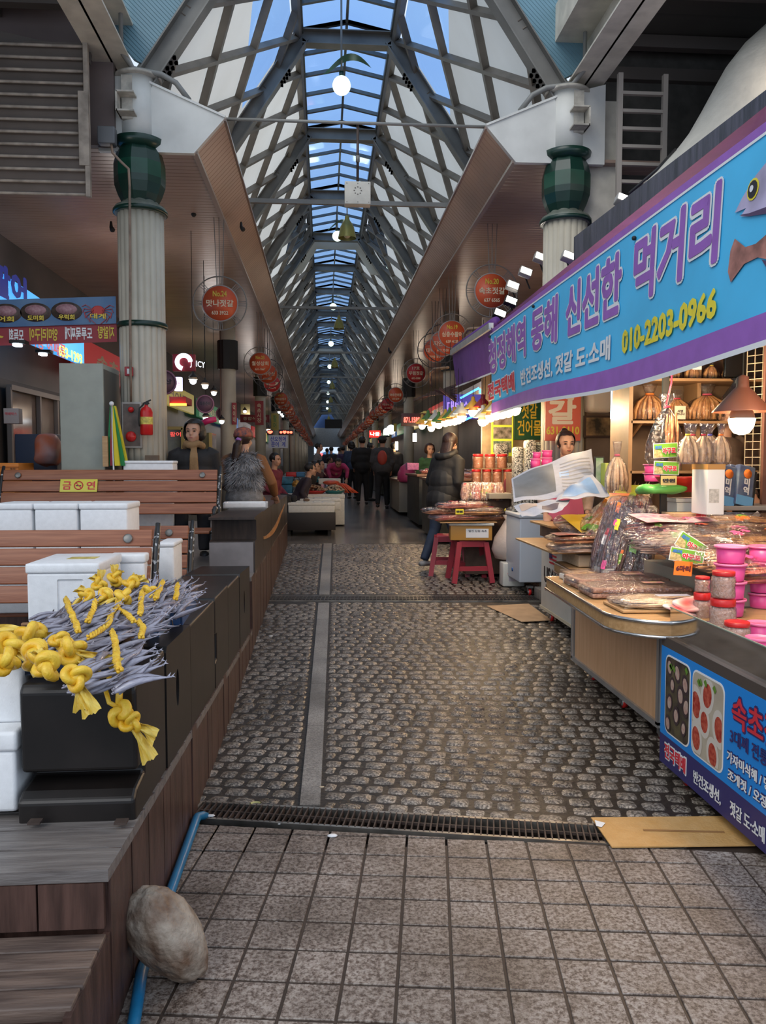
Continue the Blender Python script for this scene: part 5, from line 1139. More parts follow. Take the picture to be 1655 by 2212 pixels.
fishtray('dark blue tray under the near end of the fish pile', (-.86, 2.72, .838), .44, .5, .055, .02, mat('tray_navy', (.02, .035, .07), .4, var=.3))
fishtray('pale blue tray in the middle of the fish pile', (-.82, 3.14, .825), .40, .28, .06, .04, mat('tray_pale', (.16, .24, .4), .4, var=.2))
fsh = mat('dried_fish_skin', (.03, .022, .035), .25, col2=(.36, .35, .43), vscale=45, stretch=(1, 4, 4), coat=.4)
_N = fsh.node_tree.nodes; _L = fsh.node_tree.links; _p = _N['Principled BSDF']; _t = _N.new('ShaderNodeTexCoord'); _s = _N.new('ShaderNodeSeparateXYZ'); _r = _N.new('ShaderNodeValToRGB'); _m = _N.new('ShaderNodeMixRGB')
_L.new(_t.outputs['Normal'], _s.inputs[0]); _L.new(_s.outputs['Y'], _r.inputs[0]); _r.color_ramp.elements[0].position = .0; _r.color_ramp.elements[0].color = (.38, .38, .47, 1); _r.color_ramp.elements[1].position = .5; _r.color_ramp.elements[1].color = (.03, .022, .035, 1)  # silver belly, dark back; the silver also paints in highlights
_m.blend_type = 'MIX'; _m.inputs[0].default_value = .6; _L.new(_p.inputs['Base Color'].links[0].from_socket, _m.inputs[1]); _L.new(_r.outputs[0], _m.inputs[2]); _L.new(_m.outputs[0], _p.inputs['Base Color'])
rf = random.Random(11)
def fishmesh(L_, k):
    g = MB(); n = 9; c = .007*(k-1)
    pts = [((i/n-.5)*L_, c*math.sin(i/n*3.1)*2, .004*math.sin(i/n*5)) for i in range(n+1)]
    g.tube(pts, [.003, .009, .0125, .0135, .0125, .011, .009, .006, .003, .0015], 8, sy=.62)
    g._add([(L_*.48, pts[-1][1], 0), (L_*.57, pts[-1][1]+.007, .002), (L_*.53, pts[-1][1], .001), (L_*.56, pts[-1][1]-.006, -.002)], [(0, 1, 2), (0, 2, 3)])
    g.tube([(-L_*.46, pts[0][1]+.003, .004), (-L_*.46, pts[0][1]-.003, .005)], .003, 5)
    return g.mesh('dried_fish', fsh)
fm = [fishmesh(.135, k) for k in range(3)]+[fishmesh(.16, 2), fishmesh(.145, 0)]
nf = 0
def lay_fish(p, ang, tilt=0, sc=1):
    global nf
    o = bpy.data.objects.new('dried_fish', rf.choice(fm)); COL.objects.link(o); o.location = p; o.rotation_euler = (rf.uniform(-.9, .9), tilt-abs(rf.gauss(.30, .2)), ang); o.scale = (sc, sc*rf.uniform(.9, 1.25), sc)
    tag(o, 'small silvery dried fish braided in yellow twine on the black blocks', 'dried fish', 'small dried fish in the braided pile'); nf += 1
yrope = mat('yellow_twine', (.82, .46, .015), .4, col2=(.9, .62, .06), vscale=18, stretch=(1, 6, 1), bump=.3, bscale=70, coat=.2)
def mound(x, y):   # height of the pile above the trays
    return .89 + .075*math.exp(-((x+.78)/.2)**2-((y-2.95)/.42)**2) + .03*math.exp(-((x+.75)/.2)**2-((y-3.6)/.3)**2) - .0*y
g = MB(); rr = random.Random(3)
for i in range(420):
    x = rr.gauss(-.80, .11); y = rr.uniform(2.62, 3.88)
    if not -1.05 < x < -.62: continue
    z = mound(x, y)-rr.uniform(.012, .035); a = rr.gauss(.9, .5); d = Vector((math.cos(a), math.sin(a), abs(rr.gauss(.35, .25))))*.055; p = Vector((x, y, z))
    g.tube([p-d, p-d*.4+Vector((0, 0, .004)), p+d*.4, p+d], [.002, .010, .009, .002], 6, sy=.6)
tag(g.build('fish_heap', mat('heap_shaded', (.02, .014, .018), .35, col2=(.12, .1, .12), vscale=30, stretch=(1, 4, 4))), 'tangled under layers of dried fish in the blue trays, darkened as shaded gaps', 'dried fish', kind='stuff')  # under layers coloured darker so gaps between fish look shaded
strings = [[(142, 1300), (151, 1325), (161, 1347), (170, 1372)], [(242, 1372), (251, 1402), (251, 1430), (258, 1458)], [(258, 1308), (240, 1335), (233, 1358), (192, 1386)],
           [(255, 1322), (275, 1335), (290, 1350)], [(306, 1285), (305, 1310), (303, 1335)], [(352, 1262), (345, 1280), (336, 1300)], [(384, 1268), (382, 1285), (380, 1300)], [(205, 1305), (200, 1330), (190, 1350)], [(300, 1350), (310, 1365), (305, 1385)]]
for si, st in enumerate(strings):
    pts = []
    for a, b in st:
        p = GZ(a, b, .95)
        for _ in range(4): p = GZ(a, b, mound(p.x, p.y)+.045)
        pts.append(p)
    L_ = sum((q-p).length for p, q in zip(pts, pts[1:])); n = max(6, int(L_/.018)); fine = []
    for i in range(n+1):
        s_ = i/n*(len(pts)-1); k = min(int(s_), len(pts)-2); fine.append(pts[k].lerp(pts[k+1], s_-k))
    t = thing('fish_string', 'braided yellow twine of dried fish, %s' % ('at the left of the pile', 'running down the near front', 'winding across the middle of the pile', 'short piece in the middle right of the pile', 'under the rightmost tall knot', 'short far piece beside the bench end', 'farthest piece over the blue tray', 'behind the left piece', 'near the pale blue tray')[si], 'twine', (0, 0, 0))
    g = MB()
    for ph in range(3):
        g.tube([p+Vector((.0075*math.sin(i*1.9+ph*2.09), .004*math.cos(i*1.9), .012+.006*math.cos(i*1.9+ph*2.09))) for i, p in enumerate(fine)], .0048, 6)
    g.build('braid', yrope, t)
    for i in range(0, n+1, 1):
        p = fine[i]; d = (fine[min(i+1, n)]-fine[max(i-1, 0)]); ang = math.atan2(d.y, d.x)
        for s in (-1, 1):
            if rf.random() < .78 and nf < 250:
                a2 = rf.gauss(.95-.35*(p.y < 2.85), .32)
                off = Vector((math.cos(a2), math.sin(a2), 0))*.055*s; q = p+off; q.z = mound(q.x, q.y)+rf.uniform(-.002, .02)
                lay_fish(q, a2 if s > 0 else a2, 0, rf.uniform(.85, 1.15))
while nf < 300:
    x = rf.gauss(-.78, .09); y = rf.uniform(2.62, 3.86)
    if -1.02 < x < -.6: lay_fish(Vector((x, y, mound(x, y)+rf.uniform(-.012, .008))), rf.gauss(.9, .5), rf.uniform(-.15,.15), rf.uniform(.9, 1.2))
def knot(label, c, r, tails, seed=0):
    t = thing('twine_knot', label, 'knot', c, 0, 'yellow knots of the fish strings'); rr = random.Random(seed); g = MB()
    rx, ry, rz = [rr.uniform(0, 6.28) for _ in range(3)]; Mx = Euler((rx, ry, rz)).to_matrix()
    for off in (0, .12, .24):
        pts = []
        for i in range(41):
            a = 6.28318*i/40; k = 1+off*.5
            p = Vector((math.sin(a)+2*math.sin(2*a), math.cos(a)-2*math.cos(2*a), -1.3*math.sin(3*a)+off*2.2))*(r/3.5*k)
            pts.append(Mx @ p)
        g.tube(pts, r*.33, 8, cap=False)
    g.ball((0, 0, 0), r*.6, 12, 8); g.build('knot', yrope, t)
    tm = mat('ribbon_yellow', (.75, .5, .05), .4, col2=(.8, .62, .15), vscale=30, stretch=(1, 9, 1))
    for (dx, dy, dz, L_) in tails:
        d = Vector((dx, dy, dz)).normalized(); side = d.cross(Vector((.2, -1, .3))).normalized()
        MB().grid(lambda a, b: d*(r*.5+L_*a) + side*((b-.5)*(.016+.03*a)) + Vector((0, -.01*math.sin(a*5+b*9), -.02*a*a+.003*math.sin(b*20))), 8, 8).build('ribbon_tail', tm, t)
KN = [(20, 1400, .048, [(1, -.2, -.5, .08)]), (14, 1432, .04, []), (68, 1370, .045, [(-1, 0, .25, .10), (.8, .2, -.1, .07)]), (72, 1418, .045, []), (98, 1440, .042, [(-.3, 0, .9, .05)]), (152, 1405, .042, [(.9, 0, -.2, .13), (.8, -.3, -.6, .08)]), (165, 1462, .036, [(.6, -.3, -1, .07), (.3, -.2, -1, .05)]),
      (215, 1262, .034, [(.1, .2, 1, .07), (-.5, 0, .8, .05)]), (248, 1250, .038, [(-.05, .2, 1, .07), (.4, 0, .8, .05)]), (284, 1262, .036, [(.8, .1, .5, .06), (.4, .1, .9, .05)]), (324, 1282, .034, [(.2, 0, .4, .02)]), (188, 1288, .032, [(-.8, 0, -.5, .08), (-.4, 0, .5, .05)]), (230, 1288, .034, [(.4, -.2, -.2, .07)]), (268, 1290, .036, [(-1, 0, -.4, .1)]), (128, 1385, .03, [])]
names = ['at the frame edge, large', 'at the frame edge, lower', 'with a long tail pointing left', 'under the long tailed one', 'lowest of the left cluster, over the dark tray', 'with ribbon ends spread to the right', 'hanging by the front edge with frayed ends', 'standing up before the big foam box, left', 'tallest upright, with two ears', 'upright with a ribbon flag to the right', 'plain upright at the right end of the row', 'lying left of the upright row', 'lying low under the ears', 'lying low with a tail to the left', 'small, between the left cluster and the fish']
for i, (a, b, r, tl) in enumerate(KN):
    p = GZ(a, b, .92)
    for _ in range(3): p = GZ(a, b, max(.90, mound(p.x, p.y))+.035)
    knot('yellow twine knot ' + names[i], p, r*.9, tl, i)
pp = [GZ(255, 1452, .90), PY(258, 1470, 2.40), PY(259, 1480, 2.315), PY(256, 1525, 2.30)]
steel('yellow_twine', 'double yellow cord hanging from the fish pile over the front block edge', pp, .010, yrope, 'twine')
steel('yellow_twine', 'loose yellow cord loop beside the hanging one', [GZ(236, 1462, .88), PY(232, 1476, 2.4), PY(228, 1490, 2.315), PY(236, 1518, 2.30), PY(256, 1528, 2.29)], .007, yrope, 'twine')
knot('big yellow twine knot hanging against the front block', PY(260, 1538, 2.285), .034, [], 40); knot('lowest hanging yellow knot with two frayed ribbon ends', PY(283, 1560, 2.28), .028, [(.9, -.1, -.35, .06), (.55, -.1, -.9, .09)], 41)
# boulder, hose, litter -----------------------------------------------------------
rockm = mat('boulder', (.15, .085, .05), .55, col2=(.42, .36, .29), vscale=13, bump=1, bscale=34, detail=8)
c = PY(362, 2025, 2.3); bm = bmesh.new(); bmesh.ops.create_icosphere(bm, subdivisions=6, radius=1)
ax = Matrix.Rotation(R(-33), 3, 'Y')
for v in bm.verts:
    q = v.co.copy(); d = 1 + .12*noise.noise(q*1.3+Vector((3, 1, 2))) + .04*noise.noise(q*4) + .015*noise.noise(q*11)
    q = Vector((q.x*.088*(1+.1*q.z), q.y*.09, q.z*.158))*d; v.co = ax.inverted() @ q if False else ax @ q
zmin = min(v.co.z for v in bm.verts)
for f in bm.faces: f.smooth = True
me = bpy.data.meshes.new('boulder'); bm.to_mesh(me); bm.free(); me.materials.append(rockm); o = bpy.data.objects.new('boulder', me); COL.objects.link(o)
o.location = (-.448, 2.235, ground(2.3)-zmin-.004); tag(o, 'large smooth brown boulder resting against the deck side on the paving', 'boulder')
hz = mat('hose_blue', (.01, .17, .36), .35, var=.15, vscale=9)
hp = [GZ(a, b, .03) for a, b in ((270, 2290), (285, 2230), (297, 2160), (306, 2100), (318, 2030), (338, 1960), (352, 1920), (368, 1860), (385, 1812), (402, 1782), (420, 1768))] + [GZ(438, 1762, .018), GZ(446, 1766, -.01)]
sm_ = []
for i in range((len(hp)-1)*14):
    k = i//14; f = (i % 14)/14; a = hp[max(k-1, 0)]; b = hp[k]; c = hp[k+1]; d = hp[min(k+2, len(hp)-1)]
    sm_.append(.5*((2*b)+(c-a)*f+(2*a-5*b+4*c-d)*f*f+(3*b-a-3*c+d)*f**3))
for p in sm_: p.x = max(p.x, -.525)
tag(MB().tube(sm_, [.0165+(.0012 if i % 2 else 0) for i in range(len(sm_))], 12).build('hose', hz), 'bright blue ribbed hose running along the deck into the drain', 'hose')
g = MB(); g.grid(lambda a, b: GZ(552, 1738, .014)+Vector((.028*math.cos(a*2.6+.3), .018*math.sin(a*2.6+.3), 0))*(1-.35*b)+Vector((0, 0, .008*math.sin(b*3))), 10, 4); tag(g.build('fruit_peel', mat('peel', (.6, .55, .22), .5)), 'curved yellow fruit peel lying before the near drain', 'peel')
for i, (a, b, s_, lab, m) in enumerate([(455, 1762, .012, 'crumpled white paper at the hose end', wht), (603, 1780, .004, 'tiny white crumb on the drain bars', wht), (718, 1805, .014, 'scrap of clear film by the drain edge', foam), (695, 1700, .008, 'cream shell scrap by the granite strip', mat('shell_cream', (.6, .5, .35), .5)), (585, 1374, .012, 'white cigarette end on the cobbles', wht), (258, 2128, .009, 'white scrap in the corner by the boulder', wht), (597, 1992, .004, 'small pale crumb on the paving', wht)]):
    o = MB().ball(GZ(a, b, .008 if b > 1400 else .12), s_, 7, 5, sz=.4, sx=1.6).build('litter_scrap', m); tag(o, lab, 'litter')
# ---- behind the benches --------------------------------------------------------
def PB(x0, y0, x1, y1, Y, d): a = PY(x0, y1, Y); b = PY(x1, y0, Y); return (a.x, Y, a.z), (b.x, Y+d, b.z)
t = thing('white_cabinet', 'tall pale grey cabinet standing left of the fluted column', 'cabinet', (0, 0, 0)); a, b = PB(132, 785, 222, 1008, 7.6, .6)
MB().box((a[0], a[1], .62), b, .008).build('body', mat('cab_grey', (.33, .35, .3), .5, var=.06), t); g = MB(); g.box((b[0], a[1]+.02, .7), (b[0]+.006, a[1]+.58, b[2]-.05)); g.build('side_panel', mat('cab_side', (.1, .1, .09), .5), t)
t = thing('crate_stack', 'orange plastic crates stacked at the left frame edge', 'crate', (0, 0, 0)); t['category'] = 'crate'
bpy.data.objects.remove(t)
for i in range(3):
    t = thing('plastic_crate', 'orange plastic crate at the left frame edge, %s of the stack' % ('bottom', 'middle', 'top')[i], 'crate', (0, 0, 0), 0, 'orange crates at the left edge'); a, b = PB(-60, 1000+(2-i)*30, 40-(2-i)*4, 1029+(2-i)*30, 7.75, .4)
    MB().box((a[0], a[1], a[2]+.004), b, .006).build('box', orange_p, t); g = MB()
    for k in range(2): g.box((a[0]-.0, a[1]-.008, a[2]+.03+.05*k), (b[0]+.004, a[1]+.002, a[2]+.042+.05*k))
    g.build('rim', mat('orange_dark', (.5, .14, .01), .5), t); textmesh('lettering', '동우', .05, blkt, t, (b[0]-.05, a[1]-.010, a[2]+.065), UP, fit=(.05, .03))
a, b = PB(33, 938, 122, 1005, 8.4, .5); tag(MB().box((a[0], a[1], .62), b, .01).build('storage_bin', mat('bin_navy', (.03, .045, .085), .5)), 'dark blue bin behind the orange crates', 'bin')
a, b = PB(85, 935, 128, 1000, 8.2, .3); tag(pillow(b[0]-a[0], .3, b[2]-a[2], .05, 6).build('tarpaulin', mat('tarp_orange', (.45, .1, .03), .5, col2=(.3, .2, .2), vscale=4)), 'crumpled orange and clear sheet bundled beside the dark blue bin', 'tarpaulin').location = ((a[0]+b[0])/2, 8.2, a[2]-.02)
a, b = PB(258, 995, 370, 1008, 7.45, .4); foambox('white foam lid box behind the far bench at the column foot', (a[0], 7.55, .62), (b[0], 7.8, b[2]), .03)
p = PY(326, 992, 7.6); tag(MB().cbox((p.x, 7.66, b[2]+.025), (.12, .08, .05), .004).build('brick', mat('brick_brown', (.13, .09, .06), .8, var=.3)), 'brown brick lying on the white foam box at the column foot', 'brick')
# column fittings
cxL = HC-2.09
t = thing('alarm_panel', 'grey fire alarm panel with two red domes on the left fluted column', 'alarm panel', (0, 0, 0)); a, b = PB(264, 868, 305, 968, 7.80, .05)
MB().box(a, b, .006).build('box', mat('panel_frame', (.35, .33, .3), .5, var=.2), t); MB().box((a[0]+.015, a[1]-.004, a[2]+.02), (b[0]-.015, a[1]+.01, b[2]-.02)).build('face', mat('panel_brown', (.12, .09, .075), .5, var=.4, vscale=9), t)
for (x, y, r, nm) in ((283, 885, .028, 'indicator_lamp'), (283, 943, .05, 'alarm_bell')):
    p = PY(x, y, 7.79); o = MB().lathe([(r, 0), (r*.95, .012), (r*.6, .028), (.002, .034)], n=24).build(nm, red_p, t); o.location = p; o.rotation_euler = (R(90), 0, 0)
t = thing('call_point', 'small red fire call box with a white slot on the left fluted column', 'alarm box', (0, 0, 0)); a, b = PB(269, 792, 286, 812, 7.80, .04); MB().box(a, b, .006).build('box', mat('call_red', (.35, .02, .03), .4), t); MB().box((a[0]+.025, a[1]-.004, a[2]+.02), (b[0]-.025, a[1]+.002, b[2]-.02)).build('slot', wht, t)
t = thing('fire_extinguisher', 'red fire extinguisher with yellow label hung on the left fluted column', 'fire extinguisher', PY(317, 940, 7.74))
MB().lathe([(.05, 0), (.058, .01), (.058, .215), (.045, .25), (.016, .27), (.016, .285)], n=28).build('cylinder', mat('ext_red', (.55, .015, .015), .3), t); MB().lathe([(.0588, .10), (.0588, .17)], n=28, cap=False).build('label_band', mat('ext_label', (.6, .5, .1), .5, var=.3, vscale=40), t)
g = MB(); g.bar((-.03, 0, .295), (.045, 0, .33), .014, .012); g.bar((-.01, 0, .285), (.02, 0, .31), .03, .03); g.build('lever', black, t); MB().tube([(-.02, -.01, .29), (-.055, -.03, .25), (-.06, -.055, .14), (-.05, -.062, .08)], .008, 8).build('hose', black, t)
cd = [PY(a_, b_, 7.76) for a_, b_ in ((240, 305), (243, 330), (262, 350), (278, 365), (280, 400), (281, 560), (281, 700), (282, 800), (283, 868))]
steel('conduit', 'thin rusty conduit running down the left fluted column from a grey box', cd, .012, mat('conduit_rust', (.2, .14, .1), .5, var=.4, vscale=6), 'pipe')
a, b = PB(210, 272, 247, 308, 7.72, .1); tag(MB().box(a, b, .01).build('junction_box', mat('jbox_grey', (.12, .125, .13), .5)), 'grey junction box high on the left of the fluted column', 'junction box')
# colourful folded parasol and plank
t = thing('folded_parasol', 'folded parasol in green, red and yellow cloth by the alarm panel', 'parasol', (0, 0, 0)); top = PY(241, 872, 7.5)
seg = [(230, 238, 'green', (.02, .25, .08)), (238, 248, 'crimson', (.5, .05, .08)), (248, 258, 'yellow', (.72, .6, .03)), (258, 270, 'green', (.02, .25, .08)), (268, 276, 'yellow', (.72, .6, .03))]
for i, (x0, x1, nm, c_) in enumerate(seg):
    p, q = PY(x0, 1006, 7.5+.04*abs(i-2)), PY(x1, 1006, 7.5+.04*abs(i-2)); w = Vector((.012, 0, 0))
    MB().prism([p, q, top+Vector((.008*(i-1), 0, -.02))+w*.5, top+Vector((.008*(i-2), 0, -.02))], (0, .05, 0)).build('cloth_panel', mat('cloth_'+nm, c_, .7), t)
MB().ball(top, .022, 8, 6).build('finial', wht, t); MB().tube([top, Vector((top.x, 7.56, .62))], .01, 8).build('pole', alu, t)
a, b = PB(222, 942, 232, 1008, 7.5, .03); tag(MB().box(a, b).build('wood_plank', honey), 'narrow upright plank between the cabinet and the parasol', 'plank')
# ================================================================ PEOPLE
def fuse(g, vox, smooth=3):
    me = g.mesh('fuse', skin); o = bpy.data.objects.new('fuse', me); COL.objects.link(o)
    m = o.modifiers.new('r', 'REMESH'); m.mode = 'VOXEL'; m.voxel_size = vox
    s_ = o.modifiers.new('s', 'SMOOTH'); s_.iterations = smooth; s_.factor = .5
    dg = bpy.context.evaluated_depsgraph_get(); r = bpy.data.meshes.new_from_object(o.evaluated_get(dg)); bpy.data.objects.remove(o); bpy.data.meshes.remove(me)
    for p in r.polygons: p.use_smooth = True
    r.materials.clear(); return r
def put(name, me, m, parent): me.materials.append(m); o = bpy.data.objects.new(name, me); return link(o, parent)
def hand(g, w, d, side, s):
    """palm with five separate bent fingers; w wrist, d pointing direction"""
    d = Vector(d).normalized(); a = d.orthogonal().normalized() if abs(d.x) > .9 else Vector((1, 0, 0)); a = (a-d*a.dot(d)).normalized(); n = a.cross(d)
    g.tube([w, w+d*.03*s, w+d*.085*s], [.02*s, .034*s, .034*s], 8, sy=.45)
    for k, L_ in enumerate((.066, .074, .07, .055)):
        b = w+d*.08*s+a*((k-1.5)*.019*s)*side; g.tube([b, b+d*L_*.5*s, b+d*L_*.85*s+n*.018*s], [.0085*s, .0085*s, .0068*s], 6)
    b = w+d*.03*s-a*.028*s*side; g.tube([b, b+d*.03*s-a*.022*s*side, b+d*.058*s-a*.026*s*side+n*.01*s], [.011*s, .0095*s, .0075*s], 6)
def human(label, loc, rz, H=1.62, pose='stand', topc=(.02, .02, .02), botc=(.02, .02, .03), hair='bob', hairc=None, vox=.014, bulk=1.0, lean=0, head_turn=0, head_nod=0, arms=None, apron=None, scarf=None, fur=False, extra=None, legs=True, shoes=(.02, .02, .02)):
    s = H/1.62; t = thing('person', label, 'person', loc, rz)
    sitz = .50
    hz = .84 if pose != 'sit' else sitz
    hip = Vector((0, 0, hz))
    ln = R(lean); up = Vector((0, -math.sin(ln), math.cos(ln)))
    def sp(h, x=0, y=0): return hip + up*h + Vector((x, 0, 0)) + Vector((0, math.cos(ln), math.sin(ln)))*y
    neck = sp(.53); head = sp(.53) + up*.03 + Vector((0, -.025, .105)) if lean < 30 else sp(.62, 0, -.02)
    sh = [sp(.46, -.165), sp(.46, .165)]
    if arms is None:
        el = [sp(.20, -.225, .02), sp(.20, .225, .02)]; wr = [sp(.03, -.19, -.14), sp(.03, .19, -.14)] if pose != 'sit' else [sp(.08, -.10, -.27), sp(.08, .10, -.27)]
    else: el = [Vector(a) for a in arms[0]]; wr = [Vector(a) for a in arms[1]]
    if pose == 'sit': kn = [Vector((-.1, -.40, sitz+.02)), Vector((.1, -.40, sitz+.02))]; an = [Vector((-.1, -.42, .08)), Vector((.1, -.42, .08))]
    elif pose == 'walk': kn = [Vector((-.09, -.1, .46)), Vector((.09, .05, .46))]; an = [Vector((-.1, -.12, .08)), Vector((.1, .22, .12))]
    else: kn = [Vector((-.09, -.02, .45)), Vector((.09, -.02, .45))]; an = [Vector((-.10, .0, .08)), Vector((.10, .02, .08))]
    Sc = Matrix.Scale(s, 4)
    # one continuous body: head, neck, trunk, arms with hands, legs
    g = MB(); g.T = Sc
    Hm = Matrix.Translation(head) @ Euler((R(head_nod)+(R(lean)*.5 if lean > 30 else 0), 0, R(head_turn))).to_matrix().to_4x4()
    g.T = Sc @ Hm
    g.ball((0, .008, .03), .078, 16, 12, 1, 1.16, 1.12); g.ball((0, -.02, -.035), .06, 14, 10, 1, 1.05, 1.15); g.ball((0, -.045, -.075), .03, 10, 8, 1.1, 1, .8)
    g.tube([(0, -.083, .012), (0, -.098, -.022), (0, -.084, -.03)], [.009, .015, .010], 8); g.ball((0, -.078, .03), .035, 10, 8, 1.5, .5, .35)
    for e in (-1, 1): g.ball((e*.077, .01, -.005), .022, 8, 6, .4, .7, 1.2); g.ball((e*.036, -.056, -.028), .027, 8, 6, 1, .9, 1.1)
    g.ball((0, -.078, -.055), .016, 8, 6, 1.5, .8, .7)
    g.T = Sc
    g.tube([sp(.40), neck, head+Vector((0, .015, -.05))], [.07, .052, .05], 12)
    g.ball(sp(.30), .11, 12, 8, 1.2, .8, 1.6); g.ball(sp(.05), .12, 12, 8, 1.2, .8, 1.2)
    for k, e in enumerate((-1, 1)):
        g.tube([sh[k], el[k], wr[k]], [.045, .036, .024], 10); dd = (wr[k]-el[k]).normalized(); hand(g, wr[k], dd + Vector((0, -.1, -.05)), e, 1)
        if legs: g.tube([hip+Vector((e*.085, 0, 0)), kn[k], an[k]], [.075, .05, .035], 10)
    fine_v = min(vox, .011)
    put('body', fuse(g, fine_v, 2), skin, t)
    if vox < .012 or True:
        e_ = MB(); e_.T = Sc @ Hm
        for e in (-1, 1): e_.ball((e*.031, -.083, .008), .0105, 8, 6, 1.2, .55, .55)
        e_.build('eyes', mat('eye_dark', (.02, .012, .01), .2), t)
        e_ = MB(); e_.T = Sc @ Hm
        for e in (-1, 1): e_.tube([(e*.014, -.093, .027), (e*.031, -.094, .032), (e*.048, -.084, .028)], [.003, .0035, .002], 6)
        e_.build('eyebrows', hairm, t)
        e_ = MB(); e_.T = Sc @ Hm; e_.ball((0, -.092, -.053), .013, 10, 6, 1.5, .5, .42); e_.build('lips', mat('lips', (.38, .1, .09), .4), t)
    # upper garment
    g = MB(); g.T = Sc; b = bulk
    g.ball(sp(.40), .15*b, 16, 10, 1.22, .80, .8); g.ball(sp(.25), .155*b, 16, 10, 1.13, .85, 1.1); g.ball(sp(.08), .16*b, 16, 10, 1.15, .88, 1.05)
    g.tube([sp(.44), sp(.505)], [.08*b, .062], 12)
    for k, e in enumerate((-1, 1)):
        w_ = wr[k].lerp(el[k], .08); g.tube([sh[k]+Vector((-e*.03, 0, 0)), sh[k], el[k], w_], [.075*b, .072*b, .056*b, .042*b], 12)
    tm = mat('top_%03d_%03d_%03d' % tuple(int(c*999) for c in topc), topc, .75, var=.25, vscale=9, bump=.4, bscale=14)
    if not fur: put('jacket', fuse(g, vox, 4), tm, t)
    else:
        put('sweater', fuse(g, vox, 3), mat('sweater_mustard', (.22, .09, .03), .8, bump=.3, bscale=60), t)
        v = MB(); v.T = Sc
        v.ball(sp(.42), .165, 16, 10, 1.22, .82, .75); v.ball(sp(.27), .17, 16, 10, 1.17, .88, 1.1); v.ball(sp(.06), .175, 16, 10, 1.17, .92, 1.0)
        me = fuse(v, .012, 2); vs = [(x.co.copy(), x.normal.copy()) for x in me.vertices]
        put('vest', me, mat('vest_grey', (.24, .24, .25), .9, var=.2, vscale=30, bump=.4, bscale=90), t)
        rr = random.Random(2); q = MB()
        for i in range(7000):
            c, n = rr.choice(vs)
            if c.z < (hz+.16)*s: continue
            d = (n + Vector((rr.uniform(-.6, .6), rr.uniform(-.4, .4), -.9))).normalized(); L_ = rr.uniform(.035, .08); sd = n.cross(d).normalized()*.005
            q._add([c-sd, c+sd, c+n*.012+d*L_], [(0, 1, 2)])
        q.build('fur', mat('fur_grey', (.16, .16, .17), .8, col2=(.6, .6, .62), vscale=9), t)
    if legs:
        g = MB(); g.T = Sc
        g.ball(hip+Vector((0, .01, 0)), .15, 16, 10, 1.12, .9, .85)
        for k, e in enumerate((-1, 1)): g.tube([hip+Vector((e*.08, 0, -.01)), hip.lerp(kn[k], .5)+Vector((e*.03, 0, 0)), kn[k], kn[k].lerp(an[k], .5), an[k]], [.1, .09, .068, .062, .052], 12)
        put('trousers', fuse(g, vox, 3), mat('bot_%03d_%03d_%03d' % tuple(int(c*999) for c in botc), botc, .8, var=.2, vscale=9, bump=.3, bscale=12), t)
        for k in range(2):
            g = MB(); g.T = Sc; a = an[k]; g.tube([a+Vector((0, .06, -.045)), a+Vector((0, .0, -.04)), a+Vector((0, -.10, -.05)), a+Vector((0, -.16, -.058))], [.036, .044, .04, .026], 10, sy=.8); g.build('shoe', mat('shoe_%02d' % int(shoes[0]*99), shoes, .5), t)
    hm = hairc or hairm; g = MB(); g.T = Sc @ Hm
    if hair == 'bob':
        g.ball((0, .022, .045), .098, 18, 12, 1.05, 1.1, 1.02); g.ball((-.065, .03, .0), .05, 10, 8, 1, 1.3, 1.5); g.ball((.065, .03, .0), .05, 10, 8, 1, 1.3, 1.5); g.ball((0, .07, -.02), .06, 10, 8, 1.3, .8, 1.3)
    elif hair in ('long', 'pony', 'bun'):
        g.ball((0, .02, .042), .093, 18, 12, 1, 1.12, 1.06)
        if hair == 'long': g.tube([(0, .05, .03), (0, .07, -.08), (0, .075, -.2), (0, .07, -.3)], [.08, .085, .075, .03], 12, sy=.6)
        if hair == 'pony': g.tube([(0, .10, .0), (0, .14, -.05), (.02, .14, -.18), (.04, .13, -.30), (.05, .12, -.42)], [.03, .045, .05, .04, .008], 10)
        if hair == 'bun': g.ball((0, .06, .13), .035, 10, 8)
    else: g.ball((0, .018, .042), .088, 16, 12, 1, 1.12, 1.05)
    hmesh = fuse(g, min(vox, .01), 1)
    # keep the face free
    inv = (Sc @ Hm).inverted(); bm = bmesh.new(); bm.from_mesh(hmesh)
    kill = [v for v in bm.verts if (lambda c: c.y < -.040-.12*max(0, c.z-.03) and c.z < .082)(inv @ v.co)]; bmesh.ops.delete(bm, geom=kill, context='VERTS'); bm.to_mesh(hmesh); bm.free()
    put('hair', hmesh, hm, t)
    if hair == 'cap' or hair == 'pony':
        g = MB(); g.T = Sc @ Hm; g.lathe([(.1, .035), (.101, .06), (.09, .1), (.06, .128), (.01, .14)], (0, .015, 0), 20, sy=1.12); g.build('cap', mat('plaid_cap', (.06, .05, .07), .7, col2=(.45, .12, .06), vscale=30) if hair == 'pony' else tm, t)
    if hair == 'pony': g = MB(); g.T = Sc @ Hm; g.tube([(-.03, .115, -.0), (0, .13, .01), (.03, .115, -.0)], [.012, .02, .012], 8); g.build('hair_tie', mat('tie_violet', (.35, .15, .5), .4), t)
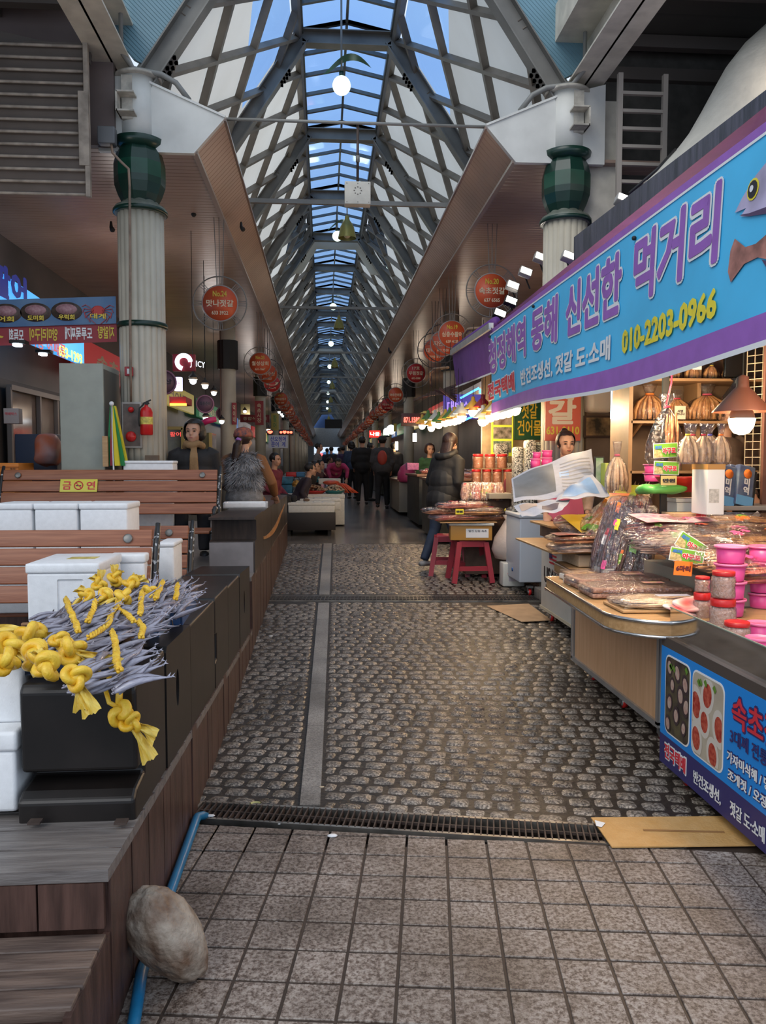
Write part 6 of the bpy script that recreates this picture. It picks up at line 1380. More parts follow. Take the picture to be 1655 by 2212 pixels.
    if scarf:
        sc = mat('scarf_tan', (.26, .155, .07), .85, bump=.5, bscale=60, var=.15); g = MB(); g.T = Sc
        g.tube([neck+Vector((.078*math.cos(a*.5236), -.02+.078*math.sin(a*.5236), .012-.012*math.sin(a*.5236)+.012*math.sin(a*2))) for a in range(13)], .036, 10)
        for x, dz in ((-.012, -.26), (.02, -.30)): g.tube([neck+Vector((x*.5, -.10, .0)), neck+Vector((x, -.16, -.10)), neck+Vector((x*1.3, -.15, dz))], [.022, .026, .028], 10, sy=.45)
        put('scarf', fuse(g, .008, 2), sc, t)
    if apron:
        g = MB(); g.T = Sc; g.grid(lambda a, b_: sp(.42-.5*b_, (a-.5)*(.2+.16*b_), -.15-.03*b_+.06*abs(a-.5)), 8, 10); g.build('apron', apron, t)
    if extra: extra(t, s, hip, sp, Sc)
    return t
# far bench lady: sits behind the far bench facing the camera
p = PY(420, 1010, 8.05)
human('seated woman in black coat and tan scarf facing the camera behind the far bench', (p.x, 8.05, .58), R(6), 1.66, 'sit', (.012, .012, .014), (.02, .02, .025), 'bob', vox=.012, bulk=1.12, scarf=True, head_turn=-14, head_nod=-4)
p = PY(528, 1080, 8.75)
human('seated woman in grey fur vest and plaid cap with her back to the camera', (p.x, 8.75, .53), R(176), 1.66, 'sit', (.2, .09, .03), (.24, .10, .03), 'pony', hairb, vox=.012, fur=True, head_turn=-20, arms=(((-.29, .0, .72), (.29, .03, .74)), ((-.30, -.18, .58), (.2, -.26, .64))))
tag(MB().box((p.x-.02-.24, 7.75, 1.043), (p.x+.30, 8.1, 1.045)).build('x', foam)); bpy.data.objects.remove(bpy.data.objects['x'])
t = thing('foam_tray', 'white foam tray lid lying on the brown blocks by the fur vest', 'foam lid', (PY(545, 1083, 8.2).x, 8.0, 1.04), R(4)); g = MB(); g.box((-.26, -.16, 0), (.17, .16, .02), .006); g.box((-.26, -.16, .0), (.17, -.13, .055), .006); g.box((-.26, .13, .0), (.17, .16, .055), .006); g.box((.14, -.16, 0), (.17, .16, .055), .006); g.box((-.26, -.16, 0), (-.23, .16, .055), .006); g.build('tray', foam, t)
p = PY(585, 1070, 13.6)
human('seated stall worker in a maroon vest facing the aisle beside the blue crates', (p.x, 13.6, .38), R(60), 1.6, 'sit', (.16, .02, .04), (.012, .012, .015), 'short', vox=.016, lean=8)
p = PY(962, 1190, 9.75); gl = ground(9.75)
def coat(t, s, hip, sp, Sc):
    g = MB(); g.T = Sc; g.ball(sp(-.02), .19, 16, 10, 1.15, 1, 1.1); g.ball(sp(.2), .185, 16, 10, 1.15, 1, 1.2); put('coat_skirt', fuse(g, .014, 3), mat('coat_black', (.010, .010, .011), .6, bump=.6, bscale=8), t)
    g = MB(); g.T = Sc; g.tube([sp(.52, .0, .02)+Vector((.11*math.cos(a*.5236), .02+.10*math.sin(a*.5236), .02-.03*math.sin(a*.5236))) for a in range(13)], .045, 10, cap=False); put('hood', fuse(g, .012, 2), mat('coat_black', (.010, .010, .011), .6), t)
human('standing shopper in a long hooded black coat and jeans at the dried fish', (p.x-.03, 9.75, gl), R(128), 1.66, 'walk', (.010, .010, .011), (.02, .035, .07), 'long', hairb, vox=.014, bulk=1.22, lean=10, extra=coat, shoes=(.3, .3, .3), head_turn=10, head_nod=12)
# group standing in the aisle
def gp(px, foot, Y): q = PY(px, foot, Y); return (q.x, Y, ground(Y))
human('standing shopper in navy jacket with a beige shoulder bag, left of the aisle group', gp(762, 1065, 23), R(200), 1.62, 'stand', (.03, .05, .10), (.012, .012, .015), 'bob', vox=.02, bulk=1.15, lean=8)
human('tall standing man all in black seen from behind in the aisle group', gp(783, 1070, 20.5), R(180), 1.72, 'stand', (.008, .008, .009), (.008, .008, .009), 'short', vox=.02, bulk=1.15)
human('woman with tied up hair half hidden between the black and grey figures', gp(800, 1062, 22), R(90), 1.56, 'stand', (.02, .02, .02), (.02, .02, .02), 'bun', vox=.02)
def pack(t, s, hip, sp, Sc):
    g = MB(); g.T = Sc; g.ball(sp(.28, 0, .17), .11, 12, 8, 1, .6, 1.5); g.build('backpack', mat('pack_red', (.45, .06, .04), .6), t)
human('shopper in a dark hooded jacket with a red pack, nearest of the aisle group', gp(826, 1080, 19), R(175), 1.72, 'walk', (.05, .048, .05), (.01, .01, .012), 'cap', vox=.018, bulk=1.2, lean=8, extra=pack)
human('figure in a dark umbrella shaped coat right of the red pack', gp(848, 1060, 21), R(160), 1.58, 'stand', (.02, .018, .018), (.01, .01, .01), 'cap', vox=.02, bulk=1.3, lean=15)
human('stall woman in a pink jacket bending over the baskets in the left stalls', gp(722, 1065, 19.8), R(10), 1.55, 'bend', (.45, .04, .14), (.02, .02, .03), 'short', vox=.018, lean=62, arms=(((-.25, -.5, .95), (.25, -.5, .95)), ((-.2, -.62, .72), (.2, -.62, .72))))
for i, (px, Y, c, lab, ps, ro) in enumerate([(671, 17.5, (.10, .05, .05), 'seated stall worker in dark brown at the left stalls', 'sit', 60), (655, 15.8, (.02, .02, .02), 'seated worker in black behind the red basin', 'sit', 70), (684, 20.5, (.16, .16, .17), 'worker with a grey and yellow top leaning at the left stalls', 'stand', 80), (640, 14.2, (.03, .02, .03), 'crouching worker in black behind the blue crates', 'sit', 100),
     (697, 27, (.25, .03, .08), 'distant seated vendor in crimson', 'sit', 80), (716, 30, (.02, .02, .03), 'distant shopper in black before the bright opening', 'stand', 180), (733, 33, (.12, .05, .16), 'distant shopper in purple before the bright opening', 'stand', 170), (707, 36, (.03, .05, .10), 'distant shopper in navy at the far end', 'stand', 180), (742, 28, (.05, .03, .09), 'distant shopper in dark violet right of the bright opening', 'stand', 200)]):
    human(lab, gp(px, 1040, Y), R(ro), 1.56, ps, c, (.015, .015, .02), 'short', vox=.028, lean=25 if ps == 'sit' else 5)
p = PY(928, 1040, 15.4); human('stall woman in green with glasses behind the pink bag', (p.x, 15.4, .28), R(10), 1.56, 'stand', (.02, .08, .03), (.02, .02, .02), 'bob', hairb, vox=.016)
p = PY(1222, 1000, 7.35); human('vendor in a beige top with orange tinted hair standing behind the newspapers', (p.x, 7.35, .16), R(-12), 1.60, 'stand', (.42, .30, .24), (.05, .05, .06), 'bun', hairb, vox=.012, head_turn=12, apron=mat('apron_pink', (.5, .1, .18), .7))
p = PY(1128, 1000, 9.3); human('stall worker in maroon with back turned by the patterned bags', (p.x, 9.3, .1), R(160), 1.45, 'stand', (.16, .015, .03), (.02, .02, .02), 'bob', vox=.014)
p = PY(1567, 900, 6.1); human('person with short black hair half hidden behind the brown pendant lamp', (p.x, 6.1, .35), R(20), 1.6, 'stand', (.12, .08, .06), (.03, .03, .03), 'short', vox=.014)
# ================================================================ HALL LAMPS AND SIGNS
def globe(c, top, label):
    t = thing('globe_lamp', label, 'lamp', c, 0, 'globe lamps under the ridge glazing')
    MB().ball((0, 0, 0), .11, 20, 14).build('globe', mat('globe_glow', (.9, 1, .95), .3, emit=(.75, 1, .85), estr=1.5), t); MB().tube([(0, 0, .1), (0, 0, .16)], .03, 10).build('cap', green_dk, t)
    MB().tube([(0, 0, .15), (0, 0, top)], .012, 6).build('stem', greysteel, t)
    MB().grid(lambda a, b: (-.22+.58*a, (b-.5)*.18*math.sin(3.14*min(1, a*1.02))**.7, .12+.22*math.sin(a*2.6)**1.2+.0*b), 14, 4).build('leaf', mat('leaf_green', (.01, .09, .06), .3), t); return t
gp0 = PY(738, 185, 10.0)
for i in range(9):
    y = 10+8*i; z = 6.2 if i == 0 else 6.45
    if i == 0: g0 = globe((gp0.x, 10, gp0.z), 7.15-gp0.z, 'globe lamp with a green leaf wing, nearest under the ridge glazing')
    elif i == 1: g1 = globe((HC-.02, y, z), .8, 'globe lamp with a leaf wing beside the nearest bell lamp')
    else: dup(g1, (HC-.02, y, z), label='%s globe lamp down the hall under the ridge glazing' % ('third', 'fourth', 'fifth', 'sixth', 'seventh', 'eighth', 'ninth')[i-2])
belm = mat('bell_brass', (.2, .19, .05), .35, metal=.4, var=.2)
for i, y in enumerate([10.6, 17.5, 24.5, 31.5, 38.5, 46, 54]):
    if i == 0:
        b0 = thing('bell_lamp', 'olive brass bell lamp hanging below the nearest tie beam', 'lamp', (PY(750, 495, 10.6).x, 10.6, PY(750, 515, 10.6).z), 0, 'bell lamps on the tie beams')
        MB().lathe([(.118, 0), (.116, .015), (.104, .07), (.09, .14), (.065, .19), (.04, .22), (.028, .25), (.03, .27), (.02, .29)], n=28, cap=False).build('lamp_shade', belm, b0); MB().tube([(0, 0, .28), (0, 0, 4.8-b0.location.z)], .008, 6).build('rod', greysteel, b0); MB().ball((0, 0, .05), .05, 10, 8).build('bulb', mat('bulb_off', (.5, .45, .3), .3), b0)
    else: dup(b0, (HC, y, b0.location.z-.03), label='%s olive bell lamp down the hall' % ('second', 'third', 'fourth', 'fifth', 'sixth', 'seventh')[i-1])
t = thing('speaker_box', 'square cream box hanging on a pipe from the nearest cross pipe', 'box', (0, 0, 0)); a, b = PB(745, 392, 801, 440, 8.1, .12); MB().box(a, b, .008).build('box', mat('box_cream', (.5, .48, .42), .5, var=.1), t)
MB().tube([((a[0]+b[0])/2, 8.13, b[2]), ((a[0]+b[0])/2, 8.07, 4.8)], .013, 8).build('pipe', rust, t); MB().tube([((a[0]+b[0])/2, 8.09, b[2]+.18), ((a[0]+b[0])/2, 8.09, b[2]+.24)], .02, 8).build('joint', greysteel, t)
g = MB()
for k in range(8): g.cbox(((a[0]+b[0])/2+.035*math.cos(k*.785), 8.098, (a[2]+b[2])/2+.02+.035*math.sin(k*.785)), (.012, .004, .006))
for x in (a[0]+.02, (a[0]+b[0])/2, b[0]-.02):
    for z in (a[2]+.02, b[2]-.02): g.cbox((x, 8.098, z), (.006, .004, .006))
g.build('screws', rust, t)
# round shop signs ----------------------------------------------------------------
osign = mat('sign_orange', (.62, .10, .035), .45); rsign = mat('sign_red', (.5, .03, .03), .45); ringm = mat('ring_iron', (.2, .18, .16), .45); ringd = mat('ring_dark', (.04, .035, .035), .5); tcream = mat('text_cream', (.75, .62, .42), .5); tgold = mat('text_gold', (.65, .5, .05), .5)
def rsgn(c, lines, label, near, face=osign, rm=ringm):
    t = thing('round_sign', label, 'sign', c, 0, 'round hanging shop signs')
    d = MB().tube([(0, 0, 0), (0, .02, 0)], .208, 40); d.build('disc', face, t)
    MB().tube([(.215*math.cos(k*.157), .01, .215*math.sin(k*.157)) for k in range(41)], .010, 6, cap=False).build('rim', mat('rim_silver', (.35, .3, .28), .4), t)
    g = MB(); g.tube([(.325*math.cos(k*.157), .01, .325*math.sin(k*.157)) for k in range(41)], .008, 6, cap=False)
    for q in range(8):
        for e in (-.09, 0, .09):
            a = q*.7854+e; 
            if q % 2 == 0 or near: g.bar((.215*math.cos(a), .01, .215*math.sin(a)), (.325*math.cos(a), .01, .325*math.sin(a)), .007)
    g.build('spoked_ring', rm, t)
    for e in (-.06, 0, .06): MB().bar((e*.6, .01, .2), (e, .01, ZC-c[2]), .009).build('hanger', rm, t)
    hh = {3: ((.115, .07, .17), (.0, .085, .33), (-.115, .045, .2))}
    for ln_, (z, h, w) in zip(lines, hh[3]):
        if ln_: textmesh('lettering', ln_, .08, tgold if z > .1 and face is osign else tcream, t, (0, -.003, z), UP, bold=.002, fit=(w, h))
    return t
def SP(px, py, r): Y = .215*1735/r; return PY(px, py, Y)
rsgn(SP(475, 655, 37), ['No.24', '맛나젓갈', '633 3922'], 'round orange shop sign numbered 24 on the left side', True)
rsgn(SP(562, 785, 23), ['No.23', '월성상회', '631-7667'], 'round orange shop sign numbered 23 beyond the sign 24', True)
rsgn(SP(578, 807, 20.5), ['', '미나수산', '633-3657'], 'round orange sign partly behind the sign 23', True, rm=ringd)
rsgn(SP(588, 829, 17.5), ['', 'U', 'JUICY'], 'round crimson sign reading JUICY on the left', True, rsign, ringd)
rsgn(SP(607, 862, 14.5), ['No.25', '어미온정구', '631 2681'], 'round orange sign below the crimson one on the left', True)
rsgn(SP(1063, 628, 37), ['No.20', '속초젓갈', '637 6565'], 'round orange shop sign numbered 20 beside the fluted right column', True)
rsgn(SP(977, 722, 29), ['No.19', '심층수활어', '638 4035'], 'round orange shop sign numbered 19 above the purple awning', True)
rsgn(SP(957, 742, 27), ['', '지인수산', '632 7500'], 'round orange sign directly behind the sign 19', False, rm=ringd)
rsgn(SP(940, 757, 25), ['', '대박수산', '건어물 젓갈'], 'lowest of the three overlapping round signs on the right', False, rm=ringd)
rsgn(SP(899, 806, 20.5), ['17호', '무럼젓갈', '632-5080'], 'round red sign numbered 17 on the right', True, rsign)
rsgn(SP(855, 853, 16), ['', '여수건어물', '633 6279'], 'round orange sign beyond the red 17 sign', True, rm=ringd)
rsgn(SP(837, 874, 13.5), ['', '미녀수산', '631 8482'], 'round red sign two beyond the red 17 sign', True, rsign, ringd)
fs = [None, None]
for s in (0, 1):
    k = 0; y = 27.5 if s == 0 else 29.5
    while y < 88:
        x, z = (HC-1.66, 3.42) if s == 0 else (HC+1.85, 3.5)
        lab = 'distant round orange sign in the %s row down the hall' % ('left', 'right')[s]
        if fs[s] is None: fs[s] = rsgn((x, y, z), ['', '수산', '633'], lab, False); fs[s]['group'] = 'distant round signs of the %s row' % ('left', 'right')[s]
        else: dup(fs[s], (x+.03*math.sin(k*2), y, z+.04*math.sin(k)), label=lab)
        y += 2.3+.6*(k % 3); k += 1
# stall bulbs on the right ----------------------------------------------------------
shades = [mat('shade_yellow', (.6, .36, .05), .4), mat('shade_white', (.6, .58, .5), .4), mat('shade_green', (.08, .2, .04), .4), mat('shade_red', (.4, .03, .04), .4)]
lampt = []
bl = [(912, 920, 13.5, 0), (925, 912, 13, 2), (932, 924, 12.6, 0), (940, 913, 12.2, 1), (948, 917, 11.9, 2), (962, 912, 11.5, 0), (972, 909, 11.2, 2), (982, 908, 10.9, 0), (990, 905, 10.6, 1), (998, 900, 10.4, 1), (1022, 888, 10.1, 0), (1043, 884, 9.8, 3), (1048, 905, 9.7, 0), (1043, 908, 9.5, 1), (1060, 898, 9.2, 0), (1072, 893, 8.9, 1), (1085, 890, 8.6, 0), (1098, 886, 8.3, 1), (1113, 881, 8.0, 0)]
for i, (px, py, Y, k) in enumerate(bl):
    p = PY(px, py-6, Y); pendant((p.x, p.y, p.z), '%s shaded bulb of the stall string, %s' % (('yellow', 'white', 'green', 'red')[k], 'beyond the coat lady, %s from the far end' % ('first', 'second', 'third', 'fourth', 'fifth', 'sixth', 'seventh', 'eighth', 'ninth', 'tenth')[i] if i < 10 else ('high over the coat', 'with red shade by the banner edge', 'below the red shade', 'left of the banner foot', 'first under the banner hem', 'second under the banner hem', 'third under the banner hem', 'fourth under the banner hem', 'last under the banner hem')[i-10]), shades[k], glow_w, .115, .9, 'bulbs of the stall string')
for y, e in ((8.3, 16), (9.3, 14), (10.4, 14), (12.2, 16), (14, 16)): plight(1.75, y, 1.85, e)
# more bulbs and floods
fl = mat('flood_case', (.35, .33, .3), .5)
for i, (px, py, Y, lab) in enumerate([(1345, 430, 5.5, 'floodlight on top of the black fascia beam'), (1228, 553, 7.0, 'floodlight left of the fascia beam end'), (1168, 556, 8.4, 'floodlight before the right fluted column'), (1136, 587, 8.8, 'floodlight left of the right fluted column'), (1108, 617, 9.2, 'floodlight overlapping the sign 20'), (1104, 650, 9.2, 'black spotlight below the sign 20'), (1080, 677, 9.6, 'lowest black spotlight by the sign 20')]):
    t = thing('floodlight', lab, 'floodlight', PY(px, py, Y), 0, 'floodlights over the stall roof'); t.rotation_euler = (R(-20), R(20), 0)
    s_ = .055*Y/7; MB().box((-s_, -.02, -s_*.7), (s_, .05, s_*.7), .008).build('housing', fl if i < 5 else black, t); MB().box((-s_*.85, -.024, -s_*.55), (s_*.85, -.019, s_*.45)).build('lens', glow_n, t); MB().bar((0, .05, 0), (.12, .12, -.1), .012).build('arm', black, t)
for i, (px, py, Y, lab) in enumerate([(38, 742, 7.9, 'flood lamp under the left light box, near one'), (93, 762, 8.6, 'flood lamp under the left light box, far one')]):
    t = thing('floodlight', lab, 'floodlight', PY(px, py, Y), 0, 'flood lamps on the left shop'); MB().box((-.07, -.03, 0), (.08, .08, .03), .005).build('housing', black, t); MB().box((-.04, -.032, -.028), (.03, .05, 0), .01).build('lens', glow_c, t)
gl0 = mat('globe_white', (.9, .95, 1), .3, emit=(.8, .95, 1), estr=4)
for i, (px, py, Y, r) in enumerate([(845, 928, 22, .13), (836, 932, 24, .11)]): tag(MB().ball(PY(px, py, Y), r, 16, 10).build('globe_lamp', gl0), ('large clear globe light on the right shop row', 'smaller clear globe light behind the large one')[i], 'lamp')
# left row pendant bulbs
for i, (px, py, Y) in enumerate([(417, 815, 10.5), (443, 827, 12), (462, 843, 14), (529, 885, 22), (479, 905, 15), (445, 898, 13), (603, 887, 26), (608, 892, 28), (611, 896, 30), (580, 925, 20)]):
    p = PY(px, py, Y); pendant((p.x, p.y, p.z), 'small white bulb hanging on the left shop row, %s' % ('nearest, under the red cube sign', 'second from the red cube sign', 'third from the red cube sign', 'beyond the plain columns', 'low behind the scarf lady', 'low between the tanks', 'first of the far trio', 'second of the far trio', 'third of the far trio', 'beside the white squid poster')[i], black, glow_c, .06, ZC-p.z-.2, 'small bulbs of the left shop row', globe=True)
# LED and light box signs
def led(name, lab, x0, y0, x1, y1, Y, body, bgc, em, es=5, dots=False):
    t = thing(name, lab, 'sign', (0, 0, 0)); a, b = PB(x0, y0, x1, y1, Y, .08); MB().box(a, b, .004).build('case', bgc, t)
    if body: textmesh('lettering', body, .1, mat('led_'+str(em), (.1, .1, .1), .5, emit=em, estr=es), t, ((a[0]+b[0])/2, Y-.004, (a[2]+b[2])/2), UP, bold=.003, fit=((b[0]-a[0])*.86, (b[2]-a[2])*.55))
    return t
ledbg = mat('led_case', (.03, .004, .004), .4)
led('led_sign', 'long red LED sign with scrolling figures over the right stalls', 867, 893, 940, 920, 14.5, '871.1588 기정이', ledbg, (1, .06, .04)); led('led_sign', 'small red LED sign reading 나물 in the right row', 798, 930, 822, 945, 26, '나물', mat('led_red', (.1, .01, .01), .4, emit=(1, .03, .02), estr=1.2), (1, .5, .4), 4)
led('led_sign', 'small green white LED sign next to the red one', 826, 930, 842, 944, 26, '도매', black, (.7, 1, .6), 4); led('led_sign', 'left red LED sign with round figures behind the fur vest', 602, 928, 634, 940, 17, '●♥●●', ledbg, (1, .08, .04)); led('led_sign', 'red LED fragment left of the yellow column banner', 577, 928, 590, 940, 17, '♥', ledbg, (1, .08, .04))
led('light_box', 'red cube light box with a white round logo hanging over the left shops', 373, 765, 421, 801, 10.6, '', mat('cube_red', (.28, .012, .025), .4), (1, 1, 1))
c = PY(397, 782, 10.59); o = MB().tube([(.085*math.cos(k*.2094-1.2), 0, .085*math.sin(k*.2094-1.2)) for k in range(6, 28)], .028, 8); o = o.build('round_logo', mat('logo_glow', (1, 1, 1), .5, emit=(.75, .85, 1), estr=2), bpy.data.objects['light_box']); o.location = c
textmesh('lettering', 'JUICY', .1, mat('logo_glow', (1, 1, 1), .5), bpy.data.objects['light_box'], (PY(432, 790, 10.9).x, 10.7, PY(432, 790, 10.8).z), (R(90), 0, R(60)), fit=(.3, .1))
t = thing('light_box', 'small white light box beside the red cube on the left', 'sign', (0, 0, 0)); a, b = PB(376, 814, 392, 844, 12, .1); MB().box(a, b, .01).build('case', mat('box_glow', (1, 1, 1), .5, emit=(.6, .6, 1), estr=1.2), t); textmesh('lettering', '수산', .05, redt, t, ((a[0]+b[0])/2, 11.995, (a[2]+b[2])/2), UP, fit=(.07, .05))
purps = mat('sign_mauve', (.14, .07, .10), .5)
for i, (px, py, r, Y, tx) in enumerate([(355, 826, 24, 10, '수산'), (443, 873, 18, 12.5, '최종준비'), (481, 893, 13, 16, '호')]):
    t = thing('round_sign', ('mauve round sign half behind the fluted left column', 'mauve round sign reading 최종준비 on the left row', 'mauve round sign beyond the second one on the left')[i], 'sign', PY(px, py, Y), 0, 'mauve round signs'); rr_ = r/1735*Y
    MB().tube([(0, 0, 0), (0, .03, 0)], rr_, 32).build('disc', purps, t); MB().tube([(rr_*math.cos(k*.2094), 0, rr_*math.sin(k*.2094)) for k in range(31)], .012, 6, cap=False).build('rim', mat('rim_mauve', (.28, .12, .18), .5), t); textmesh('lettering', tx, .08, blkt, t, (0, -.003, .01), UP, bold=.002, fit=(rr_*1.3, rr_*.45))
# left banners across the shops
t = thing('hanging_banner', 'blue banner with oval fish plates and a red crab left of the column', 'banner', (0, 0, 0))
a, b = PB(-60, 640, 250, 695, 8.0, .004); z0 = lambda u: -.06*(1-u); w = b[0]-a[0]
def bq(u0, v0, u1, v1, m, nm, off=0): MB().grid(lambda p, q: (a[0]+w*(u0+(u1-u0)*p), 8.0-off, a[2]+(b[2]-a[2])*(v0+(v1-v0)*q)+z0(u0+(u1-u0)*p)), 8, 2).build(nm, m, t)
bq(0, 0, 1, 1, mat('banner_blue_dim', (.025, .10, .26), .6, col2=(.12, .22, .36), vscale=2), 'cloth')
for u, tx in ((.235, '어회'), (.44, '도미회'), (.655, '우럭회'), (.875, '대게')):
    zc = a[2]+(b[2]-a[2])*.5+z0(u); xc = a[0]+w*u
    if tx != '대게':
        MB().lathe([(.145, -.001), (.145, 0)], n=28, sy=.62).build('plate_photo', mat('plate_dark', (.05, .035, .035), .5, col2=(.11, .08, .06), vscale=20), t).matrix_local = Matrix.Translation((xc, 7.995, zc)) @ Matrix.Rotation(R(90), 4, 'X')
        MB().lathe([(.10, -.001), (.10, 0.001)], n=20, sy=.5).build('fish_photo', mat('sashimi', (.3, .14, .17), .5, col2=(.42, .26, .28), vscale=40), t).matrix_local = Matrix.Translation((xc, 7.992, zc+.02)) @ Matrix.Rotation(R(90), 4, 'X')
    else:
        g = MB(); g.ball((xc, 7.993, zc), .05, 12, 8, 1.2, .06, .9)
        for k in range(5):
            for e in (-1, 1): q = R(35-k*25); g.bar((xc+e*.04, 7.992, zc), (xc+e*(.04+.09*math.cos(q)), 7.992, zc+.09*math.sin(q)), .012, .004); g.bar((xc+e*(.04+.09*math.cos(q)), 7.992, zc+.09*math.sin(q)), (xc+e*(.03+.12*math.cos(q-.5)), 7.992, zc+.13*math.sin(q-.35)), .008, .004)
        g.build('crab_picture', mat('crab_red', (.45, .03, .03), .5), t)
    textmesh('lettering', tx, .06, tgold, t, (xc, 7.988, zc-.055), UP, bold=.002, fit=(.15, .05))
t = thing('hanging_banner', 'red banner with mirrored lettering under the blue one', 'banner', (0, 0, 0)); a2, b2 = PB(-60, 697, 252, 735, 8.02, .004)
MB().grid(lambda p, q: (a2[0]+(b2[0]-a2[0])*p, 8.02, a2[2]+(b2[2]-a2[2])*q-.06*(1-p)), 8, 1).build('cloth', mat('banner_red_dim', (.30, .035, .045), .6), t)
for u0, u1, tx, m in ((.0, .23, '신', tgold), (.25, .36, '모듬회', wht), (.385, .60, '양미리구이', tgold), (.63, .84, '도루묵찌개', wht), (.86, .99, '지알탕', tgold)):
    o = textmesh('lettering', tx, .1, m, t, (a2[0]+(b2[0]-a2[0])*(u0+u1)/2, 8.015, (a2[2]+b2[2])/2-.06*(1-(u0+u1)/2)), UP, bold=.003, fit=((b2[0]-a2[0])*(u1-u0)*.9, .12)); o.scale.x = -1
# light boxes of the left restaurant
lb = mat('lightbox_blue', (.1, .3, .6), .5, emit=(.06, .35, .8), estr=1.0)
t = thing('shop_light_box', 'glowing blue restaurant light box behind the banners with phone number 633-1293', 'sign', (0, 0, 0))
q = [PX(-40, 560, -3.35), PX(181, 708, -3.35), PX(182, 785, -3.35), PX(-40, 690, -3.35)]; MB().prism(q, (-.12, 0, 0)).build('case', lb, t)
ROTL = (R(90), 0, R(90)); pz = PX(155, 768, -3.345); textmesh('lettering', '633-1293', .1, mat('led_yellowgreen', (.5, .6, .1), .5, emit=(.8, 1, .15), estr=1.2), t, (-3.34, pz.y-.05, pz.z), ROTL, bold=.003, fit=(1.0, .14)); pz = PX(95, 745, -3.345); textmesh('lettering', '게 각종 어패류', .1, mat('red_lit', (.6, .1, .1), .5, emit=(.5, .05, .08), estr=.5), t, (-3.34, pz.y, pz.z+.02), ROTL, bold=.002, fit=(1.6, .18)); pz = PX(20, 615, -3.345); textmesh('lettering', '활어', .2, mat('navy_lit', (.02, .03, .2), .5, emit=(.01, .02, .2), estr=.5), t, (-3.34, pz.y, pz.z), ROTL, bold=.01, fit=(1.0, .35))
# restaurant front: frames and glazing
t = thing('shop_window', 'sliding shop window with pale frame behind the white cabinet', 'window', (0, 0, 0)); wf = mat('frame_pale', (.2, .17, .15), .5)
g = MB()
for p_ in (18, 82, 120): a = PX(p_, 770+p_*.3, -3.6); g.bar((-3.6, a.y, .9), (-3.6, a.y, 2.35), .05)
a = PX(18, 780, -3.6); b = PX(125, 800, -3.6); g.bar((-3.6, a.y, 2.35), (-3.6, b.y, 2.35), .06); g.bar((-3.6, a.y, 1.15), (-3.6, b.y, 1.15), .06); g.build('frame', wf, t)
MB().box((-3.64, a.y, 1.15), (-3.63, b.y, 2.35)).build('glass', mat('window_dim', (.06, .05, .045), .12, col2=(.16, .12, .1), vscale=1.5), t)
g = MB(); g.box((-4.2, 6.3, .6), (-3.68, 14, 2.45)); struct(g.build('wall_left', mat('shop_dark', (.035, .03, .028), .6, var=.4, vscale=1)), 'dark restaurant front behind the banners')
a, b = PB(8, 882, 40, 915, 7.9, .1); t = thing('notice_box', 'white box with red lettering at the left edge', 'box', (0, 0, 0)); MB().box(a, b, .004).build('box', mat('notice_white', (.3, .26, .25), .6), t); textmesh('lettering', '택배박스', .05, redt, t, ((a[0]+b[0])/2, a[1]-.003, (a[2]+b[2])/2+.02), UP, fit=(.11, .03))
# shop fronts, column posters, aquarium, awnings on the left
def panel(name, lab, x0, y0, x1, y1, Y, m, tx=None, tm=None, cat='sign', d=.04, fit=.8, vert=False):
    t = thing(name, lab, cat, (0, 0, 0)); a, b = PB(x0, y0, x1, y1, Y, d); MB().box(a, b, min(.004, d/4)).build('panel', m, t)
    if tx: textmesh('lettering', tx, .1, tm or wht, t, ((a[0]+b[0])/2, Y-.004, (a[2]+b[2])/2), UP, bold=.002, fit=((b[0]-a[0])*fit, (b[2]-a[2])*(.8 if vert else .45)))
    return t
dimred = mat('poster_red', (.33, .03, .04), .5); dimyel = mat('poster_yellow', (.5, .40, .10), .5)
panel('column_poster', 'narrow red poster on the first plain left column', 501, 870, 511, 917, 15.8, dimred, '덕\n이\n네', tcream, vert=True, fit=.5); panel('column_poster', 'crimson and yellow poster on the second plain left column', 551, 866, 569, 918, 23.6, dimred, '속\n초\n시\n장', tcream, vert=True, fit=.5); panel('column_poster', 'pale yellow vertical banner beyond the crimson poster', 586, 893, 602, 930, 25, dimyel, '활\n어', mat('poster_green', (.15, .3, .1), .5), vert=True, fit=.5)
panel('shop_poster', 'white poster with blue lettering 산오징어 문어 게 above the stalls', 580, 940, 622, 968, 16.5, mat('poster_pale', (.42, .46, .55), .5), '산오징어\n문어  게', mat('print_blue2', (.03, .06, .4), .5), fit=.8, vert=True)
panel('shop_sign', 'long dark red shop sign on the left row behind the columns', 519, 896, 582, 912, 27, dimred, '종합식품 게', tcream); panel('shop_sign', 'yellow shop sign over the left row', 520, 873, 540, 895, 28, mat('sign_yel2', (.3, .26, .12), .5))
panel('shop_awning', 'small red lit awning under the white light box', 366, 857, 402, 872, 11.5, mat('awning_red_lit', (.3, .02, .02), .5), None, cat='awning', d=.5); tag(MB().box(*PB(367, 871, 402, 876, 11.45, .05)).build('tube_lamp', mat('tube_orange', (1, .3, .05), .5, emit=(1, .22, .03), estr=4)), 'orange tube lamp under the small red awning', 'lamp')
t = thing('aquarium', 'fish tank with yellow frame and murky water behind the scarf lady', 'aquarium', (0, 0, 0)); a, b = PB(351, 925, 395, 985, 10.8, .6); MB().box(a, b).build('water', mat('tank_water', (.07, .065, .035), .12, col2=(.16, .14, .07), vscale=5), t)
g = MB(); 
for z in (a[2], b[2]): g.bar((a[0], 10.79, z), (b[0], 10.79, z), .04)
for x in (a[0], b[0]): g.bar((x, 10.79, a[2]), (x, 10.79, b[2]), .04)
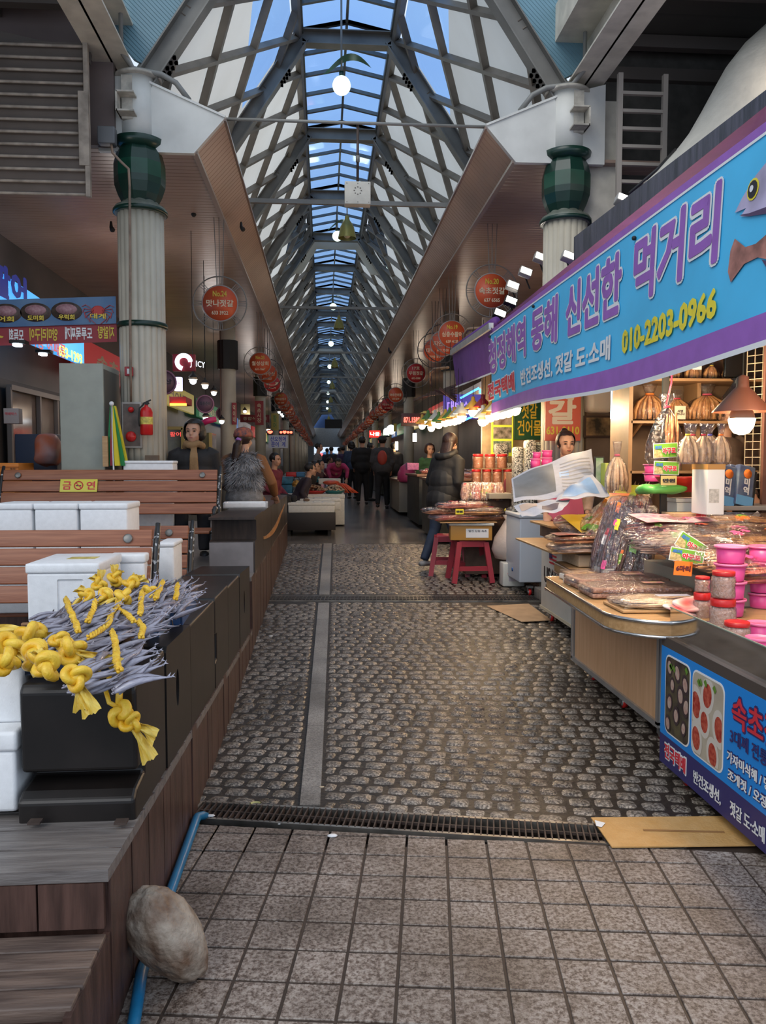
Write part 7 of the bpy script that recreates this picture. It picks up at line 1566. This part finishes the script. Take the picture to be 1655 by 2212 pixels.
g.build('frame', mat('frame_yellow', (.4, .28, .08), .5), t); textmesh('lettering', '활어', .1, mat('led_redlit', (.5, .05, .05), .5, emit=(1, .1, .08), estr=1), t, ((a[0]+b[0])/2+.04, 10.785, b[2]-.08), UP, fit=(.14, .06))
t = thing('aquarium', 'second fish tank with yellow frame between the two seated women', 'aquarium', (0, 0, 0)); a, b = PB(438, 935, 455, 975, 11.5, .6); MB().box(a, b).build('water', mat('tank_water', (.07, .065, .035), .12), t); MB().bar((b[0], 11.49, a[2]), (b[0], 11.49, b[2]), .04).build('frame', mat('frame_yellow', (.4, .28, .08), .5), t)
t = thing('balloon_stick', 'pink and yellow twisted plastic ribbon above the scarf lady', 'ribbon', (0, 0, 0)); q = [PY(x, y, 8.9) for x, y in ((425, 922), (436, 915), (448, 909), (467, 905))]; MB().tube(q[:2], [.02, .035], 10).build('ribbon_yellow', yel, t); MB().tube(q[1:], [.035, .035, .03], 10).build('ribbon_pink', mat('neon_pink', (.6, .02, .12), .4), t)
g = MB()
for i in range(22):
    y = 10+i*3.4; x0 = -3.6
    g.box((x0-.1, y, .3), (x0, y+3.1, 1.2)); 
struct(g.build('wall_left', mat('stall_base', (.05, .04, .035), .6, var=.5, vscale=.7)), 'low shop counters of the left row')
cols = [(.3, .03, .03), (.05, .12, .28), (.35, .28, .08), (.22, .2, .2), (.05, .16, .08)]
for s in (-1, 1):
    for i in range(12):
        y = (13+i*6.2) if s < 0 else (12+i*6.3); x = -3.9 if s < 0 else 3.9; c = cols[(i*2+(s > 0)) % 5]
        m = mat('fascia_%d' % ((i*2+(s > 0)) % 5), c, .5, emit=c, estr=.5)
        t = thing('shop_fascia', '%s shop fascia along the %s wall of the hall' % (('crimson', 'blue', 'ochre', 'grey', 'green')[(i*2+(s > 0)) % 5], ('left', 'right')[s > 0]), 'sign', (x, y, 3.2), 0, 'shop fascias of the %s wall' % ('left', 'right')[s > 0]); MB().box((-.05, 0, -.28), (.05, 5.2, .28), .01).build('panel', m, t)
        textmesh('lettering', ('속초수산', '건어물', '젓갈백화점', '회센터')[i % 4], .3, tcream, t, (-.055*s, 2.6, 0), (R(90), 0, R(-90*s)), bold=.01, fit=(3.0, .28))
# posters by the stall
greens = mat('sign_dkgreen', (.02, .1, .04), .5)
panel('shop_sign', 'dark green sign with yellow lettering 젓갈 behind the bulbs', 1111, 862, 1176, 950, 10.5, greens, '젓갈\n건어물', mat('text_yellow', (.8, .55, .05), .5), vert=True)
t = panel('shop_sign', 'salmon red vertical sign with a big white 갈 and phone digits', 1178, 830, 1256, 952, 7.78, mat('sign_salmon', (.62, .12, .07), .5)); q = PY(1215, 890, 7.775); textmesh('lettering', '갈', .3, mat('text_pale', (.7, .6, .45), .5), t, (q.x, 7.775, q.z), UP, bold=.012, fit=(.28, .24)); q = PY(1216, 930, 7.775); textmesh('lettering', '631-9110', .1, tgold, t, (q.x, 7.775, q.z), UP, bold=.003, fit=(.33, .08))
q = PY(1215, 852, 7.775); textmesh('lettering', '젓', .2, mat('text_pale', (.7, .6, .45), .5), t, (q.x, 7.775, q.z+.04), UP, bold=.01, fit=(.24, .2))
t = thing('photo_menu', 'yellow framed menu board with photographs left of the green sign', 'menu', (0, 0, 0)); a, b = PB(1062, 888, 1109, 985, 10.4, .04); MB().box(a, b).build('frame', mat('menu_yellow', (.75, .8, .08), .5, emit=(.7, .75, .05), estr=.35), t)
for k in range(3):
    z1 = b[2]-.03-.18*k; MB().box((a[0]+.02, 10.394, z1-.15), (b[0]-.02, 10.399, z1)).build('photo', mat('menu_photo%d' % k, ((.2, .12, .08), (.1, .09, .05), (.1, .2, .15))[k], .4, col2=(.6, .5, .42), vscale=12+5*k), t)
for i, (x0, y0, x1, y1, lab) in enumerate([(1072, 958, 1100, 1000, 'white bag with a black dot pattern at the left'), (1112, 965, 1132, 1010, 'slim black dotted bag right of the dotted white one'), (1137, 950, 1160, 1012, 'tall black and white dotted bag by the counter'), (1158, 955, 1178, 1005, 'black dotted bag nearest the vendor'), (1095, 1000, 1112, 1030, 'dotted bag standing among the paste jars')]):
    a, b = PB(x0, y0, x1, y1, 10.1 if i in (0, 4) else 8.25+.12*(i % 2), .16); a = (a[0], a[1], .962 if 0 < i < 4 else a[2]); t = thing('patterned_bag', lab, 'bag', (0, 0, 0), 0, 'dotted pattern bags'); m = mat('dots', (.02, .02, .02), .4, col2=(.6, .58, .52), vscale=75, detail=0); MB().box(a, b, .03).build('bag', m, t)
for i, (x0, y0, x1, y1, lab) in enumerate([(1145, 990, 1168, 1012, 'pink tub stacked by the dotted bags, lower left'), (1168, 988, 1194, 1008, 'pink tub by the vendor, lower right'), (1170, 972, 1194, 988, 'pink lidded tub on the lower right one'), (1150, 976, 1169, 990, 'pink tub with a yellow label on the lower left one')]):
    p = PY((x0+x1)/2, y1, 7.3); r = (x1-x0)/2/1735*7.3; h = (y1-y0)/1735*7.3; t = thing('pink_tub', lab, 'tub', p, 0, 'pink tubs by the vendor'); MB().lathe([(r*.85, 0), (r*.95, h*.85)], n=24).build('cup', pink_p, t); MB().lathe([(r, h*.83), (r, h)], n=24).build('lid', mat('pink_lid', (.9, .2, .42), .35), t)
a, b = PB(1128, 1008, 1250, 1030, 7.7, .5); box_('stall_table', 'brown table with the pink tubs in front of the vendor', 'table', (1.98, 7.12, PY(1160, 1012, 7.3).z-.05), (2.3, 7.5, PY(1160, 1012, 7.3).z-.001), mat('table_brown', (.2, .12, .08), .6))
t = thing('towel_dispenser', 'big rounded cream plastic dispenser mounted under the banner', 'dispenser', (0, 0, 0)); a, b = PB(1261, 832, 1320, 893, 7.85, .12); MB().box((a[0], 7.7, a[2]), (b[0], 7.9, b[2]+.02), .06).build('housing', mat('dispenser_cream', (.6, .48, .36), .4), t); MB().box((b[0]-.03, 7.69, (a[2]+b[2])/2-.03), (b[0]-.005, 7.71, (a[2]+b[2])/2+.04), .005).build('latch', black, t)
t = thing('framed_mirror', 'dark framed picture reflecting lights under the cream dispenser', 'picture', (0, 0, 0)); a, b = PB(1262, 898, 1328, 945, 7.86, .03); MB().box(a, b).build('frame', mat('frame_dark', (.05, .025, .015), .4), t); MB().box((a[0]+.02, 7.855, a[2]+.02), (b[0]-.02, 7.86, b[2]-.02)).build('picture', mat('picture_dim', (.04, .03, .02), .2, col2=(.3, .18, .08), vscale=9), t)
for i, (px, lab) in enumerate(((1322, 'blue LED strip beside the dispenser'),)):
    a = PY(px, 905, 6.32); b = PY(px+2, 828, 6.32); tag(MB().bar(a, b, .02).build('led_strip', mat('led_bluewhite', (.5, .7, 1), .5, emit=(.5, .8, 1), estr=2.5)), lab, 'lamp')
for i, (x0, x1, y0, y1) in enumerate(((1333, 1339, 820, 1005), (1345, 1349, 820, 1005))): a = PY(x0, y1, 6.25); b = PY(x0, y0-40, 6.25); steel('steel_post', ('polished steel post beside the shelves, left one', 'polished steel post beside the shelves, right one')[i], [a, b], .016, chrome, 'post')
# tall bag with ribbon and things around the newspaper's right
tiedbag('tall tied bag of pale shredded fish right of the newspapers', (PY(1332, 1060, 5.6).x, 5.6, PY(1332, 1062, 5.6).z), .17, .36, 'pale', mat('tie_pink', (.6, .1, .18), .4), 16, group=None)
a, b = PB(1284, 986, 1306, 1052, 6.0, .02); t = thing('picture_board', 'green and white card board with black frame behind the newspapers', 'board', (0, 0, 0)); MB().box(a, b).build('frame', black, t); MB().box((a[0]+.01, 5.996, a[2]+.01), (b[0]-.01, 6.0, b[2]-.01)).build('card', mat('card_green', (.12, .28, .12), .5, col2=(.5, .55, .5), vscale=8), t)
a, b = PB(1306, 1000, 1318, 1075, 5.9, .1); box_('yellow_packet', 'upright yellow green packet beside the framed card', 'packet', a, b, mat('packet_yg', (.5, .55, .1), .5), .01)
t = thing('red_basin', 'red plastic basin below the yellow price card', 'basin', PY(1470, 1062, 5.0)); MB().lathe([(.10, 0), (.15, .09), (.16, .095), (.15, .085), (.1, .01)], n=28).build('bowl', red_p, t)
tub('pink lidded tub behind the price card', tuple(PY(1412, 1040, 5.4)), .07, .06, 2); tag(pillow(.3, .2, .07, .03, 8).build('green_bag', mat('bag_green', (.12, .5, .1), .35, bump=.6, bscale=20)), 'bright green plastic bag under the yellow price card', 'bag').location = PY(1425, 1068, 4.95)
# ---- left stalls in the aisle ----------------------------------------------------
def PBx(x0, y0, x1, y1, Y, d): return PB(x0, y0, x1, y1, Y, d)
t = thing('stall_table', 'low dark table carrying the foam boxes beside the granite strip', 'table', (0, 0, 0)); a, b = PB(610, 1108, 725, 1146, 13.2, 1.2); MB().box((a[0], a[1], a[2]), (b[0], b[1], b[2]), .006).build('apron', mat('table_black', (.018, .014, .013), .5), t)
for x in (b[0]-.1, a[0]+.1):
    for y in (13.3, 14.2): MB().box((x-.03, y-.03, ground(y)), (x+.03, y+.03, a[2]+.02)).build('leg', black, t)
tz = b[2]
for i, (x0, x1, Y, lab) in enumerate([(622, 724, 13.22, 'ribbed white foam box lid nearest on the low dark table'), (648, 736, 13.9, 'second ribbed white foam box on the low dark table')]):
    a = PY(x0, 1108, Y); b = PY(x1, 1086, Y); t = foambox(lab, (a.x, Y, tz+.002), (b.x, Y+.6, tz+.17+.03*i), .05, foam_warm); g = MB()
    for k in range(4): g.box((-.26+.15*k, -.2, .17+.03*i), (-.14+.15*k, .2, .18+.03*i))
    g.build('lid_ribs', foam_warm, t)
q = PY(662, 1083, 13.4); tag(MB().ball((q.x, 13.42, tz+.205), .035, 10, 7, 1.6, 1, .8).build('stone', mat('stone_brown', (.2, .13, .09), .8, var=.3)), 'small brown stone lying on the nearest foam lid', 'stone')
a, b = PB(607, 1068, 745, 1086, 14.9, 1.3); t = foambox('long dirty white foam case under the clam baskets', (a[0], 14.9, .33), (b[0], 16.2, b[2]), .08, foam_warm)
cz = b[2]
shellm = mat('clam_brown', (.14, .075, .04), .4, col2=(.38, .24, .13), vscale=28)
for i, (px, r, mt, lab) in enumerate([(675, .275, red_p, 'red basin heaped with brown clams'), (722, .2, mat('teal_plastic', (.01, .2, .22), .4), 'teal basin heaped with pale clams')]):
    q = PY(px, 1066, 15.3); t = thing('clam_basin', lab, 'basin', (q.x, 15.3, cz+.002)); MB().lathe([(r*.7, 0), (r, .05), (r*1.04, .055), (r*.98, .045)], n=28).build('basin', mt, t); g = MB(); rr = random.Random(i)
    for k in range(150): u = rr.random()**.5*r*.95; a_ = rr.random()*6.28; g.ball((u*math.cos(a_), u*math.sin(a_), .05+.11*(1-(u/r)**2)), .02, 7, 5, 1.2, .9, .65)
    tag(g.build('clams', shellm if i == 0 else mat('clam_pale', (.3, .2, .13), .4, col2=(.5, .4, .28), vscale=28), t), kind='stuff')
t = thing('crab_leg_heap', 'heap of long orange red crab legs spilling over the foam case edge', 'crab', PY(722, 1060, 15.9)); g = MB(); rr = random.Random(9)
for k in range(26): a_ = -.9+rr.random()*2.2; L_ = rr.uniform(.25, .5); d = Vector((math.cos(a_), -.5*math.sin(a_)-.2, 0)); g.tube([Vector((0, 0, .16))+d*.02, d*L_*.5+Vector((0, 0, .12)), d*L_+Vector((0, 0, -.04))], [.014, .018, .007], 6)
g.build('legs_heap', mat('crab_orange', (.55, .08, .03), .4, var=.2, vscale=9), t); MB().ball((-.06, .02, .16), .12, 14, 8, 1.4, 1, .4).build('shell', mat('crab_orange', (.55, .08, .03), .4), t)
for i, (x0, y0, x1, y1, Y, m, lab, nm) in enumerate([(590, 1030, 632, 1046, 15.6, mat('crate_blue', (.02, .12, .2), .5, var=.5, vscale=9), 'speckled blue crate, upper of the two left of the kettle', 'fish_crate'), (590, 1047, 632, 1066, 15.6, mat('crate_blue', (.02, .12, .2), .5), 'speckled blue crate, lower of the two left of the kettle', 'fish_crate'), (618, 1020, 640, 1030, 17, red_p, 'red basin before the crouching worker', 'basin'), (640, 1020, 658, 1030, 17, mat('basin_blue', (.05, .2, .4), .4), 'light blue basin next to the red one', 'basin'), (655, 1030, 690, 1042, 16.8, mat('teal_plastic', (.01, .2, .22), .4), 'teal net basket behind the clams', 'basket'), (688, 1034, 736, 1046, 16.6, foam_warm, 'white foam box behind the crab legs', 'foam_box'), (690, 1001, 706, 1012, 20, foam, 'white foam box beside the pink jacket', 'foam_box'), (660, 1008, 700, 1022, 18.5, mat('ice_grey', (.3, .32, .33), .4, var=.4, vscale=9), 'iced fish tray in the distance of the left stalls', 'tray'), (632, 1046, 655, 1052, 15.6, wht, 'white tray before the kettle', 'tray')]):
    a, b = PB(x0, y0, x1, y1, Y, .45); t = thing(nm, lab, nm.split('_')[-1], (0, 0, 0)); MB().box(a, b, .015).build('body', m, t); MB().box((a[0]-.005, a[1]-.005, b[2]-.02), (b[0]+.005, b[1]+.005, b[2]-.005), .004).build('rim', m, t)
t = thing('kettle', 'brass coloured kettle between the blue crates and the clams', 'kettle', PY(641, 1052, 15.1)); MB().lathe([(.05, 0), (.085, .02), (.09, .06), (.06, .11), (.02, .125), (.015, .14)], n=24).build('pot', mat('brass', (.5, .25, .05), .3, metal=.6), t); MB().tube([(.06*math.cos(k*.314), 0, .11+.08*math.sin(k*.314)) for k in range(11)], .007, 6).build('handle', black, t); MB().tube([(.07, 0, .05), (.12, 0, .11)], [.018, .01], 8).build('spout', mat('brass', (.5, .25, .05), .3), t)
for i, Y in enumerate((16.6, 19.4, 22.2, 25, 28.4, 32)):
    t = thing('stall_table', 'grey stall table of the left aisle row, %s beyond the clam case' % ('first', 'second', 'third', 'fourth', 'fifth', 'sixth')[i], 'table', (-.9, Y, ground(Y)), 0, 'stall tables of the left aisle row'); MB().box((-.7, 0, .42), (.62, 2.2, .5), .01).build('top', mat('table_grey', (.16, .16, .16), .5, var=.5, vscale=6), t)
    for x in (-.6, .52):
        for y in (.1, 2.1): MB().box((x-.03, y-.03, 0), (x+.03, y+.03, .42)).build('leg', black, t)
# ---- right stalls beyond the banner ------------------------------------------------
for i, (x0, x1, ytop, ybot, Y, L_) in enumerate([(940, 1015, 1040, 1100, 12.0, 1.6), (862, 900, 1040, 1085, 17, 2.4), (905, 935, 1030, 1090, 14.2, 2.0)]):
    a = PY(x0, ybot, Y); b = PY(x1, ytop, Y); t = thing('stall_counter', ('dark counter behind the coat lady', 'pale cupboard counter with the pink bag', 'dark counter between the pink bag and the coat lady')[i], 'counter', (0, 0, 0)); MB().box((a.x, Y, ground(Y)+.08), (3.4, Y+L_, b.z), .01).build('body', (mat('ctr_dark', (.03, .03, .022), .5, var=.5), mat('ctr_pale', (.3, .25, .18), .5), mat('ctr_dark', (.03, .03, .022), .5))[i], t); MB().box((a.x-.04, Y-.03, b.z), (3.4, Y+L_, b.z+.04), .006).build('top', mat('ctr_top', (.22, .1, .06), .4), t)
    for k in range(5): bag('bag of dried goods heaped on a far counter', (a.x+.25+.2*k, Y+.3+.2*(k % 2), b.z+.045), .4, .28, .09, .4*k, ('tan', 'pale', 'reddish')[(i+k) % 3], 10, group='dried goods heaped on the far counters')
q = PY(880, 1045, 16.9); t = thing('pink_sack', 'translucent pink plastic sack on the pale counter', 'bag', (q.x, 17.05, q.z+.03)); MB().lathe([(.16, 0), (.2, .05), (.19, .2), (.13, .33), (.06, .38), (.02, .4)], n=20).build('sack', mat('sack_pink', (.5, .05, .16), .4, alpha=.9, bump=.5, bscale=15), t)
a, b = PB(880, 1000, 905, 1015, 14.8, .3); box_('goods_box', 'pink patterned carton on the far right counter', 'box', a, b, mat('box_pink', (.5, .15, .35), .5, var=.3, vscale=20))
for i in range(7):
    Y = 19+i*5.5; t = thing('stall_counter', 'distant counter of the right stall row', 'counter', (1.75, Y, ground(Y)), 0, 'distant counters of the right stall row'); MB().box((0, 0, .05), (1.6, 4.6, .75), .01).build('body', mat('ctr_dark', (.03, .03, .022), .5), t); g = MB(); rr = random.Random(i)
    for k in range(26): g.ball((rr.uniform(.05, 1.2), rr.uniform(.1, 4.4), .8), rr.uniform(.06, .12), 7, 5, 1.3, 1, .6)
    tag(g.build('goods', mat('goods_mix', (.3, .12, .06), .5, col2=(.6, .4, .2), vscale=2), t), kind='stuff')
# blue LED frame and rails beyond the awning
bled = mat('led_blue', (.05, .15, 1), .5, emit=(.03, .2, 1), estr=6); t = thing('led_strips', 'blue LED strips framing a shop front beyond the awning', 'lamp', (0, 0, 0))
for (x0, y0, x1, y1) in ((995, 860, 1035, 838), (998, 910, 1036, 893), (1037, 840, 1037, 850), (1037, 880, 1037, 893)): MB().bar(PY(x0, y0, 12.8), PY(x1, y1, 12.8), .03).build('led_strip', bled, t)
panel('shop_sign', 'dim violet blue shop sign behind the LED strips', 958, 852, 1040, 905, 13.2, mat('violet_shop', (.04, .03, .14), .5, emit=(.08, .06, .35), estr=.5), '대박수산', mat('led_violet', (.3, .2, .6), .5, emit=(.35, .25, .8), estr=.8))
t = thing('folded_awning', 'folded dark awning with slatted arms below the purple awning', 'awning', (0, 0, 0)); g = MB()
for k in range(7): g.bar(PY(895+k*9, 865-k*4.5, 15-k*.5), PY(985, 832+k*6, 12), .03)
g.build('slats', mat('slat_maroon', (.06, .025, .025), .5), t); MB().tube([PY(932, 835, 13.5), PY(930, 805, 13), PY(938, 797, 12.5), PY(968, 794, 11.4)], .02, 8).build('arm', mat('arm_bronze', (.3, .18, .1), .4), t)
t = thing('awning_bracket', 'bent bronze awning arm over the purple roller', 'awning arm', (0, 0, 0)); MB().tube([PY(1003, 745, 10.8), PY(1003, 722, 10.8), PY(1012, 711, 10.6), PY(1050, 708, 9.9)], .022, 8).build('arm', mat('arm_bronze', (.3, .18, .1), .4), t)
tag(MB().box(*PB(851, 915, 857, 932, 19, .1)).build('vertical_sign', mat('sign_yblack', (.5, .4, .03), .5)), 'narrow yellow vertical sign beside the globe lights', 'sign')
for i, (px, py, Y, lab) in enumerate([(896, 945, 15, 'bright tube lamp upright over the far right stall'), (857, 963, 21, 'tilted bright lamp low in the far right stall')]): tag(MB().tube([PY(px, py+9, Y), PY(px, py-9, Y)], .035, 10).build('tube_lamp', glow_w), lab, 'lamp')
tag(MB().box(*PB(702, 906, 739, 925, 48, .2)).build('hanging_screen', black), 'black rectangular screen hung at the far end of the hall', 'screen')
# outdoors beyond the opening
t = thing('street_canopy', 'blue market canopy seen through the far opening', 'canopy', (0, 0, 0)); MB().prism([(HC-1.4, 100, 2.4), (HC+1.5, 100, 2.4), (HC+.2, 100, 3.0)], (0, 2, 0)).build('cloth', mat('canopy_blue', (.1, .3, .6), .5), t)
g = MB(); g.box((-8, 96, .5), (8, 130, .6)); g.box((-8, 125, 0), (8, 126, 3)); struct(g.build('floor', mat('outdoor_pale', (.5, .5, .5), .8)), 'pale street outside the far opening')
tag(MB().ball(PY(694, 983, 50), .12, 10, 8).build('heart_light', mat('red_glow', (1, .05, .05), .5, emit=(1, .05, .05), estr=5)), 'small red light left of the far opening', 'lamp')
# fill lights added down both aisles, with no lamp bodies
for i in range(10):
    for s in (-1, 1):
        y = 11+i*8.5; plight(HC+s*2.9, y, 3.1, 20 if i < 5 else 16, (1, .80, .62) if s > 0 else (.95, .85, .8), .25)
for y in (12, 20, 28, 40, 52, 66, 80): plight(HC, y, 5.9, 9, (.85, 1, .93), .2)
for x, z, e in ((HC-3.2, 3.4, 9), (3.6, 4.6, 5)): plight(x, 6.2, z, e, (1, .85, .7), .3)  # two weak point lights before the hall, also without lamp bodies
# sprinklers and cameras
for i, (px, py, Y, lab) in enumerate([(521, 490, 10.5, 'small black camera on the left fascia'), (415, 458, 10, 'sprinkler head on the left ceiling'), (1077, 478, 10.4, 'sprinkler head on the right ceiling by the sign rods'), (240, 490, 9.5, 'dark spotlight left of the fluted column'), (652, 842, 40, 'small camera far down the left fascia'), (840, 757, 17, 'small camera on the right fascia')]):
    q = PY(px, py, Y); t = thing('ceiling_fixture', lab, 'camera' if 'camera' in lab else 'fixture', q); MB().tube([(0, 0, .06), (0, 0, 0), (.03, -.06, -.05)], [.012, .02, .03], 8).build('head', black, t)
